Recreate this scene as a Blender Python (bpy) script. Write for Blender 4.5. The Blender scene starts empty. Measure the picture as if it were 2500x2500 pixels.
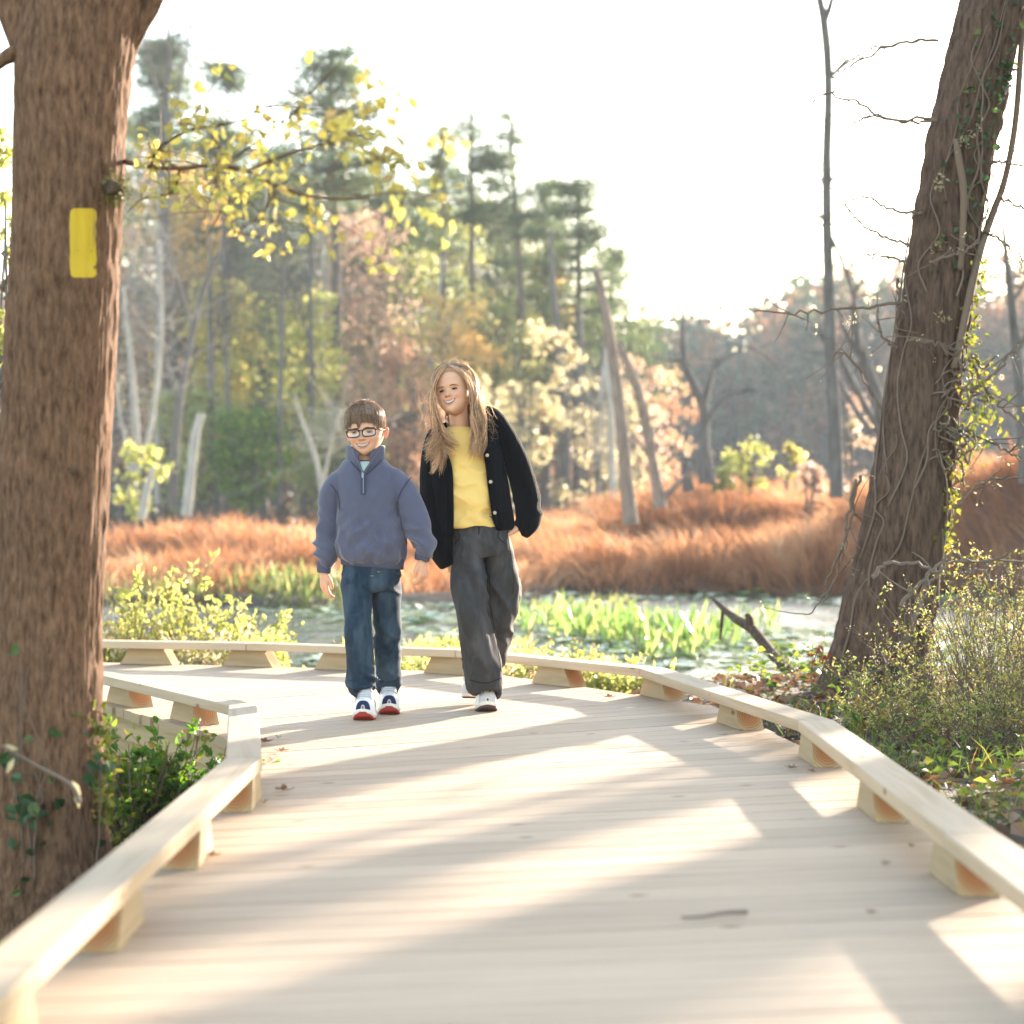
import bpy, math, random
import numpy as np
from mathutils import Vector, Matrix
R = math.radians
PI = math.pi
S = bpy.context.scene
COL = S.collection

# ------------------------------------------------------------------ camera, sky, sun, exposure
CAM_H = 0.85          # a crouching photographer, metres above the deck
FPX = 5208.0          # 50 mm lens on a 24 mm wide crop, in pixels of the 2500 px photograph
HOR = 1230.0          # row of the horizon
cd = bpy.data.cameras.new('camera')
cam = bpy.data.objects.new('camera', cd); COL.objects.link(cam)
cd.sensor_fit = 'HORIZONTAL'; cd.sensor_width = 24.0; cd.lens = 50.0
cd.clip_start = 0.1; cd.clip_end = 3000
cam.location = (0, 0, CAM_H)
cam.rotation_euler = (R(90) - math.atan(20 / FPX), 0, 0)
cd.dof.use_dof = True; cd.dof.focus_distance = 8.45; cd.dof.aperture_fstop = 1.9
S.camera = cam

HAZE = 0.00055
SUN_EL, SUN_AZ = 12.0, 32.5      # elevation; degrees to the right of the viewing direction
w = bpy.data.worlds.new('World'); S.world = w; w.use_nodes = True
nt = w.node_tree
sk = nt.nodes.new('ShaderNodeTexSky'); sk.sky_type = 'NISHITA'; sk.sun_disc = False
sk.sun_elevation = R(SUN_EL); sk.sun_rotation = R(SUN_AZ)
sk.altitude = 100; sk.air_density = 1.0; sk.dust_density = 0.8; sk.ozone_density = 1.0
bg = nt.nodes['Background']; bg.inputs['Strength'].default_value = 0.15
nt.links.new(sk.outputs[0], bg.inputs[0])

sl = bpy.data.lights.new('sun', 'SUN'); sun = bpy.data.objects.new('sun', sl); COL.objects.link(sun)
sl.energy = 4.2; sl.angle = R(0.9); sl.color = (1.0, 0.94, 0.85)
_sd = Vector((math.sin(R(SUN_AZ)) * math.cos(R(SUN_EL)), math.cos(R(SUN_AZ)) * math.cos(R(SUN_EL)), math.sin(R(SUN_EL))))
sun.rotation_euler = _sd.to_track_quat('Z', 'Y').to_euler()
sun.location = (20, 30, 40)

S.view_settings.view_transform = 'Standard'; S.view_settings.look = 'None'
S.view_settings.exposure = 2.6; S.view_settings.gamma = 1.0
S.view_settings.use_curve_mapping = False
S.view_settings.use_white_balance = True; S.view_settings.white_balance_temperature = 7350; S.view_settings.white_balance_tint = 13   # set for the shade, as the photograph is
S.render.engine = 'CYCLES'
cy = S.cycles
cy.use_denoising = True
cy.max_bounces = 7; cy.diffuse_bounces = 3; cy.glossy_bounces = 3; cy.transmission_bounces = 5
cy.volume_bounces = 1; cy.transparent_max_bounces = 8
cy.sample_clamp_indirect = 4.0; cy.caustics_reflective = False; cy.caustics_refractive = False
cy.volume_step_rate = 4.0

# ------------------------------------------------------------------ helpers
rng = np.random.default_rng(7)
random.seed(7)

def at(px, py, d):
    """A point of the place from where the photograph shows it and how far away it is."""
    return np.array([(px - 1250.0) / FPX * d, d, CAM_H - (py - HOR) / FPX * d])

def vnoise(p, seed=0):
    """Value noise in 3-D, -1..1."""
    p = np.asarray(p, float)
    i = np.floor(p).astype(np.int64); f = p - i
    f = f * f * (3 - 2 * f)
    out = np.zeros(len(p))
    for dx in (0, 1):
        for dy in (0, 1):
            for dz in (0, 1):
                h = (i[:, 0] + dx) * 374761393 + (i[:, 1] + dy) * 668265263 + (i[:, 2] + dz) * 2147483647 + seed * 974711
                h = (h ^ (h >> 13)) * 1274126177
                h = (h ^ (h >> 16)) & 0xffff
                wx = f[:, 0] if dx else 1 - f[:, 0]
                wy = f[:, 1] if dy else 1 - f[:, 1]
                wz = f[:, 2] if dz else 1 - f[:, 2]
                out += wx * wy * wz * (h / 32767.5 - 1)
    return out

def fbm(p, octs=4, seed=0):
    p = np.asarray(p, float); o = 0; a = 1.0; t = 0
    for k in range(octs):
        o = o + a * vnoise(p * (2.03 ** k) + 17.3 * k, seed + k); t += a; a *= 0.5
    return o / t

class MB:
    """Collects vertices and faces (3 or 4 corners) and links them as one mesh object."""
    def __init__(s): s.v = []; s.f4 = []; s.f3 = []; s.n = 0; s.m4 = []; s.m3 = []
    def add(s, v, f4=None, f3=None, mi=0):
        v = np.asarray(v, float).reshape(-1, 3)
        if f4 is not None and len(f4):
            f4 = np.asarray(f4, np.int64).reshape(-1, 4) + s.n; s.f4.append(f4); s.m4.append(np.full(len(f4), mi))
        if f3 is not None and len(f3):
            f3 = np.asarray(f3, np.int64).reshape(-1, 3) + s.n; s.f3.append(f3); s.m3.append(np.full(len(f3), mi))
        s.v.append(v); s.n += len(v)
    def mesh(s, name, smooth=False):
        me = bpy.data.meshes.new(name)
        v = np.concatenate(s.v) if s.v else np.zeros((0, 3))
        f4 = np.concatenate(s.f4) if s.f4 else np.zeros((0, 4), np.int64)
        f3 = np.concatenate(s.f3) if s.f3 else np.zeros((0, 3), np.int64)
        mi = np.concatenate(s.m4 + s.m3) if (s.m4 or s.m3) else np.zeros(0)
        me.vertices.add(len(v)); me.vertices.foreach_set('co', v.astype(np.float32).ravel())
        nl = len(f4) * 4 + len(f3) * 3
        me.loops.add(nl); me.loops.foreach_set('vertex_index', np.concatenate([f4.ravel(), f3.ravel()]).astype(np.int32))
        me.polygons.add(len(f4) + len(f3))
        st = np.concatenate([np.arange(len(f4)) * 4, len(f4) * 4 + np.arange(len(f3)) * 3])
        me.polygons.foreach_set('loop_start', st.astype(np.int32))
        me.polygons.foreach_set('material_index', mi.astype(np.int32))
        me.polygons.foreach_set('use_smooth', np.full(len(f4) + len(f3), bool(smooth)))
        me.update(calc_edges=True); me.validate()
        return me
    def build(s, name, mats, parent=None, smooth=False, origin=None):
        if origin is not None:
            o_ = np.asarray(origin, float); s.v = [a - o_ for a in s.v]
        me = s.mesh(name, smooth)
        return link(name, me, mats, parent, origin)

def link(name, me, mats, parent=None, origin=None):
    for m in (mats if isinstance(mats, (list, tuple)) else [mats]):
        if m is not None: me.materials.append(m)
    o = bpy.data.objects.new(name, me); COL.objects.link(o)
    if parent is not None: o.parent = parent
    if origin is not None:
        o.location = Vector(origin) - (world_loc(parent) if parent is not None else Vector((0, 0, 0)))
    elif parent is not None:
        o.location = -world_loc(parent)
    return o

def world_loc(o):
    l = Vector((0, 0, 0))
    while o is not None:
        l += o.location; o = o.parent
    return l

def empty(name, loc=(0, 0, 0)):
    o = bpy.data.objects.new(name, None); COL.objects.link(o); o.location = loc; o.empty_display_size = 0.1
    return o

def tag(o, label=None, cat=None, group=None, kind=None):
    if label: o['label'] = label
    if cat: o['category'] = cat
    if group: o['group'] = group
    if kind: o['kind'] = kind
    return o

def thing(name, loc, label, cat, group=None): return tag(empty(name, loc), label, cat, group)

def spline(pts, n):
    """Catmull-Rom through rows of pts, n samples."""
    P = np.asarray(pts, float)
    if len(P) == 2:
        t = np.linspace(0, 1, n)[:, None]; return P[0] * (1 - t) + P[1] * t
    Q = np.vstack([2 * P[0] - P[1], P, 2 * P[-1] - P[-2]])
    s = np.linspace(0, len(P) - 1 - 1e-9, n); i = np.floor(s).astype(int); t = (s - i)[:, None]
    a, b, c, d = Q[i], Q[i + 1], Q[i + 2], Q[i + 3]
    return 0.5 * (2 * b + (c - a) * t + (2 * a - 5 * b + 4 * c - d) * t ** 2 + (3 * b - a - 3 * c + d) * t ** 3)

def grid_faces(nr, nc, closed=True, off=0):
    """quads between nr rows of nc columns"""
    i = np.arange(nr - 1)[:, None]; j = np.arange(nc if closed else nc - 1)[None, :]
    j2 = (j + 1) % nc
    f = np.stack([i * nc + j, i * nc + j2, (i + 1) * nc + j2, (i + 1) * nc + j], -1).reshape(-1, 4)
    return f + off

def frames(path, ref=(1, 0, 0)):
    """Side and depth axes along a path; the side axis stays near ref."""
    T = np.gradient(path, axis=0); T /= np.linalg.norm(T, axis=1)[:, None] + 1e-12
    r = np.tile(np.asarray(ref, float), (len(path), 1))
    dep = np.cross(r, T); ln = np.linalg.norm(dep, axis=1)[:, None]
    dep = np.where(ln > 1e-3, dep / (ln + 1e-12), np.array([0, 1.0, 0]))
    side = np.cross(T, dep)
    return T, side, dep

def tube(mb, path, rad, ns=8, ref=None, caps=True, ry=None, mi=0, flat=False):
    """A tube along a path (n,3) with radii rad (n,), elliptic when ry is given."""
    path = np.asarray(path, float); n = len(path)
    rad = np.broadcast_to(np.asarray(rad, float), (n,)); ry = rad if ry is None else np.broadcast_to(np.asarray(ry, float), (n,))
    if ref is None:
        d = path[-1] - path[0]; ref = (1, 0, 0) if abs(d[0]) < 0.8 * np.linalg.norm(d) else (0, 1, 0)
    T, sd, dp = frames(path, ref)
    if flat: sd = np.tile([1.0, 0, 0], (n, 1)); dp = np.tile([0, -1.0 if path[-1][2] > path[0][2] else 1.0, 0], (n, 1))
    a = np.arange(ns) / ns * 2 * PI
    v = path[:, None, :] + sd[:, None, :] * (np.cos(a)[None, :, None] * rad[:, None, None]) + dp[:, None, :] * (np.sin(a)[None, :, None] * ry[:, None, None])
    v = v.reshape(-1, 3)
    f = grid_faces(n, ns)
    f3 = None
    if caps:
        v = np.vstack([v, path[0], path[-1]]); b = n * ns
        j = np.arange(ns); j2 = (j + 1) % ns
        f3 = np.vstack([np.stack([np.full(ns, b), j2, j], 1), np.stack([np.full(ns, b + 1), (n - 1) * ns + j, (n - 1) * ns + j2], 1)])
    mb.add(v, f, f3, mi)

def tubes3(mb, starts, mids, ends, r0, r1, mi=0):
    """Many thin three-sided tubes at once: start, mid and end points (n,3)."""
    n = len(starts)
    t = np.linspace(0, 1, 4)[None, :, None]
    a, b, c = (np.asarray(q, float)[:, None, :] for q in (starts, mids, ends))
    p = (1 - t) ** 2 * a + 2 * t * (1 - t) * b + t ** 2 * c
    strips(mb, p, r0, r1, mi)

def strips(mb, p, r0, r1, mi=0):
    """Many three-sided tubes along paths p (n,k,3) whose radius runs from r0 to r1."""
    n, k, _ = p.shape
    T = np.gradient(p, axis=1); T /= np.linalg.norm(T, axis=2)[..., None] + 1e-12
    ref = np.where(np.abs(T[..., 2:3]) < 0.9, np.array([0, 0, 1.0]), np.array([1.0, 0, 0]))
    s = np.cross(T, ref); s /= np.linalg.norm(s, axis=2)[..., None] + 1e-12
    u = np.cross(T, s)
    r = (np.asarray(r0).reshape(-1, 1) * (1 - np.linspace(0, 1, k)) + np.asarray(r1).reshape(-1, 1) * np.linspace(0, 1, k))
    r = np.broadcast_to(r, (n, k))[..., None, None]
    an = np.array([0, 2 * PI / 3, 4 * PI / 3])
    v = p[:, :, None, :] + r * (s[:, :, None, :] * np.cos(an)[None, None, :, None] + u[:, :, None, :] * np.sin(an)[None, None, :, None])
    f = grid_faces(k, 3)
    f = (f[None] + (np.arange(n) * k * 3)[:, None, None]).reshape(-1, 4)
    mb.add(v.reshape(-1, 3), f, None, mi)

def unit(v): return v / (np.linalg.norm(v, axis=-1, keepdims=True) + 1e-12)

def leaves(mb, c, size, nrm=None, dirn=None, ratio=0.5, g=None, mi=0, fold=0.15, fine=False):
    """Leaf blades at c (n,3): four corners each, pointed at the tip and folded a little along the rib."""
    g = g or rng; n = len(c); c = np.asarray(c, float)
    if n == 0: return
    d = unit(g.normal(size=(n, 3)) if dirn is None else np.asarray(dirn, float) + 0.0)
    q = unit(g.normal(size=(n, 3)) if nrm is None else np.asarray(nrm, float))
    s = unit(np.cross(d, q)); q = np.cross(s, d)
    L = np.broadcast_to(np.asarray(size, float), (n,))[:, None]; W = L * ratio
    if fine:
        prof = [(0, 0), (.22, .40), (.48, .52), (.78, .27), (1.0, 0)]; rows = []
        for (t, h) in prof: rows.append(c + d * L * t - q * L * .25 * t * t)
        rt_ = [rows[i] + s * W * prof[i][1] + q * L * fold for i in (1, 2, 3)]; lf_ = [rows[i] - s * W * prof[i][1] + q * L * fold for i in (1, 2, 3)]
        v = np.stack([rows[0]] + rt_ + [rows[4]] + lf_[::-1] + [rows[2]], 1).reshape(-1, 3); k = np.arange(n)[:, None] * 9
        mb.add(v, None, np.concatenate([k + np.array([[8, j, (j + 1) % 8]]) for j in range(8)]), mi); return
    a = c; b = c + d * L * 0.45 + s * W * 0.5 + q * L * fold; t = c + d * L; e = c + d * L * 0.45 - s * W * 0.5 + q * L * fold
    v = np.stack([a, b, t, e], 1).reshape(-1, 3)
    k = np.arange(n)[:, None] * 4
    mb.add(v, None, np.concatenate([k + np.array([[0, 1, 2]]), k + np.array([[0, 2, 3]])]), mi)

def blades(mb, base, tip, width, bend=None, mi=0):
    """Grass blades: a narrow quad and a pointed end each."""
    n = len(base); d = tip - base
    side = unit(np.cross(d, rng.normal(size=(n, 3)))) * np.broadcast_to(np.asarray(width, float), (n,))[:, None] * 0.5
    m = base + d * 0.55 + (np.array([0, 0, 0.12]) * np.linalg.norm(d, axis=1)[:, None] if bend is None else bend)
    v = np.stack([base - side, base + side, m + side * 0.8, m - side * 0.8, tip], 1).reshape(-1, 3)
    k = np.arange(n)[:, None] * 5
    mb.add(v, k + np.array([[0, 1, 2, 3]]), k + np.array([[3, 2, 4]]), mi)

def remesh(mb, voxel, smooth=6, fac=0.5):
    """Fuses the shapes of mb into one closed skin (voxel remesh) and smooths it; returns vertices, quads."""
    me = mb.mesh('tmp'); o = bpy.data.objects.new('tmp', me); COL.objects.link(o)
    m = o.modifiers.new('r', 'REMESH'); m.mode = 'VOXEL'; m.voxel_size = voxel; m.use_smooth_shade = True
    if smooth:
        q = o.modifiers.new('s', 'SMOOTH'); q.factor = fac; q.iterations = smooth
    dg = bpy.context.evaluated_depsgraph_get()
    e = o.evaluated_get(dg); m2 = e.to_mesh()
    v = np.empty(len(m2.vertices) * 3, np.float32); m2.vertices.foreach_get('co', v)
    nv = np.empty(len(m2.vertices) * 3, np.float32); m2.vertices.foreach_get('normal', nv)
    lt = np.empty(len(m2.polygons), np.int32); m2.polygons.foreach_get('loop_total', lt)
    lv = np.empty(len(m2.loops), np.int32); m2.loops.foreach_get('vertex_index', lv)
    ls = np.empty(len(m2.polygons), np.int32); m2.polygons.foreach_get('loop_start', ls)
    i4 = ls[lt == 4]; i3 = ls[lt == 3]
    f4 = np.stack([lv[i4 + k] for k in range(4)], 1) if len(i4) else None
    f3 = np.stack([lv[i3 + k] for k in range(3)], 1) if len(i3) else None
    e.to_mesh_clear(); bpy.data.objects.remove(o); bpy.data.meshes.remove(me)
    return v.reshape(-1, 3).astype(float), nv.reshape(-1, 3).astype(float), f4, f3

# ------------------------------------------------------------------ materials
def newmat(name):
    m = bpy.data.materials.new(name); m.use_nodes = True
    n = m.node_tree.nodes; l = m.node_tree.links
    return m, n, l, n['Principled BSDF']

def ramp(n, stops):
    r = n.new('ShaderNodeValToRGB'); e = r.color_ramp.elements
    while len(e) < len(stops): e.new(0.5)
    for k, (p, c) in enumerate(stops):
        e[k].position = p; e[k].color = (*c, 1)
    return r

def noise_node(n, l, scale, detail=4, vec=None, mapping=None, coord='Object', rough=0.55):
    tc = n.new('ShaderNodeTexCoord'); mp = n.new('ShaderNodeMapping'); ns = n.new('ShaderNodeTexNoise')
    ns.inputs['Scale'].default_value = scale; ns.inputs['Detail'].default_value = detail; ns.inputs['Roughness'].default_value = rough
    if mapping: mp.inputs['Scale'].default_value = mapping
    l.new(tc.outputs[coord], mp.inputs[0]); l.new(mp.outputs[0], ns.inputs[0])
    return ns

def bump(n, l, src, strength, dist, bsdf):
    b = n.new('ShaderNodeBump'); b.inputs['Strength'].default_value = strength; b.inputs['Distance'].default_value = dist
    l.new(src, b.inputs['Height']); l.new(b.outputs[0], bsdf.inputs['Normal']); return b

def plain(name, c, rough=0.6, spec=0.3, metallic=0.0, bumpy=None):
    m, n, l, b = newmat(name)
    b.inputs['Base Color'].default_value = (*c, 1); b.inputs['Roughness'].default_value = rough
    b.inputs['Specular IOR Level'].default_value = spec; b.inputs['Metallic'].default_value = metallic
    if bumpy:
        ns = noise_node(n, l, bumpy[0]); bump(n, l, ns.outputs[0], bumpy[1], bumpy[2], b)
    return m

def leafmat(name, stops, trans=0.55, rough=0.45, spec=0.35, patch=None):
    """Thin leaf: each blade gets its own colour from the ramp; light shines through."""
    m, n, l, b = newmat(name)
    g = n.new('ShaderNodeNewGeometry'); r = ramp(n, stops); l.new(g.outputs['Random Per Island'], r.inputs[0])
    if patch:   # neighbouring blades share a tint
        ns = noise_node(n, l, patch, 2); mr = n.new('ShaderNodeMapRange'); mr.inputs['From Min'].default_value = .32; mr.inputs['From Max'].default_value = .68; l.new(ns.outputs[0], mr.inputs['Value'])
        mm = n.new('ShaderNodeMix'); mm.inputs[0].default_value = .78; l.new(g.outputs['Random Per Island'], mm.inputs[2]); l.new(mr.outputs[0], mm.inputs[3]); l.new(mm.outputs[0], r.inputs[0])
    l.new(r.outputs[0], b.inputs['Base Color']); b.inputs['Roughness'].default_value = rough; b.inputs['Specular IOR Level'].default_value = spec
    t = n.new('ShaderNodeBsdfTranslucent'); mx = n.new('ShaderNodeMixShader'); mx.inputs[0].default_value = trans
    hs = n.new('ShaderNodeHueSaturation'); hs.inputs['Value'].default_value = 1.35; hs.inputs['Saturation'].default_value = 1.1
    l.new(r.outputs[0], hs.inputs['Color']); l.new(hs.outputs[0], t.inputs[0])
    l.new(b.outputs[0], mx.inputs[1]); l.new(t.outputs[0], mx.inputs[2])
    l.new(mx.outputs[0], n['Material Output'].inputs[0])
    return m

def barkmat(name, lo, hi, sx=22, sz=3.0, bstr=0.7, dist=0.02, moss=None):
    m, n, l, b = newmat(name)
    a = noise_node(n, l, 1.0, 6, mapping=(sx, sx, sz), rough=0.65)
    c = noise_node(n, l, 2.2, 3)
    r = ramp(n, [(0.3, lo), (0.5, tuple(0.5 * (x + y) for x, y in zip(lo, hi))), (0.72, hi)])
    l.new(a.outputs[0], r.inputs[0])
    mx = n.new('ShaderNodeMix'); mx.data_type = 'RGBA'; mx.blend_type = 'MULTIPLY'; mx.inputs[0].default_value = 0.5
    r2 = ramp(n, [(0.3, (0.62, 0.6, 0.6)), (0.7, (1, 1, 1))]); l.new(c.outputs[0], r2.inputs[0])
    l.new(r.outputs[0], mx.inputs[6]); l.new(r2.outputs[0], mx.inputs[7]); out = mx.outputs[2]
    if moss:
        q = noise_node(n, l, 3.0, 4); r3 = ramp(n, [(0.56, (0, 0, 0)), (0.7, (1, 1, 1))]); l.new(q.outputs[0], r3.inputs[0])
        m2 = n.new('ShaderNodeMix'); m2.data_type = 'RGBA'; l.new(r3.outputs[0], m2.inputs[0])
        l.new(out, m2.inputs[6]); m2.inputs[7].default_value = (*moss, 1); out = m2.outputs[2]
    l.new(out, b.inputs['Base Color']); b.inputs['Roughness'].default_value = 0.9; b.inputs['Specular IOR Level'].default_value = 0.15
    bump(n, l, a.outputs[0], bstr, dist, b)
    return m

def woodmat(name, base, dark, gx=1.2, gy=26, vary=0.12, rough=0.75, bstr=0.25):
    """Sawn softwood: grain along local X, each board a little lighter or darker."""
    m, n, l, b = newmat(name)
    oi = n.new('ShaderNodeObjectInfo')
    tc = n.new('ShaderNodeTexCoord'); mp = n.new('ShaderNodeMapping'); mp.inputs['Scale'].default_value = (gx, gy, gy)
    add = n.new('ShaderNodeVectorMath'); add.operation = 'ADD'
    sc = n.new('ShaderNodeVectorMath'); sc.operation = 'SCALE'; sc.inputs[0].default_value = (7.3, 3.1, 5.7)
    m10 = n.new('ShaderNodeMath'); m10.operation = 'MULTIPLY'; m10.inputs[1].default_value = 20; l.new(oi.outputs['Random'], m10.inputs[0]); l.new(m10.outputs[0], sc.inputs['Scale'])
    l.new(tc.outputs['Object'], add.inputs[0]); l.new(sc.outputs[0], add.inputs[1]); l.new(add.outputs[0], mp.inputs[0])
    ns = n.new('ShaderNodeTexNoise'); ns.inputs['Scale'].default_value = 1.6; ns.inputs['Detail'].default_value = 5; ns.inputs['Distortion'].default_value = 0.6
    l.new(mp.outputs[0], ns.inputs[0])
    r = ramp(n, [(0.32, dark), (0.52, base), (0.75, tuple(min(1, x * 1.08) for x in base))]); l.new(ns.outputs[0], r.inputs[0])
    hs = n.new('ShaderNodeHueSaturation')
    mr = n.new('ShaderNodeMapRange'); mr.inputs['To Min'].default_value = 1 - vary; mr.inputs['To Max'].default_value = 1 + vary
    l.new(oi.outputs['Random'], mr.inputs['Value']); l.new(mr.outputs[0], hs.inputs['Value'])
    l.new(r.outputs[0], hs.inputs['Color'])
    # knots
    vo = n.new('ShaderNodeTexVoronoi'); vo.inputs['Scale'].default_value = 1.0
    mp2 = n.new('ShaderNodeMapping'); mp2.inputs['Scale'].default_value = (3.2, 8, 8); l.new(add.outputs[0], mp2.inputs[0]); l.new(mp2.outputs[0], vo.inputs[0])
    rk = ramp(n, [(0.03, (1, 1, 1)), (0.10, (0, 0, 0))]); l.new(vo.outputs['Distance'], rk.inputs[0])
    mk = n.new('ShaderNodeMix'); mk.data_type = 'RGBA'; l.new(rk.outputs[0], mk.inputs[0]); l.new(hs.outputs[0], mk.inputs[6]); mk.inputs[7].default_value = (0.17, 0.075, 0.03, 1)
    l.new(mk.outputs[2], b.inputs['Base Color']); b.inputs['Roughness'].default_value = rough; b.inputs['Specular IOR Level'].default_value = 0.25
    bump(n, l, ns.outputs[0], bstr, 0.004, b)
    return m

def endgrain(name, heart, sap, scale=120):
    """Sawn end of a log section: growth rings round the pith, orange heartwood inside pale sapwood. Local X is the log axis."""
    m, n, l, b = newmat(name)
    tc = n.new('ShaderNodeTexCoord'); sp = n.new('ShaderNodeSeparateXYZ'); l.new(tc.outputs['Object'], sp.inputs[0])
    cb = n.new('ShaderNodeCombineXYZ'); l.new(sp.outputs[1], cb.inputs[0]); l.new(sp.outputs[2], cb.inputs[1])
    ns = n.new('ShaderNodeTexNoise'); ns.inputs['Scale'].default_value = 14; l.new(cb.outputs[0], ns.inputs[0])
    ln = n.new('ShaderNodeVectorMath'); ln.operation = 'LENGTH'; l.new(cb.outputs[0], ln.inputs[0])
    ad = n.new('ShaderNodeMath'); ad.operation = 'MULTIPLY_ADD'; ad.inputs[1].default_value = 0.02; l.new(ns.outputs[0], ad.inputs[0]); l.new(ln.outputs['Value'], ad.inputs[2])
    hr = ramp(n, [(0.035, heart), (0.052, tuple(0.6 * x + 0.4 * y for x, y in zip(heart, sap))), (0.06, sap)]); l.new(ad.outputs[0], hr.inputs[0])
    sn = n.new('ShaderNodeMath'); sn.operation = 'MULTIPLY'; sn.inputs[1].default_value = scale * 6.283; l.new(ad.outputs[0], sn.inputs[0])
    s2 = n.new('ShaderNodeMath'); s2.operation = 'SINE'; l.new(sn.outputs[0], s2.inputs[0])
    mr = n.new('ShaderNodeMapRange'); mr.inputs['From Min'].default_value = -1; mr.inputs['To Min'].default_value = 0.72; mr.inputs['To Max'].default_value = 1.08; l.new(s2.outputs[0], mr.inputs['Value'])
    hs = n.new('ShaderNodeHueSaturation'); l.new(mr.outputs[0], hs.inputs['Value']); l.new(hr.outputs[0], hs.inputs['Color'])
    l.new(hs.outputs[0], b.inputs['Base Color']); b.inputs['Roughness'].default_value = 0.85; b.inputs['Specular IOR Level'].default_value = 0.15
    return m
# ------------------------------------------------------------------ ground, pond
def smooth(a, b, x): t = np.clip((x - a) / (b - a), 0, 1); return t * t * (3 - 2 * t)
WATER = -0.55
def shore(x): return 12.7 + 0.9 * smooth(-1.0, -4.0, x) + 1.0 * smooth(1.5, 4.0, x) + 0.35 * np.sin(x * 1.3) - 1.5 * np.exp(-((x - 0.95) / 0.8) ** 2)
def ground_h(x, y):
    x = np.asarray(x, float); y = np.asarray(y, float)
    near = -0.52 + 0.40 * smooth(-0.9, 1.25, x) - 0.2 * smooth(-3, -14, x)
    near = near + 0.05 * fbm(np.stack([x * 0.8, y * 0.8, 0 * x], 1), 3, 3) if x.ndim == 1 else near
    s = shore(x)
    far_edge = 30.6 + 1.6 * np.sin(x * 0.42) + 0.9 * np.sin(x * 1.1 + 1) + 0.5 * np.sin(x * 2.3) + 2.3 * smooth(0, 5, x)
    pond = -0.95
    far = -0.42 + 0.25 * smooth(34, 62, y) + 0.25 * smooth(34, 62, y) * smooth(2, 8, x) + 5.0 * smooth(95, 300, y)
    z = near * (1 - smooth(s - 0.3, s + 1.4, y)) + pond * smooth(s - 0.3, s + 1.4, y)
    z = z * (1 - smooth(far_edge - 1.2, far_edge + 0.8, y)) + far * smooth(far_edge - 1.2, far_edge + 0.8, y)
    side = smooth(16, 26, np.abs(x))
    z = z * (1 - side) + np.maximum(far, -0.3) * side
    return z
nx, ny = 240, 330
gx = np.sinh(np.linspace(-5.6, 5.6, nx)) / np.sinh(5.6) * 380
gy = np.concatenate([np.linspace(-40, 1, 30), np.linspace(1.15, 36, 190), 36 + (np.exp(np.linspace(0.02, 4.0, ny - 220)) - 1) / (math.e ** 4 - 1) * 384])
X, Y = np.meshgrid(gx, gy); X = X.ravel(); Y = Y.ravel()
Z = ground_h(X, Y)
mb = MB(); mb.add(np.stack([X, Y, Z], 1), grid_faces(len(gy), nx, closed=False)[:, ::-1])
m, n, l, b = newmat('leaf_litter_soil')
a = noise_node(n, l, 9, 6); r = ramp(n, [(0.3, (0.028, 0.018, 0.012)), (0.5, (0.065, 0.042, 0.026)), (0.66, (0.055, 0.05, 0.024)), (0.8, (0.11, 0.068, 0.04))])
l.new(a.outputs[0], r.inputs[0]); l.new(r.outputs[0], b.inputs['Base Color']); b.inputs['Roughness'].default_value = 0.95
bump(n, l, a.outputs[0], 0.8, 0.03, b)
tag(mb.build('ground', m, smooth=True), kind='structure')

m, n, l, b = newmat('pond_surface')
b.inputs['Base Color'].default_value = (0.02, 0.028, 0.018, 1); b.inputs['Roughness'].default_value = 0.20; b.inputs['IOR'].default_value = 1.33
a = noise_node(n, l, 3.5, 3, mapping=(1, 0.5, 1)); bump(n, l, a.outputs[0], 1.0, 0.14, b)
mb = MB(); mb.add([(-26, 9, WATER), (26, 9, WATER), (26, 38, WATER), (-26, 38, WATER)], [(0, 1, 2, 3)])
tag(mb.build('pond_water', m), kind='structure')

# ------------------------------------------------------------------ boardwalk
W_DECK = woodmat('deck_board_wood', (0.50, 0.362, 0.250), (0.42, 0.292, 0.195), gx=1.6, gy=60, vary=0.11, bstr=0.15)
W_RAIL = woodmat('kerb_board_wood', (0.47, 0.355, 0.245), (0.40, 0.29, 0.185), gx=0.9, gy=15, vary=0.05)
W_BLOCK = woodmat('block_wood', (0.40, 0.295, 0.18), (0.34, 0.24, 0.14), gx=1.5, gy=22, vary=0.06)
W_JOIST = woodmat('joist_wood', (0.40, 0.30, 0.17), (0.30, 0.22, 0.12), gx=0.8, gy=18, vary=0.05)
W_END = endgrain('block_end_grain', (0.43, 0.19, 0.085), (0.48, 0.335, 0.18))
W_PEND = plain('board_end_wood', (0.36, 0.27, 0.17), 0.9, 0.1, bumpy=(60, 0.5, 0.004))

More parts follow.
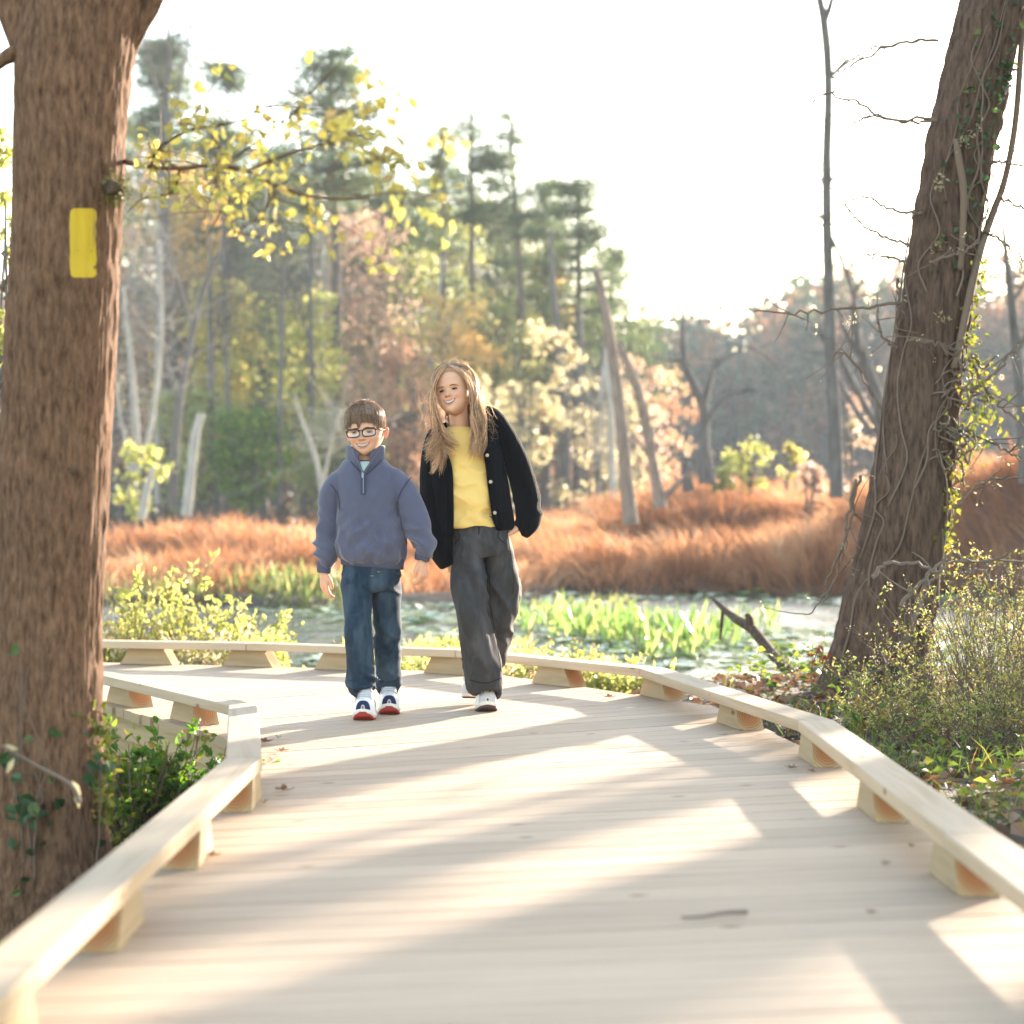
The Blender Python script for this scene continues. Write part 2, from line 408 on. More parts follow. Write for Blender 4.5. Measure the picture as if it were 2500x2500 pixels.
Lp = np.array([(-0.87, 0.6), (-0.86, 3.5), (-0.81, 6.08), (-1.0, 7.67), (-1.77, 9.12), (-3.3, 9.95), (-5.2, 10.3)])
Rp = np.array([(1.10, 0.9), (1.10, 3.8), (1.105, 6.80), (0.84, 9.0), (-0.16, 10.77), (-2.2, 11.42), (-5.2, 11.9)])
cnt = [20, 19, 14, 14, 13, 15]
bw = empty('boardwalk', (0, 6, 0)); tag(bw, 'new pale wooden boardwalk curving away to the left beside the pond', None, None, 'structure')
def plank_obj(q, z0, th, name, mats, parent, gap=0.003, jit=0.0):
    """A board over the plan quad q (four corners, the long edges q0q1 and q3q2)."""
    q = np.asarray(q, float); c = q.mean(0); ax = (q[1] + q[2] - q[0] - q[3]); ax /= np.linalg.norm(ax); nr = np.array([-ax[1], ax[0]])
    l_ = np.stack([(q - c) @ ax, (q - c) @ nr], 1); l_[:, 1] -= np.sign(l_[:, 1]) * gap
    e = 0.0018
    lo = [(x, y, -th) for x, y in l_]
    mid = [(x, y, -e) for x, y in l_]
    top = [(x - np.sign(x) * 0.002, y - np.sign(y) * e, 0) for x, y in l_]
    v = lo + mid + top
    f = [(3, 2, 1, 0), (8, 9, 10, 11)]
    for k in range(4):
        k2 = (k + 1) % 4; f += [(k, k2, 4 + k2, 4 + k), (4 + k, 4 + k2, 8 + k2, 8 + k)]
    b_ = MB(); b_.add(v, [f[i] for i in range(len(f))])
    # ends carry the sawn end wood
    b_.m4 = [np.array([0, 0] + [1 if k in (1, 3) else 0 for k in range(4) for _ in (0, 1)])]
    me = b_.mesh(name)
    o = link(name, me, mats, parent)
    o.location = Vector((c[0], c[1], z0)) - world_loc(parent)
    o.rotation_euler = (0, 0, math.atan2(ax[1], ax[0]))
    return o
for s in range(6):
    for k in range(cnt[s]):
        t0, t1 = k / cnt[s], (k + 1) / cnt[s]
        a0 = Lp[s] * (1 - t0) + Lp[s + 1] * t0; a1 = Lp[s] * (1 - t1) + Lp[s + 1] * t1
        b0 = Rp[s] * (1 - t0) + Rp[s + 1] * t0; b1 = Rp[s] * (1 - t1) + Rp[s + 1] * t1
        u = (b0 - a0) / np.linalg.norm(b0 - a0); j0, j1 = random.uniform(-0.012, 0.014), random.uniform(-0.012, 0.014)
        a0, a1, b0, b1 = a0 - u * j0, a1 - u * j0, b0 + u * j1, b1 + u * j1
        plank_obj([a0, b0, b1, a1], random.uniform(-0.0006, 0.0006), 0.038, 'plank', [W_DECK, W_PEND], bw, gap=random.choice((.002, .0026, .003, .0036, .0046)))

def offset_poly(P, d):
    """Polyline moved sideways by d (to the right of travel), mitred."""
    P = np.asarray(P, float); out = []
    for i in range(len(P)):
        t = []
        if i: t.append((P[i] - P[i - 1]) / np.linalg.norm(P[i] - P[i - 1]))
        if i < len(P) - 1: t.append((P[i + 1] - P[i]) / np.linalg.norm(P[i + 1] - P[i]))
        nn = [np.array([x[1], -x[0]]) for x in t]; mnr = sum(nn); mnr /= np.linalg.norm(mnr)
        out.append(P[i] + mnr * d / max(0.5, mnr @ nn[0]))
    return np.array(out)
def board_run(P, d0, d1, z0, z1, name, mats, parent, bevel=0.004):
    """Boards end to end along a polyline, between sideways offsets d0 and d1 and heights z0 and z1."""
    A = offset_poly(P, d0); B = offset_poly(P, d1); res = []
    for i in range(len(P) - 1):
        q = np.array([A[i], A[i + 1], B[i + 1], B[i]]); c = q.mean(0)
        ax = q[1] - q[0]; ax = ax / np.linalg.norm(ax); nr = np.array([-ax[1], ax[0]])
        l_ = np.stack([(q - c) @ ax, (q - c) @ nr], 1); l_[:, 0] -= np.sign(l_[:, 0]) * 0.0012
        h = (z1 - z0) / 2
        v = [(x, y, -h) for x, y in l_] + [(x, y, h) for x, y in l_]
        f = [(0, 1, 2, 3), (7, 6, 5, 4)] + [(k, 4 + k, 4 + (k + 1) % 4, (k + 1) % 4) for k in range(4)]
        b_ = MB(); b_.add(v, f); me = b_.mesh(name)
        o = link(name, me, mats, parent); o.location = Vector((c[0], c[1], (z0 + z1) / 2)) - world_loc(parent)
        o.rotation_euler = (0, 0, math.atan2(ax[1], ax[0]))
        if bevel:
            bv = o.modifiers.new('edge', 'BEVEL'); bv.width = bevel; bv.segments = 2; bv.limit_method = 'NONE'
        res.append(o)
    return res
Lj = np.array([(-0.87, 0.8), (-0.81, 6.08), (-1.0, 7.67), (-1.77, 9.12), (-3.3, 9.95), (-5.1, 10.28)])
Rj = np.array([(1.10, 1.1), (1.105, 6.80), (0.84, 9.0), (-0.16, 10.77), (-2.2, 11.42), (-5.1, 11.85)])
board_run(Lj, 0.028, 0.066, -0.135, -0.040, 'rim_joist', W_JOIST, bw)
board_run(Lj, 0.055, 0.093, -0.235, -0.138, 'rim_joist', W_JOIST, bw)
board_run(Rj, -0.066, -0.028, -0.18, -0.040, 'rim_joist', W_JOIST, bw)
for (x, y) in [(-0.62, 3.4), (-0.62, 5.8), (-0.85, 7.75), (-1.55, 9.2), (-2.9, 10.0), (0.85, 4.0), (0.85, 6.6), (0.55, 9.0), (-0.3, 10.4), (-2.0, 11.1)]:
    b_ = MB(); h = 0.045
    zt = -0.24
    b_.add([(sx * h, sy * h, z) for z in (-0.75, 0) for sx, sy in ((-1, -1), (1, -1), (1, 1), (-1, 1))], [(0, 3, 2, 1), (4, 5, 6, 7)] + [(k, (k + 1) % 4, 4 + (k + 1) % 4, 4 + k) for k in range(4)])
    o = link('deck_post', b_.mesh('deck_post'), W_JOIST, bw); o.location = Vector((x, y, zt)) - world_loc(bw)

# low kerb rails on trapezoid blocks
RH0, RH1 = 0.089, 0.127
def block_mesh():
    """A short length of square post, ends sawn at a slant; log axis along local X."""
    lb, lt_, wy, h = 0.15, 0.095, 0.048, 0.0445
    v = [(-lb, -wy, -h), (lb, -wy, -h), (lb, wy, -h), (-lb, wy, -h), (-lt_, -wy * .97, h - 0.001), (lt_, -wy * .97, h - 0.001), (lt_, wy * .97, h - 0.001), (-lt_, wy * .97, h - 0.001)]
    b_ = MB(); b_.add(v, [(3, 2, 1, 0), (4, 5, 6, 7), (0, 1, 5, 4), (2, 3, 7, 6)]); b_.add([v[i] for i in (1, 2, 6, 5, 3, 0, 4, 7)], [(0, 1, 2, 3), (4, 5, 6, 7)], None, 1)
    return b_.mesh('support_block')
BLK = block_mesh(); BLK.materials.append(W_BLOCK); BLK.materials.append(W_END)
def blocks(parent, spots):
    for (x, y, a) in spots:
        o = bpy.data.objects.new('support_block', BLK); COL.objects.link(o); o.parent = parent
        o.location = Vector((x, y, 0.0455)) - world_loc(parent); o.rotation_euler = (random.choice((0, PI)), 0, R(a) + random.uniform(-0.03, 0.03))
        if abs(o.rotation_euler[0]) > 1: o.rotation_euler[0] = 0; o.rotation_euler[2] += PI
        bv = o.modifiers.new('edge', 'BEVEL'); bv.width = 0.003; bv.segments = 2
kl = thing('kerb_rail', (-0.8, 6, 0), 'low wooden kerb rail along the left edge of the boardwalk beside the yellow-blazed tree', 'kerb rail', 'kerb rails of the boardwalk')
Lr = np.array([(-0.855, 0.9), (-0.845, 3.35), (-0.815, 6.08), (-1.02, 7.67), (-1.79, 9.10), (-2.37, 9.50), (-3.3, 9.98), (-5.0, 10.3)])
board_run(Lr, 0, 0.102, RH0, RH1, 'rail_board', W_RAIL, kl)
blocks(kl, [(-0.80, 2.2, 90), (-0.80, 3.25, 90), (-0.793, 4.18, 90), (-0.78, 5.10, 90), (-0.768, 6.02, 92), (-0.94, 7.42, 100), (-1.24, 8.32, 118), (-1.62, 9.03, 122), (-2.5, 9.75, 150), (-3.4, 10.06, 165)])
kr = thing('kerb_rail', (1.0, 6, 0), 'low wooden kerb rail along the outer edge of the boardwalk on the pond side', 'kerb rail', 'kerb rails of the boardwalk')
Rr = np.array([(0.945, 1.2), (0.95, 4.70), (0.955, 7.12), (0.56, 9.37), (-0.28, 10.55), (-1.38, 11.06), (-2.17, 11.24), (-3.5, 11.5), (-5.0, 11.7)])
board_run(Rr, 0, 0.122, RH0, RH1, 'rail_board', W_RAIL, kr)
blocks(kr, [(1.01, 2.5, 90), (1.01, 3.62, 90), (1.01, 4.76, 90), (1.015, 5.83, 90), (1.015, 7.02, 92), (0.87, 8.15, 100), (0.66, 9.35, 108), (0.22, 10.0, 127), (-0.30, 10.66, 140), (-0.86, 10.92, 153), (-1.36, 11.16, 158), (-1.92, 11.31, 166), (-2.5, 11.42, 168), (-3.3, 11.58, 170)])
# ------------------------------------------------------------------ trees
BARK_L = barkmat('ridged_brown_bark', (0.070, 0.035, 0.020), (0.31, 0.172, 0.102), sx=72, sz=20, bstr=1.0, dist=0.014, moss=None)
BARK_R = barkmat('furrowed_grey_bark', (0.036, 0.023, 0.016), (0.175, 0.112, 0.080), sx=46, sz=9.0, bstr=0.9, dist=0.015)
BARK_G = barkmat('grey_bark', (0.075, 0.068, 0.065), (0.20, 0.18, 0.165), sx=18, sz=2.5)
BARK_P = barkmat('pine_bark', (0.07, 0.055, 0.05), (0.17, 0.135, 0.115), sx=8, sz=2.0)
BARK_W = barkmat('pale_bark', (0.30, 0.27, 0.24), (0.52, 0.48, 0.42), sx=10, sz=2.0)
TWIG = plain('twig_bark', (0.16, 0.115, 0.085), 0.85, 0.15)
TWIG_PALE = plain('pale_twig_bark', (0.17, 0.13, 0.10), 0.8, 0.2)
L_YEL = leafmat('yellow_autumn_leaf', [(0.0, (0.48, 0.39, 0.12)), (0.5, (0.50, 0.44, 0.16)), (0.8, (0.34, 0.36, 0.11)), (1.0, (0.48, 0.33, 0.14))])
L_GRN = leafmat('green_leaf', [(0.0, (0.05, 0.11, 0.02)), (0.6, (0.10, 0.20, 0.03)), (0.9, (0.22, 0.28, 0.04)), (1.0, (0.30, 0.18, 0.05))])
L_LIME = leafmat('yellow_green_leaf', [(0.0, (0.24, 0.28, 0.08)), (0.6, (0.42, 0.42, 0.14)), (1.0, (0.56, 0.48, 0.20))])
L_IVY = leafmat('ivy_leaf', [(0.0, (0.02, 0.05, 0.02)), (0.7, (0.05, 0.10, 0.035)), (1.0, (0.12, 0.16, 0.03))], trans=0.35, spec=0.5)
L_RUST = leafmat('rust_leaf', [(0.0, (0.36, 0.19, 0.12)), (0.6, (0.46, 0.28, 0.18)), (1.0, (0.48, 0.36, 0.2))], patch=.55)
L_ORG = leafmat('orange_leaf', [(0.0, (0.50, 0.29, 0.10)), (0.6, (0.56, 0.39, 0.16)), (1.0, (0.42, 0.40, 0.18))], patch=.55)
L_PINK = leafmat('pinkish_brown_leaf', [(0.0, (0.38, 0.25, 0.19)), (0.6, (0.48, 0.34, 0.26)), (1.0, (0.40, 0.38, 0.22))], patch=.55)
L_NEED = leafmat('pine_needles', [(0.0, (0.05, 0.085, 0.038)), (0.6, (0.11, 0.15, 0.065)), (1.0, (0.23, 0.25, 0.10))], trans=0.5, patch=.6)
L_OLIVE = leafmat('olive_leaf', [(0.0, (0.20, 0.23, 0.09)), (0.6, (0.32, 0.33, 0.14)), (1.0, (0.48, 0.42, 0.17))], patch=.55)
L_HONEY = leafmat('honeysuckle_leaf', [(0, (0.09, 0.12, 0.025)), (0.6, (0.20, 0.21, 0.05)), (1, (0.38, 0.29, 0.07))], trans=.45)
BARK_D = barkmat('weathered_dead_wood', (0.14, 0.10, 0.08), (0.36, 0.28, 0.225), sx=18, sz=2.5)
L_PALE = leafmat('pale_straw_leaf', [(0.0, (0.34, 0.31, 0.19)), (0.6, (0.44, 0.39, 0.25)), (1.0, (0.48, 0.37, 0.21))])

def px_path(pts, d, n):
    """Path and radii from rows (px, py, radius in px[, distance offset]) seen at distance d."""
    P = np.array([at(p[0], p[1], d + (p[3] if len(p) > 3 else 0)) for p in pts])
    rr = np.array([p[2] / FPX * (d + (p[3] if len(p) > 3 else 0)) for p in pts])
    q = spline(np.c_[P, rr], n); return q[:, :3], np.maximum(q[:, 3], 0.002)

def bark_trunk(mb, path, rad, ns, amp, fr=30, fz=3.0, seed=0, lump=0.04, flare=None):
    """A trunk whose bark ridges are modelled: long furrows pushed in between plates."""
    n = len(path); T, sd, dp = frames(path, (1, 0, 0))
    a = np.arange(ns) / ns * 2 * PI
    ca, sa = np.cos(a), np.sin(a)
    s_ = np.concatenate([[0], np.cumsum(np.linalg.norm(np.diff(path, axis=0), axis=1))])
    A, Sg = np.meshgrid(a, s_); rr = np.repeat(rad[:, None], ns, 1)
    cyl = np.stack([np.cos(A).ravel() * rr.mean(), np.sin(A).ravel() * rr.mean(), Sg.ravel()], 1)
    warp = 0.012 * fbm(cyl * np.array([9, 9, 4.0]), 2, seed + 5)[:, None]
    q = (cyl + warp) * np.array([fr, fr, fz])
    rid = 1 - np.abs(vnoise(q, seed)) * 2.2
    rid2 = 1 - np.abs(vnoise(q * np.array([1.9, 1.9, 1.7]) + 9.1, seed + 1)) * 2.2
    plates = 0.65 * np.clip(rid, -1, 1) + 0.35 * np.clip(rid2, -1, 1)
    big = fbm(cyl * np.array([3.0, 3.0, 1.1]), 3, seed + 9)
    rr = rr + (-amp * plates * 1.0).reshape(n, ns) + (lump * big).reshape(n, ns) * rr
    if flare is not None: rr = rr * flare(Sg, A)
    v = path[:, None, :] + sd[:, None, :] * (ca[None, :, None] * rr[..., None]) + dp[:, None, :] * (sa[None, :, None] * rr[..., None])
    mb.add(np.vstack([v.reshape(-1, 3), path[-1]]), grid_faces(n, ns), [(n * ns, (n - 1) * ns + j, (n - 1) * ns + (j + 1) % ns) for j in range(ns)])
    return v

def surf_uv(v, r, c): return v[r, c % v.shape[1]]

# --- the big tree on the left, with the yellow blaze
lt = thing('blazed_tree', (at(115, 2000, 6.0)[0], 6.0, -0.5), 'thick brown trunk with a yellow painted blaze, standing left of the boardwalk', 'tree')
D = 6.0
mb = MB()
pth, rd = px_path([(118, 2330, 215), (112, 2180, 178), (110, 2040, 150), (110, 1850, 140), (114, 1600, 134), (124, 1350, 135), (138, 1060, 135), (148, 880, 134), (163, 560, 131), (172, 300, 136), (186, 120, 143), (225, -60, 140), (292, -260, 125), (350, -520, 118), (420, -1000, 108), (450, -1700, 90), (470, -2600, 70), (480, -3800, 45)], D, 1000)
def lfl(S_, A_): return 1 + 0.10 * np.exp(-S_ / 0.25) * (np.cos(A_ * 5 + 1) + 0.6 * np.cos(3 * A_))
LV = bark_trunk(mb, pth, rd, 360, 0.0046, 56, 9.0, 3, 0.05, lfl)
trunk = mb.build('trunk', BARK_L, lt, smooth=True)
mb = MB()
p2, r2 = px_path([(150, 230, 70, .02), (95, 110, 68, .03), (45, 0, 60, .05), (-20, -160, 55, .1), (-140, -520, 48, .2), (-300, -1300, 36, .3), (-420, -2300, 20, .5)], D, 120)
bark_trunk(mb, p2, r2, 90, 0.004, 34, 3.5, 8, 0.05)
mb.build('limb', BARK_L, lt, smooth=True)
mb = MB()
p2, r2 = px_path([(60, 125, 26), (20, 140, 20), (-12, 168, 13), (-30, 200, 5)], D - 0.05, 24); bark_trunk(mb, p2, r2, 40, 0.003, 40, 4, 2)
mb.build('limb', BARK_L, lt, smooth=True); mb = MB(); p2, r2 = px_path([(300, 130, 30), (345, 60, 22), (372, 10, 24), (420, -120, 22), (520, -500, 16), (600, -1200, 8)], D, 50); bark_trunk(mb, p2, r2, 44, 0.003, 40, 4, 4)
mb.build('limb', BARK_L, lt, smooth=True)
# blaze: paint lying on the ridged bark
def decal_on(v, xr, yr, off, d, nx=26, ny=60, jag=0.0, seed=1):
    """A skin lying on the camera side of a trunk grid v, over the photograph's pixel window."""
    P = v.reshape(-1, 3); px = 1250 + P[:, 0] / P[:, 1] * FPX; py = HOR - (P[:, 2] - CAM_H) / P[:, 1] * FPX
    xs = np.linspace(*xr, nx); ys = np.linspace(*yr, ny); out = np.zeros((ny, nx, 3))
    sel = (P[:, 1] < d) & (px > xr[0] - 30) & (px < xr[1] + 30) & (py > yr[0] - 40) & (py < yr[1] + 40)
    Q = P[sel]; qx = px[sel]; qy = py[sel]
    for i, y in enumerate(ys):
        sh = jag * vnoise(np.array([[0, y * 0.06, 1.0]]), seed)[0]; sh2 = jag * vnoise(np.array([[3, y * 0.06, 5.0]]), seed)[0]
        e = min(i, ny - 1 - i) / ny; rnd = max(0, 1 - e / 0.06) ** 2 * 9
        for j, x in enumerate(xs):
            t = j / (nx - 1); x2 = x + sh * (1 - t) + sh2 * t + (rnd if t < 0.5 else -rnd) * abs(2 * t - 1)
            w_ = 1 / (((qx - x2) / 6) ** 2 + ((qy - y) / 8) ** 2 + 0.15) ** 2
            yy = (Q[:, 1] * w_).sum() / w_.sum() - off
            out[i, j] = ((x2 - 1250) / FPX * yy, yy, CAM_H - (y - HOR) / FPX * yy)
    b_ = MB(); b_.add(out.reshape(-1, 3), (lambda f, h: f[h(f)])(grid_faces(ny, nx, closed=False)[:, ::-1], lambda f: (lambda q: vnoise(np.c_[q[:, 0] * 150, q[:, 2] * 22, 0 * q[:, 0]], 9) < .90)(out.reshape(-1, 3)[f[:, 0]]))); return b_
m, n, l, b = newmat('yellow_blaze_paint')
a = noise_node(n, l, 1.0, 5, mapping=(40, 40, 4)); r = ramp(n, [(0.28, (0.30, 0.19, 0.03)), (0.4, (0.56, 0.36, 0.008)), (0.7, (0.66, 0.44, 0.010))]); l.new(a.outputs[0], r.inputs[0]); l.new(r.outputs[0], b.inputs['Base Color'])
b.inputs['Roughness'].default_value = 0.55; bump(n, l, a.outputs[0], 0.6, 0.006, b)
decal_on(LV, (171, 235), (509, 678), 0.0035, 6.05, jag=2.2).build('yellow_blaze', m, trunk, smooth=True)
# knots and a mossy burl
KNOT = barkmat('knot_bark', (0.04, 0.026, 0.018), (0.17, 0.11, 0.075), sx=14, sz=14)
MOSS = leafmat('moss', [(0, (0.05, 0.055, 0.015)), (0.6, (0.11, 0.12, 0.03)), (1, (0.16, 0.15, 0.05))], trans=0.2)
def lump(mbx, c, rad, seed, sq=(1, 0.55, 1)):
    u, v_ = np.meshgrid(np.linspace(0, 2 * PI, 22, endpoint=False), np.linspace(0, PI, 12))
    p = np.stack([np.cos(u) * np.sin(v_), np.sin(u) * np.sin(v_), np.cos(v_)], -1).reshape(-1, 3)
    rr = 1 + 0.45 * fbm(p * 2.2, 3, seed); mbx.add(c + p * rr[:, None] * rad * np.array(sq), grid_faces(12, 22))
for (px, py, rp, sd_) in [(96, 185, 24, 1), (276, 460, 20, 3), (155, 1150, 24, 5), (118, 30, 22, 8)]:
    mbk = MB(); lump(mbk, at(px, py, D - 0.125), rp * 1.05 / FPX * D, sd_, (1, 0.5, 0.8)); mbk.build('knot', KNOT, trunk, smooth=True)
mbk = MB(); c = at(284, 462, D - 0.10) + rng.normal(size=(500, 3)) * np.array([0.018, 0.015, 0.022]); leaves(mbk, c, 0.012, ratio=0.4); tag(mbk.build('moss_tuft', MOSS, trunk), kind='stuff')
# branch with yellow leaves
YB = [[(306, 395, 9, 0), (370, 408, 8, .2), (440, 412, 8, .4), (520, 405, 7, .6), (600, 418, 7, .9), (680, 455, 6, 1.2), (760, 480, 6, 1.5), (860, 485, 5, 1.8), (960, 470, 4, 2.1), (1060, 480, 3, 2.4), (1130, 490, 2, 2.6)],
      [(400, 352, 5, .4), (460, 320, 5, .6), (540, 305, 4, .8), (600, 290, 3, 1.0), (640, 250, 2, 1.2)],
      [(370, 408, 6, .2), (380, 375, 5, .3), (400, 352, 5, .4)],
      [(600, 418, 5, .9), (700, 380, 4, 1.1), (800, 350, 4, 1.4), (880, 320, 3, 1.7), (930, 250, 2, 2.0), (900, 180, 2, 2.2)],
      [(440, 412, 5, .4), (420, 470, 4, .5), (350, 485, 3, .5), (310, 520, 2, .5)],
      [(520, 405, 4, .6), (580, 380, 4, .8), (690, 300, 3, 1.0), (760, 240, 2, 1.2)],
      [(520, 405, 4, .6), (540, 470, 3, .8), (600, 540, 2, 1.0)],
      [(680, 455, 3, 1.2), (640, 520, 3, 1.3), (560, 580, 2, 1.4)],
      [(800, 350, 3, 1.4), (900, 380, 2, 1.6), (1000, 420, 2, 1.9)]]
mbt = MB(); tips = []
for br in YB:
    br = [(q[0], q[1], q[2], -.62 * q[3]) for q in br]   # it reaches out towards the viewer
    p2, r2 = px_path(br, D, 30); tube(mbt, p2, r2 * 0.75, 6)
    k = 15 if br is YB[0] else 14
    ii = rng.integers(4, 30, k); tips.append(p2[ii])
branch = mbt.build('branch', BARK_L, lt, smooth=True)
tips = np.concatenate(tips)
px_of = lambda q: 1250 + q[:, 0] / q[:, 1] * FPX
tw_s, tw_e = tips, tips + rng.normal(size=tips.shape) * np.array([0.12, 0.20, 0.085])
ok = (px_of(tw_s) > 320) & (px_of(tw_e) > 320); tw_s, tw_e, tips = tw_s[ok], tw_e[ok], tips[ok]
mbt = MB(); tubes3(mbt, tw_s, (tw_s + tw_e) / 2 + np.array([0, 0, 0.02]), tw_e, 0.0028, 0.0012)
tw = mbt.build('twigs', TWIG, branch); tag(tw, kind='stuff')
mbl = MB()
NL = 560; t = rng.random((NL, 1)); ii = rng.integers(0, len(tips), NL)
kc = rng.integers(0, 170, NL); ii = ii[kc]; t = t[kc]; c = tw_s[ii] * (1 - t) + tw_e[ii] * t + rng.normal(size=(NL, 3)) * 0.022
c = c[px_of(c) > 325]; NL = len(c); dn = rng.normal(size=(NL, 3)) + np.array([0, 0, -0.7])
leaves(mbl, c, rng.uniform(0.020, 0.040, NL), None, dn, 0.62, fine=True)
lv = mbl.build('leaves', L_YEL, branch); tag(lv, kind='stuff')
# ivy at the foot of the left tree
mbi = MB(); mbv = MB()
for k in range(4):
    x0 = rng.uniform(20, 235); pts = [(np.clip(x0 + rng.normal() * 7 * j, 0, 245), 2150 - j * rng.uniform(50, 95), 3.2 - 0.3 * j, -0.19 + 0.1 * abs((x0 - 120) / 140) ** 2) for j in range(7)]
    p2, r2 = px_path(pts, D, 40); tube(mbv, p2, r2, 5)
    c = p2[rng.integers(0, 40, 9)] + rng.normal(size=(9, 3)) * 0.02 - np.array([0, 0.02, 0])
    leaves(mbi, c, rng.uniform(0.025, 0.05, 9), rng.normal(size=(9, 3)) * 0.6 + np.array([0, -1, 0.4]), rng.normal(size=(9, 3)) + np.array([0, -0.3, -1.0]), 0.75, fine=True)
vn = mbv.build('ivy_vine', TWIG, lt, smooth=True); o = mbi.build('ivy_leaves', L_IVY, vn); tag(o, kind='stuff')
mbi = MB(); c = np.concatenate([at(250, y, 5.95) + rng.normal(size=(14, 3)) * np.array([0.016, 0.03, 0.03]) for y in range(1760, 1990, 22)])
leaves(mbi, c, rng.uniform(0.015, 0.038, len(c)), rng.normal(size=c.shape) + np.array([0, -1.0, 0]), rng.normal(size=c.shape) + np.array([0, 0, -0.8]), 0.55, fine=True); o = mbi.build('climbing_leaves', L_HONEY, lt); tag(o, kind='stuff')

# --- the leaning tree on the right, with vines
rt = thing('vine_covered_tree', (at(2140, 1690, 10.66)[0], 10.66, -0.1), 'thick leaning grey brown trunk wrapped in bare vines and ivy beside the pond', 'tree')
DR = 10.66
mb = MB()
pth, rd = px_path([(2130, 1770, 190), (2138, 1690, 152), (2148, 1600, 128), (2172, 1465, 116), (2203, 1320, 107), (2233, 1126, 98), (2274, 828, 88), (2332, 427, 86), (2372, 230, 83), (2426, 0, 80), (2500, -300, 76), (2600, -750, 70), (2700, -1400, 60), (2760, -2300, 46), (2800, -3400, 26)], DR, 460)
def rfl(S_, A_): return 1 + 0.13 * np.exp(-S_ / 0.35) * (np.cos(A_ * 4 + 2.6) + 0.7 * np.cos(7 * A_))
RV = bark_trunk(mb, pth, rd, 240, 0.011, 26, 6.5, 21, 0.06, rfl)
rtrunk = mb.build('trunk', BARK_R, rt, smooth=True)
mb = MB()
for pts in ([(2640, -900, 50), (2400, -1500, 36), (2150, -2200, 20)], [(2690, -1300, 46), (3000, -1900, 30), (3300, -2800, 14)], [(2590, -700, 36), (2800, -1000, 26), (3050, -1500, 16)]):
    mb = MB(); p2, r2 = px_path(pts, DR, 40); tube(mb, p2, r2, 14); mb.build('limb', BARK_R, rt, smooth=True)
def rt_centre(py): return np.interp(py, [-300, 0, 230, 427, 828, 1126, 1320, 1465, 1600, 1700], [2500, 2426, 2372, 2332, 2274, 2233, 2203, 2172, 2148, 2138])
def rt_rad(py): return np.interp(py, [0, 230, 427, 828, 1126, 1320, 1465, 1600, 1700], [80, 83, 86, 88, 98, 107, 116, 128, 155])
def on_rt(py, ang, lift=4):
    """point on the right trunk at row py, angle ang round it (0 = right edge, 90 = facing the camera)"""
    r_ = rt_rad(py) + lift; p = at(rt_centre(py) + math.cos(R(ang)) * r_, py, DR); p[1] -= math.sin(R(ang)) * r_ / FPX * DR; return p
for k in range(13):
    y0 = rng.uniform(500, 1650); a0 = rng.uniform(10, 150); ln = rng.uniform(250, 800); a1 = a0 + rng.uniform(-90, 90)
    pts = [on_rt(y0 - ln * t + rng.normal() * 8, np.clip(a0 + (a1 - a0) * t + rng.normal() * 9, -8, 185), 3 + 3 * rng.random()) for t in np.linspace(0, 1, 9)]
    mb = MB(); tube(mb, spline(pts, 46), np.linspace(rng.uniform(0.003, 0.007), 0.0025, 46), 6); mb.build('vine', TWIG if k % 4 else TWIG_PALE, rtrunk, smooth=True)
# thick vine hanging free on the right
mb = MB(); p2, r2 = px_path([(2330, 900, 9, -.2), (2385, 640, 10, -.15), (2420, 530, 9, 0), (2452, 440, 8, 0), (2478, 300, 8, .0), (2492, 120, 8, 0), (2505, -60, 7, 0)], DR, 60); tube(mb, p2, r2, 8); mb.build('vine', TWIG, rtrunk, smooth=True)
mb = MB(); p2, r2 = px_path([(2345, 660, 7, -.2), (2352, 480, 9, -.2), (2340, 390, 9, -.2), (2332, 340, 6, -.2)], DR, 40); tube(mb, p2, r2, 8); mb.build('vine', TWIG, rtrunk, smooth=True)
# bare twigs standing out from the trunk
def twig_run(pts, d, r0, r1, mbx, side=6, sl=0.12, buds=None):
    P = np.array([at(p[0], p[1], d + (p[2] if len(p) > 2 else 0)) for p in pts]); q = spline(P, 24)
    q[1:-1] += rng.normal(size=(22, 3)) * 0.006
    tube(mbx, q, np.linspace(r0, r1, 24), 5)
    if side:
        s = q[rng.integers(5, 24, side)]; e = s + rng.normal(size=(side, 3)) * sl
        tubes3(mbx, s, (s + e) / 2 + rng.normal(size=(side, 3)) * sl * 0.15, e, r1 * 0.9, r1 * 0.5)
        if buds is not None: buds.append(e)
RT_TWIGS = [[(2285, 295), (2200, 298), (2130, 280), (2060, 310)], [(2290, 100), (2230, 100), (2150, 122), (2080, 160), (2030, 190)], [(2280, 290), (2160, 290), (2090, 250), (2010, 235), (1955, 265)],
    [(2250, 520), (2180, 515), (2110, 480), (2060, 500)], [(2220, 600), (2120, 560), (2060, 500)], [(2200, 740), (2080, 750), (1950, 765), (1840, 760)], [(2210, 640), (2150, 625), (2110, 620)],
    [(2190, 680), (2195, 760), (2185, 830)], [(2190, 850), (2150, 820), (2140, 760)], [(2270, 640, -.3), (2340, 620, -.25), (2390, 590, -.2)], [(2215, 830, -.25), (2290, 840, -.2), (2340, 860, -.1)],
    [(2150, 1000), (2080, 880), (2040, 860)], [(2090, 1170), (2060, 1300), (2035, 1420), (1975, 1500)], [(2100, 1160), (2075, 1280), (2030, 1390), (2010, 1470)],
    [(2360, 870), (2430, 980), (2500, 1040)], [(2350, 1050), (2440, 1090), (2500, 1130)], [(2370, 960), (2440, 900), (2500, 820)], [(2330, 1240, -.6), (2400, 1180, -.6), (2500, 1165, -.5)],
    [(2400, 560), (2450, 590), (2510, 640)], [(2420, 400), (2470, 400), (2520, 410)], [(2440, 480), (2500, 510), (2560, 530)]]
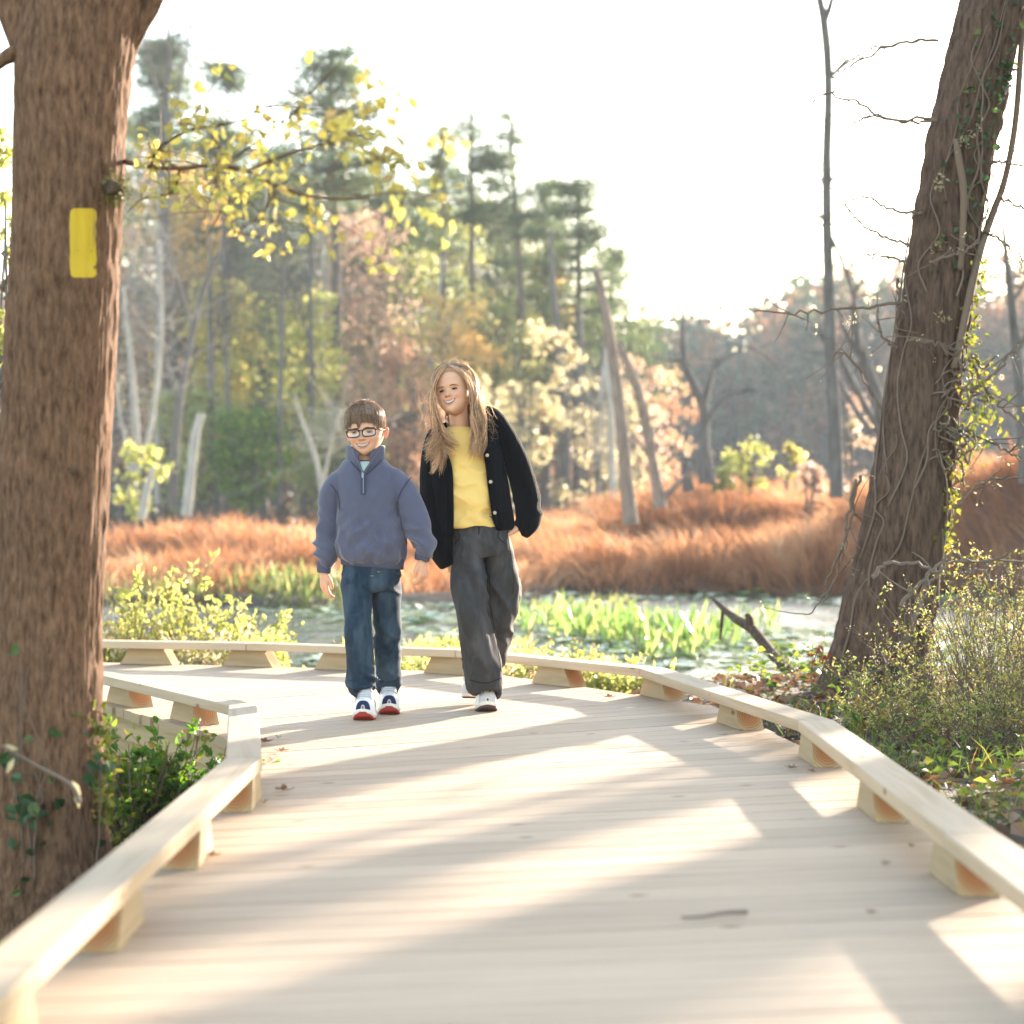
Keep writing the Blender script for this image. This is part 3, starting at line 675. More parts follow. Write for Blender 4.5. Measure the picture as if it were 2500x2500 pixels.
tips = []; mb = MB()
for t_ in RT_TWIGS: twig_run(t_, DR - 0.1, 0.0085, 0.0038, mb, 7, 0.10, tips)
tw = mb.build('bare_twigs', TWIG, rt); tag(tw, kind='stuff')
# pale dead sticks across the foot of the trunk
mb = MB()
for t_ in ([(2130, 1410, -.9), (2170, 1375, -.9), (2225, 1375, -.9), (2290, 1395, -.9), (2340, 1370, -.8), (2500, 1372, -.6)], [(2200, 1480, -.9), (2270, 1400, -.9), (2320, 1355, -.9), (2370, 1370, -.9)], [(2340, 1400, -.8), (2400, 1395, -.8), (2440, 1450, -.8), (2460, 1520, -.8)], [(2215, 1440, -.9), (2255, 1460, -.9)], [(2260, 1420, -.9), (2230, 1520, -.9), (2180, 1600, -.9), (2080, 1690, -.9)], [(2290, 1395, -.8), (2240, 1480, -.85), (2200, 1640, -.9)]):
    twig_run(t_, DR, 0.011, 0.005, mb, 3, 0.12)
tw = mb.build('dead_sticks', TWIG_PALE, rt); tag(tw, kind='stuff')
# ivy and honeysuckle leaves on the right flank
mbi = MB(); c = []
for y in np.linspace(640, 1330, 60):
    k = int(5 + 14 * math.exp(-((y - 1000) / 120) ** 2)); w_ = 0.016 + 0.08 * math.exp(-((y - 1000) / 110) ** 2)
    c.append(np.array([on_rt(y, rng.uniform(-15, 55), 6) for _ in range(k)]) + rng.normal(size=(k, 3)) * np.array([w_, w_, 0.03]) + np.array([w_ * 0.5, 0, 0]))
c = np.concatenate(c); leaves(mbi, c, rng.uniform(0.02, 0.042, len(c)), None, rng.normal(size=c.shape) + np.array([0.3, 0, -0.6]), 0.65, fine=True)
o = mbi.build('honeysuckle_leaves', L_HONEY, rtrunk); tag(o, kind='stuff')
mbi = MB(); c = np.array([on_rt(rng.uniform(0, 700), rng.uniform(40, 120), 5) for _ in range(110)] + [on_rt(rng.uniform(160, 260), rng.uniform(30, 75), 8) for _ in range(40)] + [on_rt(rng.uniform(1600, 1700), rng.uniform(60, 140), 12) for _ in range(50)])
leaves(mbi, c, rng.uniform(0.02, 0.05, len(c)), rng.normal(size=c.shape) * 0.6 + np.array([0, -1, 0.3]), rng.normal(size=c.shape) + np.array([0, -0.2, -0.8]), 0.8)
o = mbi.build('ivy_leaves', L_IVY, rtrunk); tag(o, kind='stuff')
mbi = MB(); c = np.concatenate(tips); c = c[rng.random(len(c)) < 0.5]; c = np.repeat(c, 3, 0) + rng.normal(size=(len(c) * 3, 3)) * 0.012; leaves(mbi, c, 0.018, ratio=0.5); o = mbi.build('dry_seed_heads', L_PALE, tw); tag(o, kind='stuff')
mbi = MB()
for (px, py) in [(2380, 312), (2350, 355), (2295, 450), (2285, 600), (2300, 780)]:
    c = at(px, py, DR - 0.19) + rng.normal(size=(14, 3)) * 0.018; leaves(mbi, c, 0.028, ratio=0.5)
o = mbi.build('seed_heads', L_PALE, rtrunk); tag(o, kind='stuff')
# tangled nest of vine
mb = MB()
for k in range(16):
    c0 = at(2330 + rng.normal() * 18, 1000 + rng.normal() * 70, DR - 0.17); q = c0 + np.cumsum(rng.normal(size=(14, 3)) * 0.035, 0); tube(mb, spline(q - q.mean(0) + c0, 40), 0.005, 5)
o = mb.build('vine_tangle', TWIG_PALE, rtrunk, smooth=True); tag(o, kind='stuff')

# --- bare and dead trees over the marsh
def bare_tree(name, label, cat, d, runs, bark, group=None, base=None, ns=12, fine=0, fl=0.5):
    b0 = runs[0][0]; bp = at(b0[0], b0[1], d)
    t_ = thing(name, (bp[0], d, bp[2]), label, cat, group)
    mbs = MB(); p2, r2 = px_path(runs[0], d, 60); bark_trunk(mbs, p2, r2, ns * 2, r2.mean() * 0.05, 1.2 / r2.mean(), 1.5, int(b0[0]), 0.08)
    mbs.build('trunk', bark, t_, smooth=True)
    if len(runs) > 1 or fine:
        ends = []
        for rn in runs[1:]:
            mbs = MB(); q2, r2 = px_path(rn, d, 30); tube(mbs, q2, r2, 8); ends.append(q2[10:]); mbs.build('limb', bark, t_, smooth=True)
        if fine:
            mbs = MB()
            e = np.concatenate(ends) if ends else p2
            for lev in range(2):
                s = e[rng.integers(0, len(e), fine)]; q = s + (rng.normal(size=s.shape) * np.array([1, 1, 0.7]) + np.array([0, 0, 0.35])) * fl / (1 + lev)
                tubes3(mbs, s, (s + q) / 2 + rng.normal(size=s.shape) * fl * 0.08, q, 0.012 / (1 + lev), 0.005); e = (s + q) / 2
            tag(mbs.build('twigs', bark, t_, smooth=True), kind='stuff')
    return t_
bare_tree('bare_tree', 'slim bare grey tree standing alone in the marsh, forking at its top', 'tree', 35, [
    [(2042, 1215, 18), (2040, 1100, 16), (2028, 850, 15), (2020, 600, 13), (2018, 400, 12), (2022, 200, 11), (2012, 60, 11), (1990, -60, 8), (1965, -300, 6), (1950, -600, 3)],
    [(2014, 50, 8), (2030, 0, 7), (2060, -150, 5), (2080, -400, 3)], [(2026, 190, 6), (2060, 160, 5), (2130, 118, 5), (2200, 105, 4), (2290, 112, 3)], [(2028, 185, 4), (2100, 110, 3), (2160, 60, 3), (2210, 0, 2)],
    [(2024, 445, 5), (2060, 418, 3), (2100, 412, 3), (2140, 440, 2), (2200, 470, 2), (2250, 490, 1.5)], [(2026, 575, 6), (2060, 650, 5), (2085, 730, 5), (2100, 860, 6)], [(2010, 450, 3), (1985, 415, 2)], [(2085, 720, 3), (2110, 680, 2), (2135, 640, 1.5)], [(2020, 560, 3), (2000, 520, 2)]], BARK_G, fine=60, fl=0.35)
bare_tree('leaning_dead_trunk', 'tall dead trunk leaning left with a broken top, no branches', 'dead tree', 42, [[(1540, 1280, 19), (1530, 1180, 17), (1514, 1010, 15), (1490, 830, 13), (1470, 720, 11), (1456, 662, 9)]], BARK_D)
bare_tree('leaning_dead_trunk', 'curved dead trunk leaning left with a low fork near its foot', 'dead tree', 44, [[(1612, 1240, 17), (1598, 1150, 13), (1578, 1040, 12), (1552, 940, 11), (1515, 850, 8), (1500, 830, 5)], [(1612, 1225, 9), (1650, 1185, 7), (1690, 1150, 5)], [(1604, 1190, 7), (1580, 1110, 5), (1545, 1060, 3)]], BARK_D, ns=10)
bare_tree('twisted_dead_tree', 'small crooked dead tree with a forked top rising from the marsh', 'dead tree', 46, [[(1728, 1180, 22), (1718, 1090, 15), (1717, 1000, 12), (1695, 945, 11), (1672, 890, 9), (1667, 810, 6), (1672, 740, 2)], [(1717, 1000, 9), (1730, 940, 7), (1745, 895, 5), (1760, 870, 3)], [(1722, 1040, 6), (1750, 990, 5), (1790, 960, 4), (1850, 950, 3)], [(1672, 880, 5), (1640, 880, 3), (1600, 870, 2)], [(1745, 900, 3), (1780, 870, 3), (1830, 850, 2), (1900, 900, 2), (1960, 1000, 1)]], BARK_G, fine=24, fl=0.3)
bare_tree('tree_stump', 'short broken stump beside the crooked dead tree', 'stump', 46, [[(1682, 1200, 16), (1676, 1165, 13), (1672, 1130, 11)]], BARK_G)
bare_tree('bare_tree', 'bare tree leaning left behind the slim grey tree, forked halfway', 'tree', 40, [[(2165, 1150, 17), (2150, 1000, 15), (2110, 880, 13), (2085, 770, 8), (2090, 690, 4)], [(2110, 880, 8), (2070, 820, 6), (2045, 750, 4)], [(2150, 1060, 9), (2080, 930, 8), (2050, 860, 7), (2025, 800, 4)], [(2130, 1060, 8), (2060, 950, 6), (2000, 800, 4)]], BARK_G, fine=40, fl=0.4)
bare_tree('bare_tree', 'thin bare tree at the right edge beyond the vine covered trunk', 'tree', 30, [[(2500, 1180, 14), (2490, 950, 13), (2470, 750, 11), (2455, 620, 8), (2445, 525, 4)], [(2490, 850, 6), (2530, 760, 4), (2550, 680, 2)], [(2468, 740, 5), (2500, 690, 4), (2520, 600, 2)]], BARK_G, fine=30, fl=0.3)
# fallen mossy limb standing out of the pond
fb = thing('fallen_limb', at(1955, 1680, 12.3), 'dead mossy limb lying slantwise from the bank into the pond', 'fallen branch')
mb = MB(); p2, r2 = px_path([(1985, 1690, 15, 0), (1930, 1645, 14, .3), (1880, 1590, 14, .7), (1835, 1535, 13, 1.0), (1795, 1510, 11, 1.3), (1760, 1480, 7, 1.6), (1742, 1462, 4, 1.7)], 12.2, 60)
bark_trunk(mb, p2, r2, 24, 0.003, 30, 12, 5, 0.12); mb.build('limb', BARK_R, fb, smooth=True)
mb = MB(); p2, r2 = px_path([(1835, 1535, 10, 1.0), (1828, 1508, 9, 1.0), (1820, 1500, 4, 1.0)], 12.2, 12); tube(mb, p2, r2, 10); mb.build('snapped_twig', BARK_R, fb, smooth=True); mb = MB(); p2, r2 = px_path([(1765, 1490, 5, 1.5), (1762, 1530, 4, 1.45), (1758, 1560, 3, 1.4)], 12.2, 12); tube(mb, p2, r2, 7); mb.build('snapped_twig', BARK_R, fb, smooth=True)
mb = MB(); P_, r_ = px_path([(1960, 1665, 15, .1), (1900, 1605, 14, .5)], 12.2, 200); c = P_[rng.integers(0, 200, 500)] + rng.normal(size=(500, 3)) * 0.02 + np.array([0, -0.01, 0.02]); leaves(mb, c, 0.02, ratio=0.4); o = mb.build('moss', MOSS, fb); tag(o, kind='stuff')
# ------------------------------------------------------------------ the wood behind the marsh: every tree a thing
def gz(x, y): return float(ground_h(np.array([x]), np.array([y]))[0])
def pine(px, top, cb, hw, d, tr, n, label, seed, layered=False, lean=0):
    n = int(n * 1.55); hw *= 1.12
    g = np.random.default_rng(seed)
    x = (px - 1250) / FPX * d; z0 = gz(x, d); zt = at(px, top, d)[2]; zb = at(px, cb, d)[2]; W = hw / FPX * d
    t_ = thing('pine_tree', (x, d, z0), label, 'pine tree', 'pines behind the marsh')
    mb = MB(); xs = lean / FPX * d
    P = np.array([(x + xs, d, z0 - .3), (x + xs * .5 + g.normal() * .1, d, z0 + (zt - z0) * .5), (x, d, zt - .2)]); q = spline(P, 24)
    tube(mb, q, np.linspace(tr / FPX * d, 0.05, 24), 8)
    br = []; c = []; lay = g.uniform(0, 1, 9)
    for k in range(n):
        u = g.random() ** 0.8; u = u + (lay[np.argmin(abs(lay - u))] - u) * .12; z = zb + (zt - zb) * u; env = W * (1 - u ** 2.2 * 0.75) * (0.5 + 0.5 * min(1, u * 5))
        a = g.uniform(0, 2 * PI); r_ = env * g.uniform(0.45, 1.0)
        e = np.array([x + math.cos(a) * r_, d + math.sin(a) * r_, z + r_ * g.uniform(-.06, .16)]); s = np.array([x, d, z - r_ * .08])
        br.append((s, e)); m_ = 8 if layered else 10
        for j in range(m_):
            f = g.uniform(0.4, 1.06); c.append(s + (e - s) * f + g.normal(size=3) * np.array([.34, .34, .10]) * (1.0 if layered else 1.3))
    s = np.array([b_[0] for b_ in br]); e = np.array([b_[1] for b_ in br])
    tubes3(mb, s, (s + e) / 2 - np.array([0, 0, .1]), e, 0.05, 0.02)
    mb.build('trunk', BARK_P, t_, smooth=True)
    c = np.array(c); K = 14
    cc = np.repeat(c, K, 0) + g.normal(size=(len(c) * K, 3)) * np.array([.20, .20, .08])
    mb = MB(); leaves(mb, cc, g.uniform(.12, .27, len(cc)), None, g.normal(size=cc.shape) * np.array([1, 1, .7]) + np.array([0, 0, .35]), 0.20, g)
    tag(mb.build('crown', L_NEED, t_), kind='stuff'); return t_
PINES = [
    (402, 95, 350, 88, 86, 16, 46, 'tall pine with a thin ragged crown close beside the trunk with yellow paint', False, 0),
    (556, 168, 225, 62, 96, 9, 16, 'thin pine showing two small dark tufts above the yellow branch', False, 0),
    (548, 300, 640, 125, 90, 14, 62, 'dense pine with a broad crown behind the branch of yellow leaves', False, 0),
    (806, 118, 520, 205, 80, 18, 84, 'tallest pine, layered flat boughs and a long straight trunk behind the boy', True, 16),
    (688, 360, 800, 120, 95, 14, 56, 'dark pine just left of the tallest pine with layered boughs', False, 0),
    (930, 440, 800, 115, 92, 14, 54, 'mid height pine right of the tallest layered pine', False, 0),
    (1078, 300, 720, 78, 88, 12, 26, 'slender sparse pine above the girl, left of a pair of see-through pines', True, 0),
    (1150, 255, 560, 85, 84, 12, 26, 'sparse pine with an open see-through top above the girl', True, 0),
    (1245, 278, 640, 88, 84, 14, 28, 'sparse pine with small flat boughs and a bare dark stem, right above the girl', True, 20),
    (1330, 450, 980, 112, 90, 16, 62, 'dense pine left of the rounded pine at the end of the wood', False, 0),
    (1412, 428, 960, 128, 86, 18, 62, 'big rounded dense pine at the right end of the wood', False, 0),
    (1492, 600, 1040, 95, 92, 14, 50, 'lower pine on the right slope of the wood, behind the tall leaning dead trunk', False, 0),
    (1566, 790, 1060, 74, 98, 11, 34, 'smallest pine, last on the right end of the wood', False, 0),
    (470, 560, 900, 110, 100, 12, 40, 'shaded pine deep in the wood right of the trunk with yellow paint', False, 0),
    (1010, 560, 900, 90, 98, 12, 36, 'shaded pine deep in the wood between boy and girl', False, 0)]
for i, p in enumerate(PINES): pine(p[0], p[1], p[2], p[3], p[4], p[5], p[6], p[7], 100 + i, p[8], p[9])

def leafy(name, px, top, bot, hw, d, mat, n, label, cat, seed, leaf=(.16, .30), stems=3, bark=None, group='autumn trees behind the marsh', hollow=0.3):
    n = int(n * 1.5)
    g = np.random.default_rng(seed); x = (px - 1250) / FPX * d; z0 = gz(x, d); zt = at(px, top, d)[2]; zb = max(at(px, bot, d)[2], z0 + 0.05); W = hw / FPX * d
    t_ = thing(name, (x, d, z0), label, cat, group)
    mb = MB(); ends = []
    for k in range(stems):
        a = g.uniform(0, 2 * PI); e = np.array([x + math.cos(a) * W * .45, d + math.sin(a) * W * .45, zt - (zt - zb) * g.uniform(.1, .35)])
        s = np.array([x + g.normal() * .12, d + g.normal() * .12, z0 - .2]); m_ = (s + e) / 2 + g.normal(size=3) * .12 * W
        q = spline([s, m_, e], 18); tube(mb, q, np.linspace(0.018 * (zt - z0) / max(1, stems ** .5) + .02, .02, 18) * (.35 if d < 20 else 1), 7)
        for j in range(9):
            o_ = q[g.integers(5, 18)]; ends.append((o_, o_ + g.normal(size=3) * np.array([.55, .55, .35]) * W + np.array([0, 0, .15 * W])))
    s = np.array([e[0] for e in ends]); e = np.array([e[1] for e in ends]); tubes3(mb, s, (s + e) / 2 + np.array([0, 0, .1 * W]), e, .03, .012)
    mb.build('trunk', bark or BARK_G, t_, smooth=True)
    nb = max(10, n // 34); a = g.uniform(0, 2 * PI, nb); u = g.random(nb); rr = W * np.sqrt(1 - (2 * u - 1) ** 2 * .8) * g.uniform(hollow, 1, nb)
    cb_ = np.stack([x + np.cos(a) * rr, d + np.sin(a) * rr, zb + (zt - zb) * u], 1)
    c = cb_[g.integers(0, nb, n)] + g.normal(size=(n, 3)) * np.array([.17, .17, .13]) * W
    c[:, 2] = np.maximum(c[:, 2], z0 + .05)
    mb = MB(); leaves(mb, c, g.uniform(leaf[0], leaf[1], n), None, g.normal(size=(n, 3)) + np.array([0, 0, -.4]), .6, g)
    tag(mb.build('crown', mat, t_), kind='stuff'); return t_
AUT = [
    (300, 560, 1150, 130, 78, L_PINK, 1500, 'pale pinkish brown tree beside the trunk with yellow paint'),
    (455, 420, 800, 95, 86, L_ORG, 1500, 'orange yellow tree behind the branch of yellow leaves'),
    (545, 690, 1000, 95, 76, L_YEL, 1500, 'bright yellow tree left of the boy, above pale bare stems'),
    (655, 640, 1150, 135, 82, L_OLIVE, 2300, 'broad olive green tree left of the boy'),
    (750, 720, 1180, 105, 78, L_LIME, 1700, 'yellow green tree directly above the boy'),
    (885, 540, 1000, 135, 86, L_PINK, 2000, 'tall pinkish brown oak between boy and girl, highest of the brown crowns'),
    (965, 830, 1200, 105, 76, L_RUST, 1500, 'rust coloured tree between the heads of boy and girl'),
    (1110, 720, 1120, 105, 80, L_ORG, 1700, 'orange tree rising just behind the head of the girl'),
    (1015, 620, 1000, 90, 88, L_OLIVE, 1300, 'olive tree up behind the gap between the children'),
    (1235, 700, 1150, 105, 84, L_OLIVE, 1700, 'olive yellow tree just right of the head of the girl'),
    (1290, 800, 1230, 70, 70, L_PALE, 480, 'thin pale straw coloured willow right of the girl'),
    (1375, 760, 1235, 70, 72, L_PALE, 330, 'thin pale straw coloured willow under the big rounded pine'),
    (1445, 860, 1235, 60, 74, L_PALE, 400, 'thin pale straw coloured willow under the right side of the big rounded pine'),
    (1180, 930, 1240, 95, 72, L_PALE, 560, 'pale straw coloured bush behind the shoulders of the girl'),
    (470, 960, 1225, 120, 72, L_OLIVE, 1500, 'low olive bush among the pale bare stems'),
    (610, 1010, 1225, 95, 70, L_GRN, 1500, 'dark green low bush left of the boy'),
    (330, 1090, 1250, 60, 56, L_LIME, 260, 'low yellow green bush at the foot of the wood beside the thick left trunk'),
    (830, 1020, 1225, 120, 74, L_OLIVE, 1500, 'low olive bush behind the head of the boy'),
    (1560, 850, 1190, 75, 84, L_PINK, 560, 'pale pinkish tree behind the two leaning dead trunks'),
    (1640, 890, 1180, 70, 92, L_RUST, 560, 'reddish tree left of the crooked dead tree'),
    (1510, 960, 1215, 80, 80, L_PALE, 900, 'pale bush between the rounded pine and the leaning dead trunk')]
for i, p in enumerate(AUT):
    leafy('autumn_tree' if 'bush' not in p[7] else 'bush', p[0], p[1], p[2], p[3], p[4], p[5], p[6], p[7], 'tree' if 'bush' not in p[7] else 'bush', 300 + i)
for i, p in enumerate([(1830, 1085, 1185, 55, 48, L_LIME, 420, 'yellow green bush in the marsh right of the crooked dead tree'), (1932, 1088, 1180, 34, 50, L_YEL, 260, 'small yellowish bush in the marsh left of the slim bare tree'), (1762, 1120, 1200, 45, 47, L_OLIVE, 300, 'olive bush around the foot of the crooked dead tree'), (1985, 1120, 1200, 40, 44, L_PINK, 240, 'brownish bush at the foot of the slim bare tree'), (2085, 950, 1190, 50, 41, L_PINK, 200, 'thin brown bush beside the leaning forked bare tree')]):
    leafy('marsh_bush', *p[:7], p[7], 'bush', 340 + i, leaf=(.07, .14), group='bushes in the marsh')
STEMS = [('bare_tree', 'pale bare trunk leaning right at the edge of the wood, whitest of the stems', [[(455, 1260, 14), (465, 1160, 12), (478, 1060, 11), (492, 1010, 9)]], BARK_W, 55, 0),
    ('bare_tree', 'grey bare tree bending right over the wood edge, left of the boy', [[(420, 1240, 12), (430, 1050, 11), (455, 880, 9), (500, 700, 7), (540, 610, 4)], [(440, 980, 6), (400, 860, 4), (370, 720, 2)], [(470, 800, 5), (420, 640, 3), (385, 520, 2)]], BARK_G, 60, 60),
    ('bare_tree', 'bare multi-stemmed pale tree close to the thick left trunk', [[(345, 1260, 10), (335, 1100, 9), (322, 900, 7), (300, 700, 4)], [(340, 1180, 7), (375, 1000, 6), (395, 800, 4), (390, 600, 2)], [(345, 1230, 7), (300, 1050, 5), (275, 880, 3)]], BARK_W, 58, 90),
    ('bare_tree', 'short pale stem leaning right, low beside the thick left trunk', [[(345, 1265, 11), (360, 1190, 9), (375, 1140, 6)]], BARK_W, 46, 0),
    ('bare_tree', 'bare grey sapling with crossing branches left of the boy', [[(790, 1230, 7), (770, 1120, 6), (735, 1020, 4), (720, 960, 2)], [(785, 1190, 5), (810, 1080, 3), (830, 1000, 2)]], BARK_W, 56, 50),
    ('bare_tree', 'dark straight trunk in the shade of the wood left of the boy', [[(568, 1235, 15), (565, 1000, 13), (556, 800, 11), (548, 560, 8), (545, 400, 4)]], BARK_P, 84, 0),
    ('bare_tree', 'slim dark trunk deep in the wood nearest the boy', [[(672, 1235, 12), (668, 1000, 11), (665, 820, 8), (660, 640, 5)]], BARK_P, 86, 0),
    ('bare_tree', 'dark trunk behind the gap between boy and girl', [[(950, 1235, 11), (950, 900, 9), (940, 700, 6), (935, 500, 4)]], BARK_P, 88, 0),
    ('bare_tree', 'tall leafless tree with fine twigs reaching above the pines at the upper left', [[(398, 1230, 12), (402, 700, 10), (408, 300, 7), (412, 60, 4), (415, -80, 2)], [(406, 330, 4), (440, 200, 3), (470, 60, 2)], [(406, 300, 4), (370, 180, 3), (345, 60, 2)], [(409, 200, 3), (440, 90, 2), (450, -20, 1.5)]], BARK_G, 82, 240),
    ('bare_tree', 'grey trunk under the rounded pine at the end of the wood, left of its pair', [[(1385, 1240, 11), (1380, 1000, 10), (1350, 700, 8), (1345, 560, 5)]], BARK_G, 82, 0),
    ('bare_tree', 'grey trunk under the rounded pine at the end of the wood, right of its pair', [[(1420, 1240, 10), (1425, 1000, 9), (1415, 760, 6)]], BARK_G, 80, 0)]
for (nm, lb, rn, bk, d, fn) in STEMS: bare_tree(nm, lb, 'tree', d, rn, bk, 'bare stems at the edge of the wood', ns=8, fine=fn, fl=0.9)

g = np.random.default_rng(77)
for k in range(40):
    px = 250 + 1130 * (k + g.random() * .8) / 40; tp = np.interp(px, [250, 450, 560, 650, 720, 800, 900, 1000, 1080, 1160, 1250, 1330, 1400], [230, 280, 260, 350, 330, 330, 400, 440, 400, 390, 390, 440, 520]) + g.uniform(-10, 130)
    if k % 2: t_ = pine(px, tp, tp + 420, g.uniform(70, 105), g.uniform(98, 112), 10, 34, 'dark pine standing deep in the wood behind the marsh', 700 + k, False, 0)
    else: t_ = leafy('autumn_tree', px, tp + 90, 1000, g.uniform(80, 115), g.uniform(94, 108), [L_OLIVE, L_LIME, L_PINK, L_OLIVE, L_ORG][k // 2 % 5], 1500, 'tall ' + ['olive', 'yellow green', 'pinkish brown', 'dull olive', 'orange'][k // 2 % 5] + ' tree standing deep in the wood behind the marsh', 'tree', 700 + k)
    t_['group'] = 'trees deep in the wood'
for k in range(26):
    px = g.uniform(270, 1520); d = g.uniform(70, 100); tp = np.interp(px, [250, 800, 1250, 1500], [420, 480, 560, 860]) + g.uniform(-60, 160); r_ = g.uniform(5, 10); ln = g.normal() * 26
    bare_tree('bare_tree', 'thin bare grey trunk with fine twigs standing in the wood behind the marsh', 'tree', d, [[(px, 1232, r_), (px + ln * .4, 900, r_ * .8), (px + ln, tp, 2)], [(px + ln * .5, 850, r_ * .4), (px + ln * .5 + g.normal() * 40, tp + 150, 1.5)]], BARK_G if k % 3 else BARK_W, 'thin bare trunks in the wood', ns=6, fine=70, fl=1.1)
# far wooded ridge: reads as one mass
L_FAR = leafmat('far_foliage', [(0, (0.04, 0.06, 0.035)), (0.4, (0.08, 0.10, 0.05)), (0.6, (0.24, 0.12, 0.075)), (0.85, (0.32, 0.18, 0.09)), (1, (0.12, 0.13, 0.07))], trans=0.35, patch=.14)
mb = MB(); mbt = MB(); g = np.random.default_rng(5)
def top_row(px): return np.interp(px, [-1300, 250, 700, 1100, 1500, 1620, 1720, 1800, 1850, 1910, 1990, 2080, 2200, 2350, 2500, 3800], [740, 800, 840, 860, 880, 872, 885, 890, 850, 800, 765, 775, 762, 752, 745, 720])
for row, (d0, cnt_) in enumerate([(190, 170), (215, 200), (245, 215)]):
    for k in range(cnt_):
        px = -1250 + 5000 * (k + g.random()) / cnt_; d = d0 + g.uniform(-8, 8); x = (px - 1250) / FPX * d; z0 = gz(x, d)
        zt = at(px, top_row(px) + g.uniform(-135, -40) + (2 - row) * 36, d)[2]; H_ = max(zt - z0, 5)
        W = H_ * g.uniform(.16, .24); m_ = 210
        u = g.random(m_); c = np.stack([x + g.normal(size=m_) * W * .6 * (1.2 - u), d + g.normal(size=m_) * W * .6, z0 + H_ * (.02 + .98 * u)], 1)
        c0 = c[g.integers(0, m_, 14)]; c = c0[g.integers(0, 14, m_)] + g.normal(size=(m_, 3)) * .9
        leaves(mb, c, g.uniform(.7, 1.5, m_), None, None, .7, g)
        tube(mbt, np.array([(x, d, z0 - .5), (x, d, z0 + H_ * .9)]), np.array([.22, .08]), 5, caps=False)
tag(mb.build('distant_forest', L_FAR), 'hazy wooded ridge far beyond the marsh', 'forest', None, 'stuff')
tag(mbt.build('distant_tree_trunks', BARK_G), 'rows of grey trunks under the far wooded ridge', 'forest', None, 'stuff')
# understory filling the inside of the near wood
mb = MB(); n = 9000; px = g.uniform(150, 1620, n); d = g.uniform(92, 112, n); u = g.random(n) ** 1.3
x = (px - 1250) / FPX * d; z = -.2 + u * np.interp(px, [150, 1200, 1500, 1640], [9, 8, 6, 2])
leaves(mb, np.stack([x, d, z], 1), g.uniform(.3, .6, n), None, None, .6, g)
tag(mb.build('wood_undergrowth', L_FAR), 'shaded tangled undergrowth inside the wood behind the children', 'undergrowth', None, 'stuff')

# ------------------------------------------------------------------ red marsh grass
m, n_, l_, b = newmat('hummock_soil'); b.inputs['Base Color'].default_value = (0.12, 0.055, 0.03, 1); b.inputs['Roughness'].default_value = .95
L_GRASS = leafmat('rusty_marsh_grass', [(0.0, (0.17, 0.075, 0.042)), (0.45, (0.34, 0.165, 0.09)), (0.8, (0.47, 0.28, 0.17)), (1.0, (0.52, 0.39, 0.26))], trans=0.5, patch=.55, rough=.6, spec=.2)
HUM = [(1720, 34.5, 2.4, 1.6, .32), (2030, 35, 2.2, 1.8, .48), (1540, 34, 1.2, 1.1, .10), (1890, 34, 1.6, 1.3, .36), (1610, 45, 2.2, 2, .70), (1780, 46, 2.0, 2, .92), (1940, 47, 2.2, 2, .85), (1450, 47, 2.4, 2, .45), (2290, 37, 3, 2.5, 1.2), (2440, 35, 2.2, 2, 1.45), (2560, 34, 2, 2, 1.6),
       (300, 39, 2.4, 2, .25), (440, 40, 1.6, 1.8, .42), (600, 39, 2.2, 2, .50), (800, 41, 2.0, 2, .40), (960, 43, 2.4, 2, .25), (640, 34, 1.1, 1.0, .12), (1080, 41, 2.0, 1.6, .30), (1250, 43, 2.4, 2, .30), (770, 33.5, 1.3, 1.1, .28), (480, 35, 1.3, 1.1, .10), (1350, 38, 1.8, 1.4, .22), (2150, 45, 3.5, 2.5, 1.0), (1780, 56, 5, 3, 1.0), (1350, 56, 5, 3, .3), (2100, 58, 5, 3, .9)]
mb = MB(); mg = MB()
for i, (px, d, rx, ry, h) in enumerate(HUM):
    h *= 1.25; rx *= .9
    x0 = (px - 1250) / FPX * d; z0 = max(gz(x0, d), -0.5)
    u, v_ = np.meshgrid(np.linspace(0, 2 * PI, 28, endpoint=False), np.linspace(0, 1, 10))
    rr = v_ * (1 + .22 * vnoise(np.stack([np.cos(u).ravel() * 1.5, np.sin(u).ravel() * 1.5, np.full(u.size, i * 3.1)], 1), 4).reshape(u.shape))
    zz = z0 - .08 + h * (1 - v_ ** 2) + .10 * vnoise(np.stack([(np.cos(u) * v_).ravel() * 4, (np.sin(u) * v_).ravel() * 4, np.full(u.size, i)], 1), 6).reshape(u.shape)
    mb.add(np.stack([x0 + np.cos(u) * rr * rx, d + np.sin(u) * rr * ry, zz], -1).reshape(-1, 3), grid_faces(10, 28)[:, ::-1])
    k = int(2300 * rx * ry ** .5 / 3); a = g.uniform(0, 2 * PI, k); r_ = np.sqrt(g.random(k))
    b0 = np.stack([x0 + np.cos(a) * r_ * rx * 1.08, d + np.sin(a) * r_ * ry * 1.08, z0 - .1 + h * np.maximum(0, 1 - r_ ** 2)], 1)
    ln = g.uniform(.28, .62, k); wind = fbm(b0 * 0.7, 2, 8)
    cl = vnoise(b0 * np.array([2.2, 1.6, 0]), 77); ln = ln * (1 + .45 * cl)
    t = b0 + np.stack([np.cos(a) * r_ * .22 - .10 + .4 * wind + g.normal(size=k) * .22, np.sin(a) * r_ * .2 + g.normal(size=k) * .16, ln], 1) 
    blades(mg, b0, t, g.uniform(.012, .026, k))
k = 17000; d = g.uniform(33.5, 72, k) ; px = g.uniform(-500, 3000, k); x = (px - 1250) / FPX * d; z = ground_h(x, d); ok = z > -.56
x, d, z = x[ok], d[ok], z[ok]; k = len(x); b0 = np.stack([x, d, z - .03], 1); wind = fbm(b0 * .6, 2, 8)
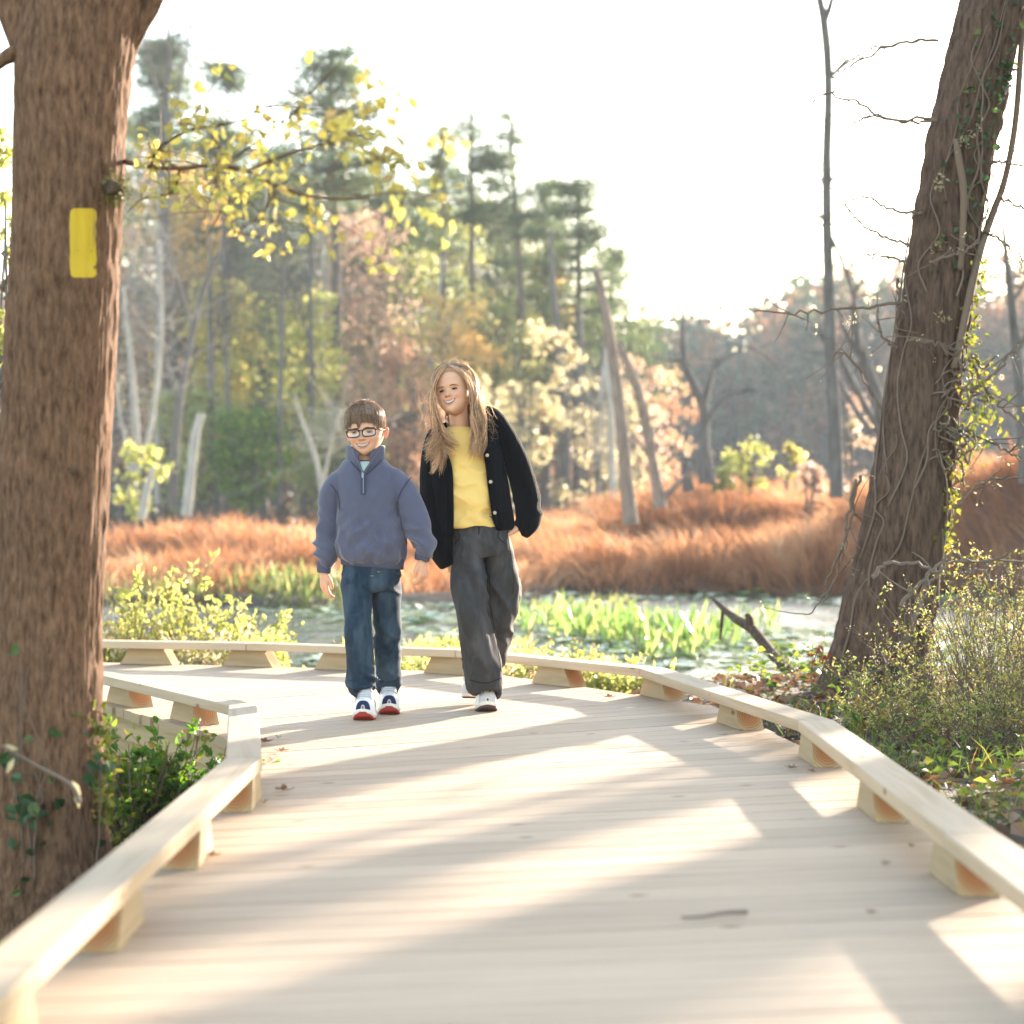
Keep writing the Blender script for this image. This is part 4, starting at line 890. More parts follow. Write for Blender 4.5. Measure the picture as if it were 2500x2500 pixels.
blades(mg, b0, b0 + np.stack([g.normal(size=k) * .15 - .15 + .25 * wind, g.normal(size=k) * .15, g.uniform(.2, .5, k)], 1), g.uniform(.014, .03, k))
k = 9000; d = g.uniform(30.0, 36, k); px = g.uniform(-200, 2800, k); x = (px - 1250) / FPX * d; z = ground_h(x, d); ok = z > -.66
x, d, z = x[ok], d[ok], z[ok]; k = len(x); b0 = np.stack([x, d, z - .03], 1); blades(mg, b0, b0 + np.stack([g.normal(size=k) * .2, g.normal(size=k) * .15, g.uniform(.2, .5, k)], 1), g.uniform(.014, .03, k))
tag(mb.build('hummock_ground', m, smooth=True), kind='structure')
tag(mg.build('marsh_grass', L_GRASS), 'rust coloured marsh grass in rounded hummocks beyond the pond', 'grass', None, 'stuff')

# ------------------------------------------------------------------ plants in and beside the pond
L_PICK = leafmat('broad_water_leaf', [(0, (0.09, 0.16, 0.05)), (0.6, (0.18, 0.27, 0.08)), (0.85, (0.34, 0.38, 0.14)), (1, (0.48, 0.42, 0.18))], rough=.22, spec=.8)
L_REED = leafmat('reed_leaf', [(0, (0.07, 0.10, 0.035)), (0.6, (0.15, 0.19, 0.07)), (1, (0.36, 0.33, 0.15))])
def upright_leaves(name, label, boxes, size, mat, ratio=.22, cat='water plants', lean=.35):
    mb = MB()
    for (px0, px1, d0, d1, k, h) in boxes:
        px = g.uniform(px0, px1, k); d = g.uniform(d0, d1, k); x = (px - 1250) / FPX * d; z = np.maximum(ground_h(x, d), WATER)
        dr = g.normal(size=(k, 3)) * lean + np.array([0, 0, 1]); L_ = g.uniform(size[0], size[1], k) * h
        b0 = np.stack([x, d, z - .02], 1); leaves(mb, b0 + unit(dr) * (L_ * .35)[:, None], L_, None, dr + g.normal(size=(k, 3)) * .25, ratio, g, fold=.06)
        strips(mb, np.stack([b0, b0 + unit(dr) * (L_ * .2)[:, None], b0 + unit(dr) * (L_ * .45)[:, None]], 1), .006, .004)
    return tag(mb.build(name, mat), label, cat, None, 'stuff')
L_STRAW = leafmat('straw_green_leaf', [(0, (0.24, 0.27, 0.07)), (.5, (0.42, 0.40, 0.14)), (1, (0.56, 0.46, 0.24))])
upright_leaves('broad_leaved_water_plants', 'patch of upright glossy green water plants standing in the pond', [(1480, 1800, 20, 23, 210, .95), (1340, 1560, 21, 25, 170, .85), (1540, 1720, 19, 20.5, 70, .7), (1200, 1400, 22, 27, 90, .8), (1760, 1900, 22, 26, 50, .7)], (.20, .36), L_PICK, .17)
upright_leaves('pond_reeds', 'dark green reeds on the far pond edge behind the boy', [(640, 860, 28, 31, 260, 1), (420, 640, 29, 31.5, 130, .8), (230, 420, 29, 31.5, 90, .8)], (.22, .45), L_REED, .09, 'reeds')
upright_leaves('pond_edge_weeds', 'bright yellow green weeds at the pond edge right of the girl', [(1240, 1520, 13.8, 18, 3200, 1), (1000, 1300, 15, 21, 3200, 1.0), (560, 700, 16, 22, 800, .9), (1300, 1430, 24, 30, 200, 1), (1420, 1560, 29, 32, 140, 1)], (.05, .15), L_STRAW, .16, 'weeds', .95)
mb = MB(); k = 1900; px = g.uniform(560, 2500, k); d = g.uniform(18, 33, k); x = (px - 1250) / FPX * d; ok = (fbm(np.stack([x * .35, d * .25, 0 * x], 1), 2, 3) > -.05) & (ground_h(x, d) < WATER - .05)
for X_, D_ in zip(x[ok], d[ok]):
    r_ = g.uniform(.06, .15); a = np.linspace(.25, 2 * PI - .25, 9) + g.uniform(0, 6); z = WATER + .006 + g.uniform(0, .05) * (g.random() < .3); tl = g.normal(size=2) * .12
    v = np.vstack([[X_, D_, z]] + [[X_ + math.cos(q) * r_, D_ + math.sin(q) * r_, z + .01 + abs(tl[0] * math.cos(q) + tl[1] * math.sin(q)) * r_] for q in a]); mb.add(v, None, [(0, j, j + 1) for j in range(1, 9)])
L_PAD = leafmat('lily_pad', [(0, (0.14, 0.23, 0.08)), (.5, (0.28, 0.35, 0.16)), (1, (0.46, 0.48, 0.30))], trans=.2, rough=.18, spec=.8)
tag(mb.build('lily_pads', L_PAD), 'green floating lily pads scattered over the pond', 'lily pads', None, 'stuff')
mb = MB(); k = 36000; px = g.uniform(500, 2500, k); d = 13.5 + 18 * g.random(k) ** .8; x = (px - 1250) / FPX * d; f = fbm(np.stack([x * .5, d * .22, 0 * x], 1), 3, 12); ok = (f > np.where(px < 1250, -.12, .06)) & (ground_h(x, d) < WATER - .03)
x, d = x[ok], d[ok]; c = np.stack([x, d, np.full(len(x), WATER + .004)], 1); dn = g.normal(size=(len(x), 3)) * np.array([1, 1, .02])
leaves(mb, c, g.uniform(.02, .05, len(x)), np.array([[0, 0, 1.0]]) + g.normal(size=(len(x), 3)) * .05, dn, .8, g, fold=0)
tag(mb.build('duckweed', L_PAD), 'thin green duckweed drifting on the pond', 'duckweed', None, 'stuff')

def weed(name, label, px, d, h, w_, mat, n_st, n_lf, leaf, seed, twig=None, flowers=0, cat='bush', group=None, ratio=.45, z=None, spread=1.0):
    g = np.random.default_rng(seed); x = (px - 1250) / FPX * d; z0 = gz(x, d) if z is None else z
    t_ = thing(name, (x, d, z0), label, cat, group)
    mb = MB(); s = np.stack([x + g.normal(size=n_st) * w_ * .25, d + g.normal(size=n_st) * w_ * .2, np.full(n_st, z0 - .03)], 1)
    hh = h * g.uniform(.45, 1.05, n_st); e = s + np.stack([g.normal(size=n_st) * w_ * .62 * spread, g.normal(size=n_st) * w_ * .45, hh], 1)
    md = (s + e) / 2 + np.stack([g.normal(size=n_st) * w_ * .12, g.normal(size=n_st) * w_ * .12, hh * .18], 1)
    tubes3(mb, s, md, e, .0036, .0014)
    ii = g.integers(0, n_st, n_st * 4); t = g.uniform(.35, .95, n_st * 4)[:, None]
    q = (1 - t) ** 2 * s[ii] + 2 * t * (1 - t) * md[ii] + t ** 2 * e[ii]; q2 = q + g.normal(size=q.shape) * w_ * .16 + np.array([0, 0, w_ * .10])
    tubes3(mb, q, (q + q2) / 2 + g.normal(size=q.shape) * .01, q2, .0018, .0009)
    tag(mb.build('stems', twig or TWIG, t_), kind='stuff')
    jj = g.integers(0, len(q), n_lf); f = g.random((n_lf, 1)); c = q[jj] * (1 - f) + q2[jj] * f + g.normal(size=(n_lf, 3)) * .008
    mb = MB(); leaves(mb, c, g.uniform(leaf[0], leaf[1], n_lf), None, (q2 - q)[jj] * 5 + g.normal(size=(n_lf, 3)) * .7, ratio, g, fine=leaf[1] > .03 and d < 11)
    tag(mb.build('leaves', mat, t_), kind='stuff')
    if flowers:
        mb = MB(); jj = g.integers(0, len(q), flowers // 6 + 1); c0 = np.repeat(q[jj] + (q2 - q)[jj] * g.uniform(.5, 1.1, (len(jj), 1)), 6, 0)[:flowers]
        c = c0 + g.normal(size=c0.shape) * .012; leaves(mb, c, g.uniform(.005, .011, len(c)), None, None, .8, g)
        tag(mb.build('seed_heads', L_FLOWER, t_), kind='stuff')
    return t_
L_FLOWER = leafmat('pale_seed_head', [(0, (0.46, 0.40, 0.27)), (1, (0.60, 0.54, 0.42))], trans=.5)
L_ASTER = leafmat('small_aster_leaf', [(0, (0.17, 0.23, 0.06)), (.45, (0.34, 0.36, 0.11)), (.8, (0.46, 0.37, 0.15)), (1, (0.33, 0.18, 0.08))])
for i, (px, d, h, w_, lb) in enumerate([(2330, 9.6, .62, .34, 'tall pale seeded aster bush in front of the vine covered trunk'), (2200, 9.3, .34, .26, 'low aster bush at the left foot of the vine covered trunk'), (2440, 9.2, .66, .34, 'broad tangled aster bush at the right edge behind the kerb rail'), (2420, 10.6, .80, .36, 'tallest aster bush at the right edge, behind the others'), (2280, 8.7, .30, .28, 'low yellowish aster bush just behind the kerb rail below the vine covered trunk'), (2490, 8.5, .48, .28, 'aster bush cut by the right edge, nearest the viewer'), (2380, 8.4, .28, .26, 'small reddish green aster bush low in front of the broad one'), (2520, 11.2, .8, .4, 'aster bush at the far right with arching dry plumes')]):
    weed('aster_bush', lb, px, d, h, w_, L_ASTER, 40, 1250, (.010, .026), 500 + i, flowers=480 if i in (0, 2, 3, 7) else 200, group='aster bushes around the vine covered trunk', ratio=.38)
for k in range(26):
    px = g.uniform(230, 720) if k < 15 else g.uniform(990, 1540); d = g.uniform(13.0, 15.5) if k < 15 else g.uniform(12.9, 14.6)
    weed('weed_bush', ['straw green', 'reddish seeded', 'pale dry'][k % 3] + ' weed bush in the thicket by the pond ' + ('left of the boy' if k < 15 else 'around the legs of the girl'), px, d, g.uniform(.40, .85) if k < 15 else g.uniform(.40, .72), g.uniform(.28, .42), [L_STRAW, L_ASTER, L_PALE][k % 3], 34, 1100, (.018, .042), 800 + k, flowers=160, group='weeds in the thicket between boardwalk and pond')
for i, (px, d, h, w_, mt, lb) in enumerate([(300, 12.9, .75, .36, L_ASTER, 'dry brownish weed bush beside the thick left trunk, behind the far kerb rail'), (390, 13.3, 1.15, .34, L_LIME, 'tallest yellow green bush behind the far kerb rail, left of the boy'), (520, 13.4, .62, .34, L_ASTER, 'dry straw coloured weed bush behind the far kerb rail'), (585, 13.2, .98, .30, L_LIME, 'leafy yellow green bush behind the far kerb rail, nearest the boy on his left'), (450, 12.8, .62, .36, L_PALE, 'low pale weed bush close behind the far kerb rail'), (660, 12.9, .42, .26, L_LIME, 'small yellow green bush left of the legs of the boy'), (1010, 12.2, .50, .26, L_LIME, 'yellow green bush between the legs of boy and girl'), (1070, 12.6, .62, .30, L_ASTER, 'reddish seeded bush between boy and girl'), (1290, 12.6, .50, .34, L_PALE, 'pale grassy bush right of the legs of the girl'), (1390, 12.4, .52, .34, L_ASTER, 'straw coloured weed bush behind the outer kerb rail'), (1500, 12.1, .40, .32, L_LIME, 'low yellow green bush behind the bend of the outer kerb rail'), (240, 14.2, 1.0, .4, L_LIME, 'yellow green bush partly behind the thick left trunk')]):
    weed('weed_bush', lb, px, d, h, w_ * 1.15, mt, 70, 2600 if mt is L_ASTER else 1700, (.02, .045) if mt is L_ASTER else (.035, .075), 540 + i, flowers=300 if mt is not L_LIME else 0, group='weed bushes behind the far kerb rail')
L_PLUME = L_FLOWER
leafy('sapling', -8, 330, 1350, 70, 12.5, L_LIME, 700, 'yellow green sapling at the left edge behind the thick trunk', 'sapling', 911, leaf=(.03, .07), stems=3, group=None)
# honeysuckle bush in the corner below the left rail
weed('leafy_bush', 'dark green leafy bush in the corner below the bend of the left kerb rail', 375, 7.0, .60, .28, L_GRN, 120, 5200, (.018, .042), 570, z=-.5, spread=.75, ratio=.6)
weed('leafy_bush', 'sunlit yellow green sprig beside the foot of the trunk with yellow paint', 292, 6.75, .60, .14, L_HONEY, 26, 420, (.02, .042), 571, z=-.5, ratio=.6)
weed('leafy_bush', 'low dark green plant at the lower left in front of the thick trunk', 70, 5.3, .34, .2, L_GRN, 24, 320, (.03, .06), 572, z=-.5, ratio=.55)
mb = MB(); q = spline([at(5, 1820, 5.2), at(90, 1870, 5.2), at(170, 1915, 5.2), at(195, 1960, 5.2)], 30); tube(mb, q, np.linspace(.003, .006, 30), 6)
tw_t = thing('dead_twig', at(100, 1880, 5.2), 'pale dead twig with one dry leaf across the foot of the thick left trunk', 'twig'); mb.build('stem', TWIG_PALE, tw_t, smooth=True)
mb = MB(); leaves(mb, [at(35, 1850, 5.2), at(45, 1830, 5.2), at(175, 1905, 5.2), at(185, 1930, 5.2)], .045, [(0, -1, .2)] * 4, [(-.5, 0, -1), (-1, 0, .2), (.6, 0, -1), (.2, -.1, -1)], .35, fold=.05); mb.build('leaf', L_PALE, tw_t)

# ground cover on the right bank, and leaf litter
mb = MB(); k = 3600; x = g.uniform(1.0, 3.4, k); d = g.uniform(4.8, 12.2, k); z = ground_h(x, d); f = fbm(np.stack([x * 1.6, d * 1.6, 0 * x], 1), 3, 22); ok = (f > -.12) & ((x > 1.16) | (d < 4)) & (x > np.interp(d, [7, 9.2, 10.8, 12], [1.2, 1.0, .1, -.6]) + .12)
x, d, z = x[ok], d[ok], z[ok]; c = np.stack([x, d, z + g.uniform(.02, .13, len(x)) * (1 + .6 * (d > 8))], 1)
leaves(mb, c, g.uniform(.02, .06, len(x)), np.array([[0, -.3, 1.0]]) + g.normal(size=c.shape) * .5, g.normal(size=c.shape) * np.array([1, 1, .3]), .6, g)
L_COVER = leafmat('ground_cover_leaf', [(0, (0.04, 0.075, 0.018)), (.5, (0.09, 0.145, 0.03)), (.85, (0.22, 0.26, 0.05)), (1, (0.30, 0.18, 0.06))])
tag(mb.build('ground_cover', L_COVER), 'low green leafy ground cover on the bank right of the boardwalk', 'ground cover', None, 'stuff')
mb = MB(); k = 7000; x = g.uniform(1.0, 3.0, k); d = g.uniform(4.6, 11, k); z = ground_h(x, d); f = fbm(np.stack([x * 1.3, d * 1.3, 0 * x + 4], 1), 2, 25); ok = (f > -.02) & (x > np.interp(d, [7, 9.2, 10.8, 12], [1.2, 1.0, .1, -.6]) + .1)
x, d, z = x[ok], d[ok], z[ok]; b0 = np.stack([x, d, z], 1); blades(mb, b0, b0 + np.stack([g.normal(size=len(x)) * .07, g.normal(size=len(x)) * .07, g.uniform(.05, .17, len(x))], 1), .004)
tag(mb.build('grass', L_COVER), 'thin green grass on the bank behind the right kerb rail', 'grass', None, 'stuff')
mb = MB(); k = 15000; x = g.uniform(-3.2, 3.6, k); d = g.uniform(3.5, 13, k); z = ground_h(x, d); ok = ((x > np.interp(d, [7, 9.2, 10.8, 12], [1.2, 1.0, .1, -.6]) + .05) | (x < np.interp(d, [6, 7.7, 9.1, 13], [-.9, -1.05, -1.8, -3.2]))) & (z > WATER)
x, d, z = x[ok], d[ok], z[ok]; c = np.stack([x, d, z + g.uniform(.005, .03, len(x))], 1); leaves(mb, c, g.uniform(.03, .085, len(x)), np.array([[0, 0, 1.0]]) + g.normal(size=c.shape) * .45, g.normal(size=c.shape) * np.array([1, 1, .2]), .7, g)
L_DRY = leafmat('dry_fallen_leaf', [(0, (0.10, 0.05, 0.03)), (.5, (0.22, 0.115, 0.06)), (.85, (0.30, 0.18, 0.10)), (1, (0.36, 0.10, 0.04))], trans=.2)
tag(mb.build('leaf_litter', L_DRY), 'brown fallen leaves covering the bank beside the boardwalk', 'leaf litter', None, 'stuff')
# red leaf cluster by the fallen limb
mb = MB(); c = at(1998, 1590, 10.2) + g.normal(size=(16, 3)) * .02; leaves(mb, c, .04, ratio=.6); c = at(1975, 1625, 10.2) + g.normal(size=(10, 3)) * .02; leaves(mb, c, .03, ratio=.5)
rl = thing('red_sprig', at(1985, 1700, 10.2), 'small sprig of red leaves by the foot of the leaning trunk', 'sprig'); mb.build('leaves', leafmat('red_leaf', [(0, (0.34, 0.06, 0.03)), (1, (0.42, 0.14, 0.06))]), rl)
mb = MB(); tube(mb, spline([at(1985, 1705, 10.2), at(1980, 1640, 10.2), at(1998, 1585, 10.2)], 16), .003, 5); mb.build('stem', TWIG, rl)

# ------------------------------------------------------------------ fallen leaves and a stick on the deck
def dry_leaf(px, py, size, seed, label):
    g = np.random.default_rng(seed); d = CAM_H * FPX / (py - HOR); x = (px - 1250) / FPX * d
    u = np.linspace(0, 2 * PI, 19)[:-1]; r_ = (1 + .42 * np.cos(5 * u) + .12 * np.cos(10 * u)) * size * .5 * (1 + .12 * g.normal(size=18))
    th = g.uniform(0, 6.28); c, s = math.cos(th), math.sin(th)
    P = np.stack([np.cos(u) * r_, np.sin(u) * r_ * .7, .5 * np.abs(np.sin(u) * r_) * .8 + .15 * np.abs(np.cos(2 * u)) * r_ + .004], 1)
    P = np.vstack([[0, 0, .006], P]); P = np.stack([P[:, 0] * c - P[:, 1] * s, P[:, 0] * s + P[:, 1] * c, P[:, 2]], 1)
    t_ = thing('dry_leaf', (x, d, .001), label, 'dry leaf', 'dry leaves fallen on the boardwalk')
    mb = MB(); mb.add(P + np.array([x, d, .002]), None, [(0, j, j % 18 + 1) for j in range(1, 19)]); mb.build('blade', L_DRY, t_)
    mb = MB(); tube(mb, np.array([(x, d, .007), (x + c * size * .5, d + s * size * .5, .006), (x + c * size * .9, d + s * size * .9, .012)]), .0012, 4); mb.build('stalk', TWIG, t_)
for i, (px, py, s_, lb) in enumerate([(662, 1862, .075, 'largest curled brown leaf against the left kerb rail near the boy'), (690, 1838, .04, 'small upright brown leaf on the deck by the left kerb rail, above the largest one'), (648, 1816, .05, 'dark curled leaf in the corner of the left rail, behind the other leaves there'), (680, 1805, .032, 'small brown leaf on the deck right of the corner of the left rail'), (688, 1934, .05, 'orange brown flat leaf lying alone in the sunlight left of the middle of the deck'), (643, 1966, .04, 'brown leaf touching the foot of the farthest block of the straight left rail'), (1486, 1706, .05, 'brown leaf by the outer kerb rail right of the girl'), (1812, 1788, .03, 'tiny leaf in front of the right kerb block with clear rings'), (1935, 1880, .055, 'dark brown leaf beside a right kerb block'), (1980, 1888, .04, 'reddish leaf close to a right kerb block'), (2230, 2072, .032, 'dark spot of a leaf near the right kerb rail, farther of two'), (2168, 2115, .032, 'dark spot of a leaf near the right kerb rail, nearer of two'), (2132, 2236, .03, 'pale brown leaf fragment on the deck in the foreground'), (520, 2096, .04, 'brown leaf at the foot of a left kerb block in the foreground'), (502, 1776, .045, 'curled leaf on the far deck under the left rail')]):
    dry_leaf(px, py, s_ * (.62 if px > 1700 else .85), 600 + i, lb)
st = thing('stick', (0.40, 4.38, .004), 'thin dark stick lying across the deck in the foreground', 'stick')
mb = MB(); q = spline([(.345, 4.33, .009), (.39, 4.35, .008), (.44, 4.38, .010), (.485, 4.40, .008)], 24); tube(mb, q, np.linspace(.0025, .0045, 24), 6); mb.build('stick', TWIG_PALE, st, smooth=True)
# ------------------------------------------------------------------ the two children
g = np.random.default_rng(11)
def skinmat(name):
    m, n, l, b = newmat(name)
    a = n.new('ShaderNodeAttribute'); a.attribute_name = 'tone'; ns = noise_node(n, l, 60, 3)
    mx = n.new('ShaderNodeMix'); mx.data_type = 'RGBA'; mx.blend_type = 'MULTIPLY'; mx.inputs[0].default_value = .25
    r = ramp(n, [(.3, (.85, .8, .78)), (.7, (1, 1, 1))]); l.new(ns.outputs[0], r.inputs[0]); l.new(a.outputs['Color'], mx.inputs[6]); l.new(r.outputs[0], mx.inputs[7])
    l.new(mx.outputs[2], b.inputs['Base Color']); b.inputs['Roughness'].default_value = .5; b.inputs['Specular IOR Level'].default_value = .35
    b.inputs['Subsurface Weight'].default_value = .18; b.inputs['Subsurface Radius'].default_value = (.9, .35, .18); b.inputs['Subsurface Scale'].default_value = .012
    return m
def fabric(name, c, rough=.9, nsc=350, strength=.25, dist=.001, var=.12, big=9, fuzz=0.0, wave=None, worn=None):
    m, n, l, b = newmat(name)
    a = noise_node(n, l, big, 4); r = ramp(n, [(.3, tuple(x * (1 - var) for x in c)), (.7, tuple(min(1, x * (1 + var)) for x in c))]); l.new(a.outputs[0], r.inputs[0])
    col = r.outputs[0]
    if worn:
        q = noise_node(n, l, worn[1], 5, mapping=(1, 1, .3)); r2 = ramp(n, [(.45, (0, 0, 0)), (.80, (1, 1, 1))]); l.new(q.outputs[0], r2.inputs[0])
        mx = n.new('ShaderNodeMix'); mx.data_type = 'RGBA'; l.new(r2.outputs[0], mx.inputs[0]); l.new(col, mx.inputs[6]); mx.inputs[7].default_value = (*worn[0], 1); col = mx.outputs[2]
    if worn and len(worn) > 2:   # pale lines rubbed along the creases
        q = noise_node(n, l, worn[2][0], 1, mapping=(1, 1, worn[2][1])); sb_ = n.new('ShaderNodeMath'); sb_.operation = 'SUBTRACT'; sb_.inputs[1].default_value = .5; l.new(q.outputs[0], sb_.inputs[0])
        ab = n.new('ShaderNodeMath'); ab.operation = 'ABSOLUTE'; l.new(sb_.outputs[0], ab.inputs[0]); r3 = ramp(n, [(.0, (1, 1, 1)), (.045, (0, 0, 0))]); l.new(ab.outputs[0], r3.inputs[0])
        mf = n.new('ShaderNodeMath'); mf.operation = 'MULTIPLY'; mf.inputs[1].default_value = worn[2][2]; l.new(r3.outputs[0], mf.inputs[0])
        m3 = n.new('ShaderNodeMix'); m3.data_type = 'RGBA'; l.new(mf.outputs[0], m3.inputs[0]); l.new(col, m3.inputs[6]); m3.inputs[7].default_value = (*[min(1, x * 2.3) for x in worn[0]], 1); col = m3.outputs[2]
    l.new(col, b.inputs['Base Color']); b.inputs['Roughness'].default_value = rough; b.inputs['Specular IOR Level'].default_value = .15
    if fuzz: b.inputs['Sheen Weight'].default_value = fuzz; b.inputs['Sheen Roughness'].default_value = .5
    f = noise_node(n, l, nsc, 2); src = f.outputs[0]
    if wave:
        tc = n.new('ShaderNodeTexCoord'); wv = n.new('ShaderNodeTexWave'); wv.inputs['Scale'].default_value = wave; wv.inputs['Distortion'].default_value = .6; wv.bands_direction = 'X'; l.new(tc.outputs['Object'], wv.inputs[0]); src = wv.outputs[0]
    bump(n, l, src, strength, dist, b); return m
SKIN = skinmat('skin')
def hairmat(name, stops):
    m, n, l, b = newmat(name)
    gm = n.new('ShaderNodeNewGeometry'); r = ramp(n, stops); l.new(gm.outputs['Random Per Island'], r.inputs[0]); l.new(r.outputs[0], b.inputs['Base Color'])
    b.inputs['Roughness'].default_value = .38; b.inputs['Specular IOR Level'].default_value = .5; b.inputs['Anisotropic'].default_value = .5
    t = n.new('ShaderNodeBsdfTranslucent'); hs = n.new('ShaderNodeHueSaturation'); hs.inputs['Value'].default_value = 2.6; hs.inputs['Saturation'].default_value = .72; l.new(r.outputs[0], hs.inputs['Color']); l.new(hs.outputs[0], t.inputs[0])
    mx = n.new('ShaderNodeMixShader'); mx.inputs[0].default_value = .5; l.new(b.outputs[0], mx.inputs[1]); l.new(t.outputs[0], mx.inputs[2]); l.new(mx.outputs[0], n['Material Output'].inputs[0]); return m
HAIR_B = hairmat('brown_hair', [(0, (.15, .10, .068)), (.6, (.29, .20, .14)), (1, (.48, .365, .27))])
HAIR_G = hairmat('light_brown_hair', [(0, (.10, .064, .038)), (.4, (.33, .222, .138)), (1, (.72, .57, .41))])
EYEW = plain('eye_white', (.36, .345, .33), .3, .5); IRIS = plain('iris', (.06, .05, .03), .2, .6); LASH = plain('lash', (.03, .018, .012), .7, .2)
BROW_B = plain('brow', (.13, .07, .04), .8, .2); TEETH = plain('teeth', (.58, .53, .47), .3, .5); METAL = plain('brace_metal', (.6, .6, .62), .3, .5, 1.0)
WHITE_L = plain('white_leather', (.76, .75, .73), .5, .4, bumpy=(90, .2, .001)); CREAM = plain('cream_rubber', (.72, .64, .52), .6, .3); RED = plain('red_sole', (.40, .05, .035), .6, .3); NAVY = plain('navy_suede', (.028, .032, .075), .8, .2); GREYL = plain('grey_lace', (.33, .33, .35), .8, .2); DARKSOLE = plain('dark_sole', (.10, .055, .05), .7, .2); GREYT = plain('grey_trim', (.30, .30, .31), .7, .2)

class Head:
    """A head in units of its own height: x to the picture's right, y away from the viewer, z up from the chin."""
    def __init__(s, h, chin, yaw, pitch, roll, eye, nose, mouth, smile, wide, jaw=1.0, open_=1.0, ms=0.0):
        s.h, s.eye, s.nose, s.mouth, s.smile, s.wide, s.jaw, s.open, s.ms = h, eye, nose, mouth, smile, wide, jaw, open_, ms
        s.M = Matrix.Translation(Vector(chin)) @ Matrix.Rotation(R(yaw), 4, 'Z') @ Matrix.Rotation(R(roll), 4, 'Y') @ Matrix.Rotation(R(pitch), 4, 'X') @ Matrix.Scale(h, 4)
        s.A = np.array(s.M)
    def W(s, p): p = np.asarray(p, float).reshape(-1, 3); return p @ s.A[:3, :3].T + s.A[:3, 3]
    ZK = [0, .015, .04, .08, .13, .2, .3, .4, .5, .6, .7, .8, .9, .96, .99, 1.0]
    def w(s, z):
        k = s.jaw; t = [0.0, .07 * k, .115 * k, .165 * k, .21 * k, .255 * (k + 1) / 2, .298, .318, .333, .345, .345, .325, .25, .165, .085, 0.0]
        return np.interp(z, s.ZK, np.array(t) * s.wide)
    def f(s, z): return np.interp(z, s.ZK, [.24, .315, .35, .37, .372, .372, .38, .385, .385, .400, .400, .365, .27, .175, .09, 0.0])
    def b(s, z): return np.interp(z, s.ZK, [-.20, -.15, -.10, -.03, .06, .17, .30, .39, .44, .46, .455, .41, .30, .19, .10, 0.0])
    def mouth_c(s, x): return s.mouth + s.smile * (x / .11) ** 2 * .5
    def bumps(s, x, z):
        """how far the face stands out towards the viewer beyond the plain skull"""
        G = lambda cx, cz, sx, sz: np.exp(-((x - cx) / sx) ** 2 - ((z - cz) / sz) ** 2)
        e, n_, mo = s.eye, s.nose, s.mouth
        o = 0
        o = o - .046 * (G(.135, e, .075, .045) + G(-.135, e, .075, .045)) + .014 * (G(.13, e + .085, .09, .03) + G(-.13, e + .085, .09, .03))
        t = np.clip((e + .03 - z) / (e + .03 - n_), 0, 1.0); hz_ = np.where(z > n_, t ** 1.3 * .104, .104 * np.exp(-((z - n_) / .028) ** 2)); wz = .030 + .026 * t
        o = o + hz_ * np.exp(-(x / wz) ** 2) + .026 * (G(.050, n_ + .002, .026, .024) + G(-.050, n_ + .002, .026, .024))
        o = o + .030 * (G(.175, n_ - .005, .075, .06) + G(-.175, n_ - .005, .075, .06))
        o = o + .018 * G(0, .065, .08, .045) + .022 * G(0, mo, .15, .06)
        o = o - .012 * (G(.135, mo + .055, .018, .05) + G(-.135, mo + .055, .018, .05))
        up, lo, inn = s.lips(x, z)
        return o + .012 * up + .014 * lo - .030 * inn
    def lips(s, x, z):
        mc = s.mouth_c(x); hw = .125; e = np.clip(1 - (x / hw) ** 2, 0, 1) ** .5; op = .030 * s.open * e
        ins = np.clip(1 - np.abs((z - (mc - .004)) / np.maximum(op, 1e-4)), 0, 1) * (np.abs(x) < hw * .97); ins = np.clip(ins * 3, 0, 1)
        up = np.exp(-((z - mc - op - .010) / .012) ** 2) * e; lo = np.exp(-((z - mc + op + .016) / .015) ** 2) * e
        return up * (1 - ins), lo * (1 - ins), ins
    def front(s, x, z):
        """y of the face at x, z"""
        c = np.sqrt(np.clip(1 - (x / np.maximum(s.w(z), 1e-4)) ** 2, 0, 1)); return -(s.f(z) * c ** .8) - s.bumps(x, z)
    def shell(s, u, z, off=0.0):
        """point on the skull at bearing u (0 = face) and height z, lifted by off"""
        x = np.sin(u) * (s.w(z) + off); c = np.cos(u)
        y = np.where(c > 0, -(s.f(z) + off) * np.abs(c) ** .8, (s.b(z) + off) * np.abs(c) ** .8)
        return np.stack([x, y, z + off * np.clip((z - .6) * 2, 0, 1)], -1)
    def mesh(s, mb, skin):
        nr, nc = 130, 144; t = np.linspace(0, 1, nr); z = .5 - .5 * np.cos(PI * t); z = .35 * z + .65 * t
        u = np.linspace(0, 2 * PI, nc, endpoint=False) ; u = u - .25 * np.sin(2 * u) * 0
        U, Z = np.meshgrid(u, z); P = s.shell(U, Z); fr = np.clip(np.cos(U) * 2.2, 0, 1)
        P[..., 1] -= s.bumps(P[..., 0], Z) * fr
        col = np.tile(np.array(skin), (nr * nc, 1)); x = P[..., 0].ravel(); zz = Z.ravel(); ff = (fr.ravel() > .5)
        G = lambda cx, cz, sx, sz: np.exp(-((x - cx) / sx) ** 2 - ((zz - cz) / sz) ** 2) * ff
        def mixc(c, k, a): k = np.clip(k, 0, 1)[:, None]; return c * (1 - k) + np.array(a) * k
        col = mixc(col, .65 * (G(.17, s.nose - .03, .08, .06) + G(-.17, s.nose - .03, .08, .06)) + .3 * G(0, s.nose, .05, .04), (skin[0] * 1.02, skin[1] * .72, skin[2] * .66))
        col = mixc(col, .6 * (G(.135, s.eye - .01, .085, .055) + G(-.135, s.eye - .01, .085, .055)), (skin[0] * .80, skin[1] * .66, skin[2] * .62))  # shade under the brows, painted into the skin colour round the eyes
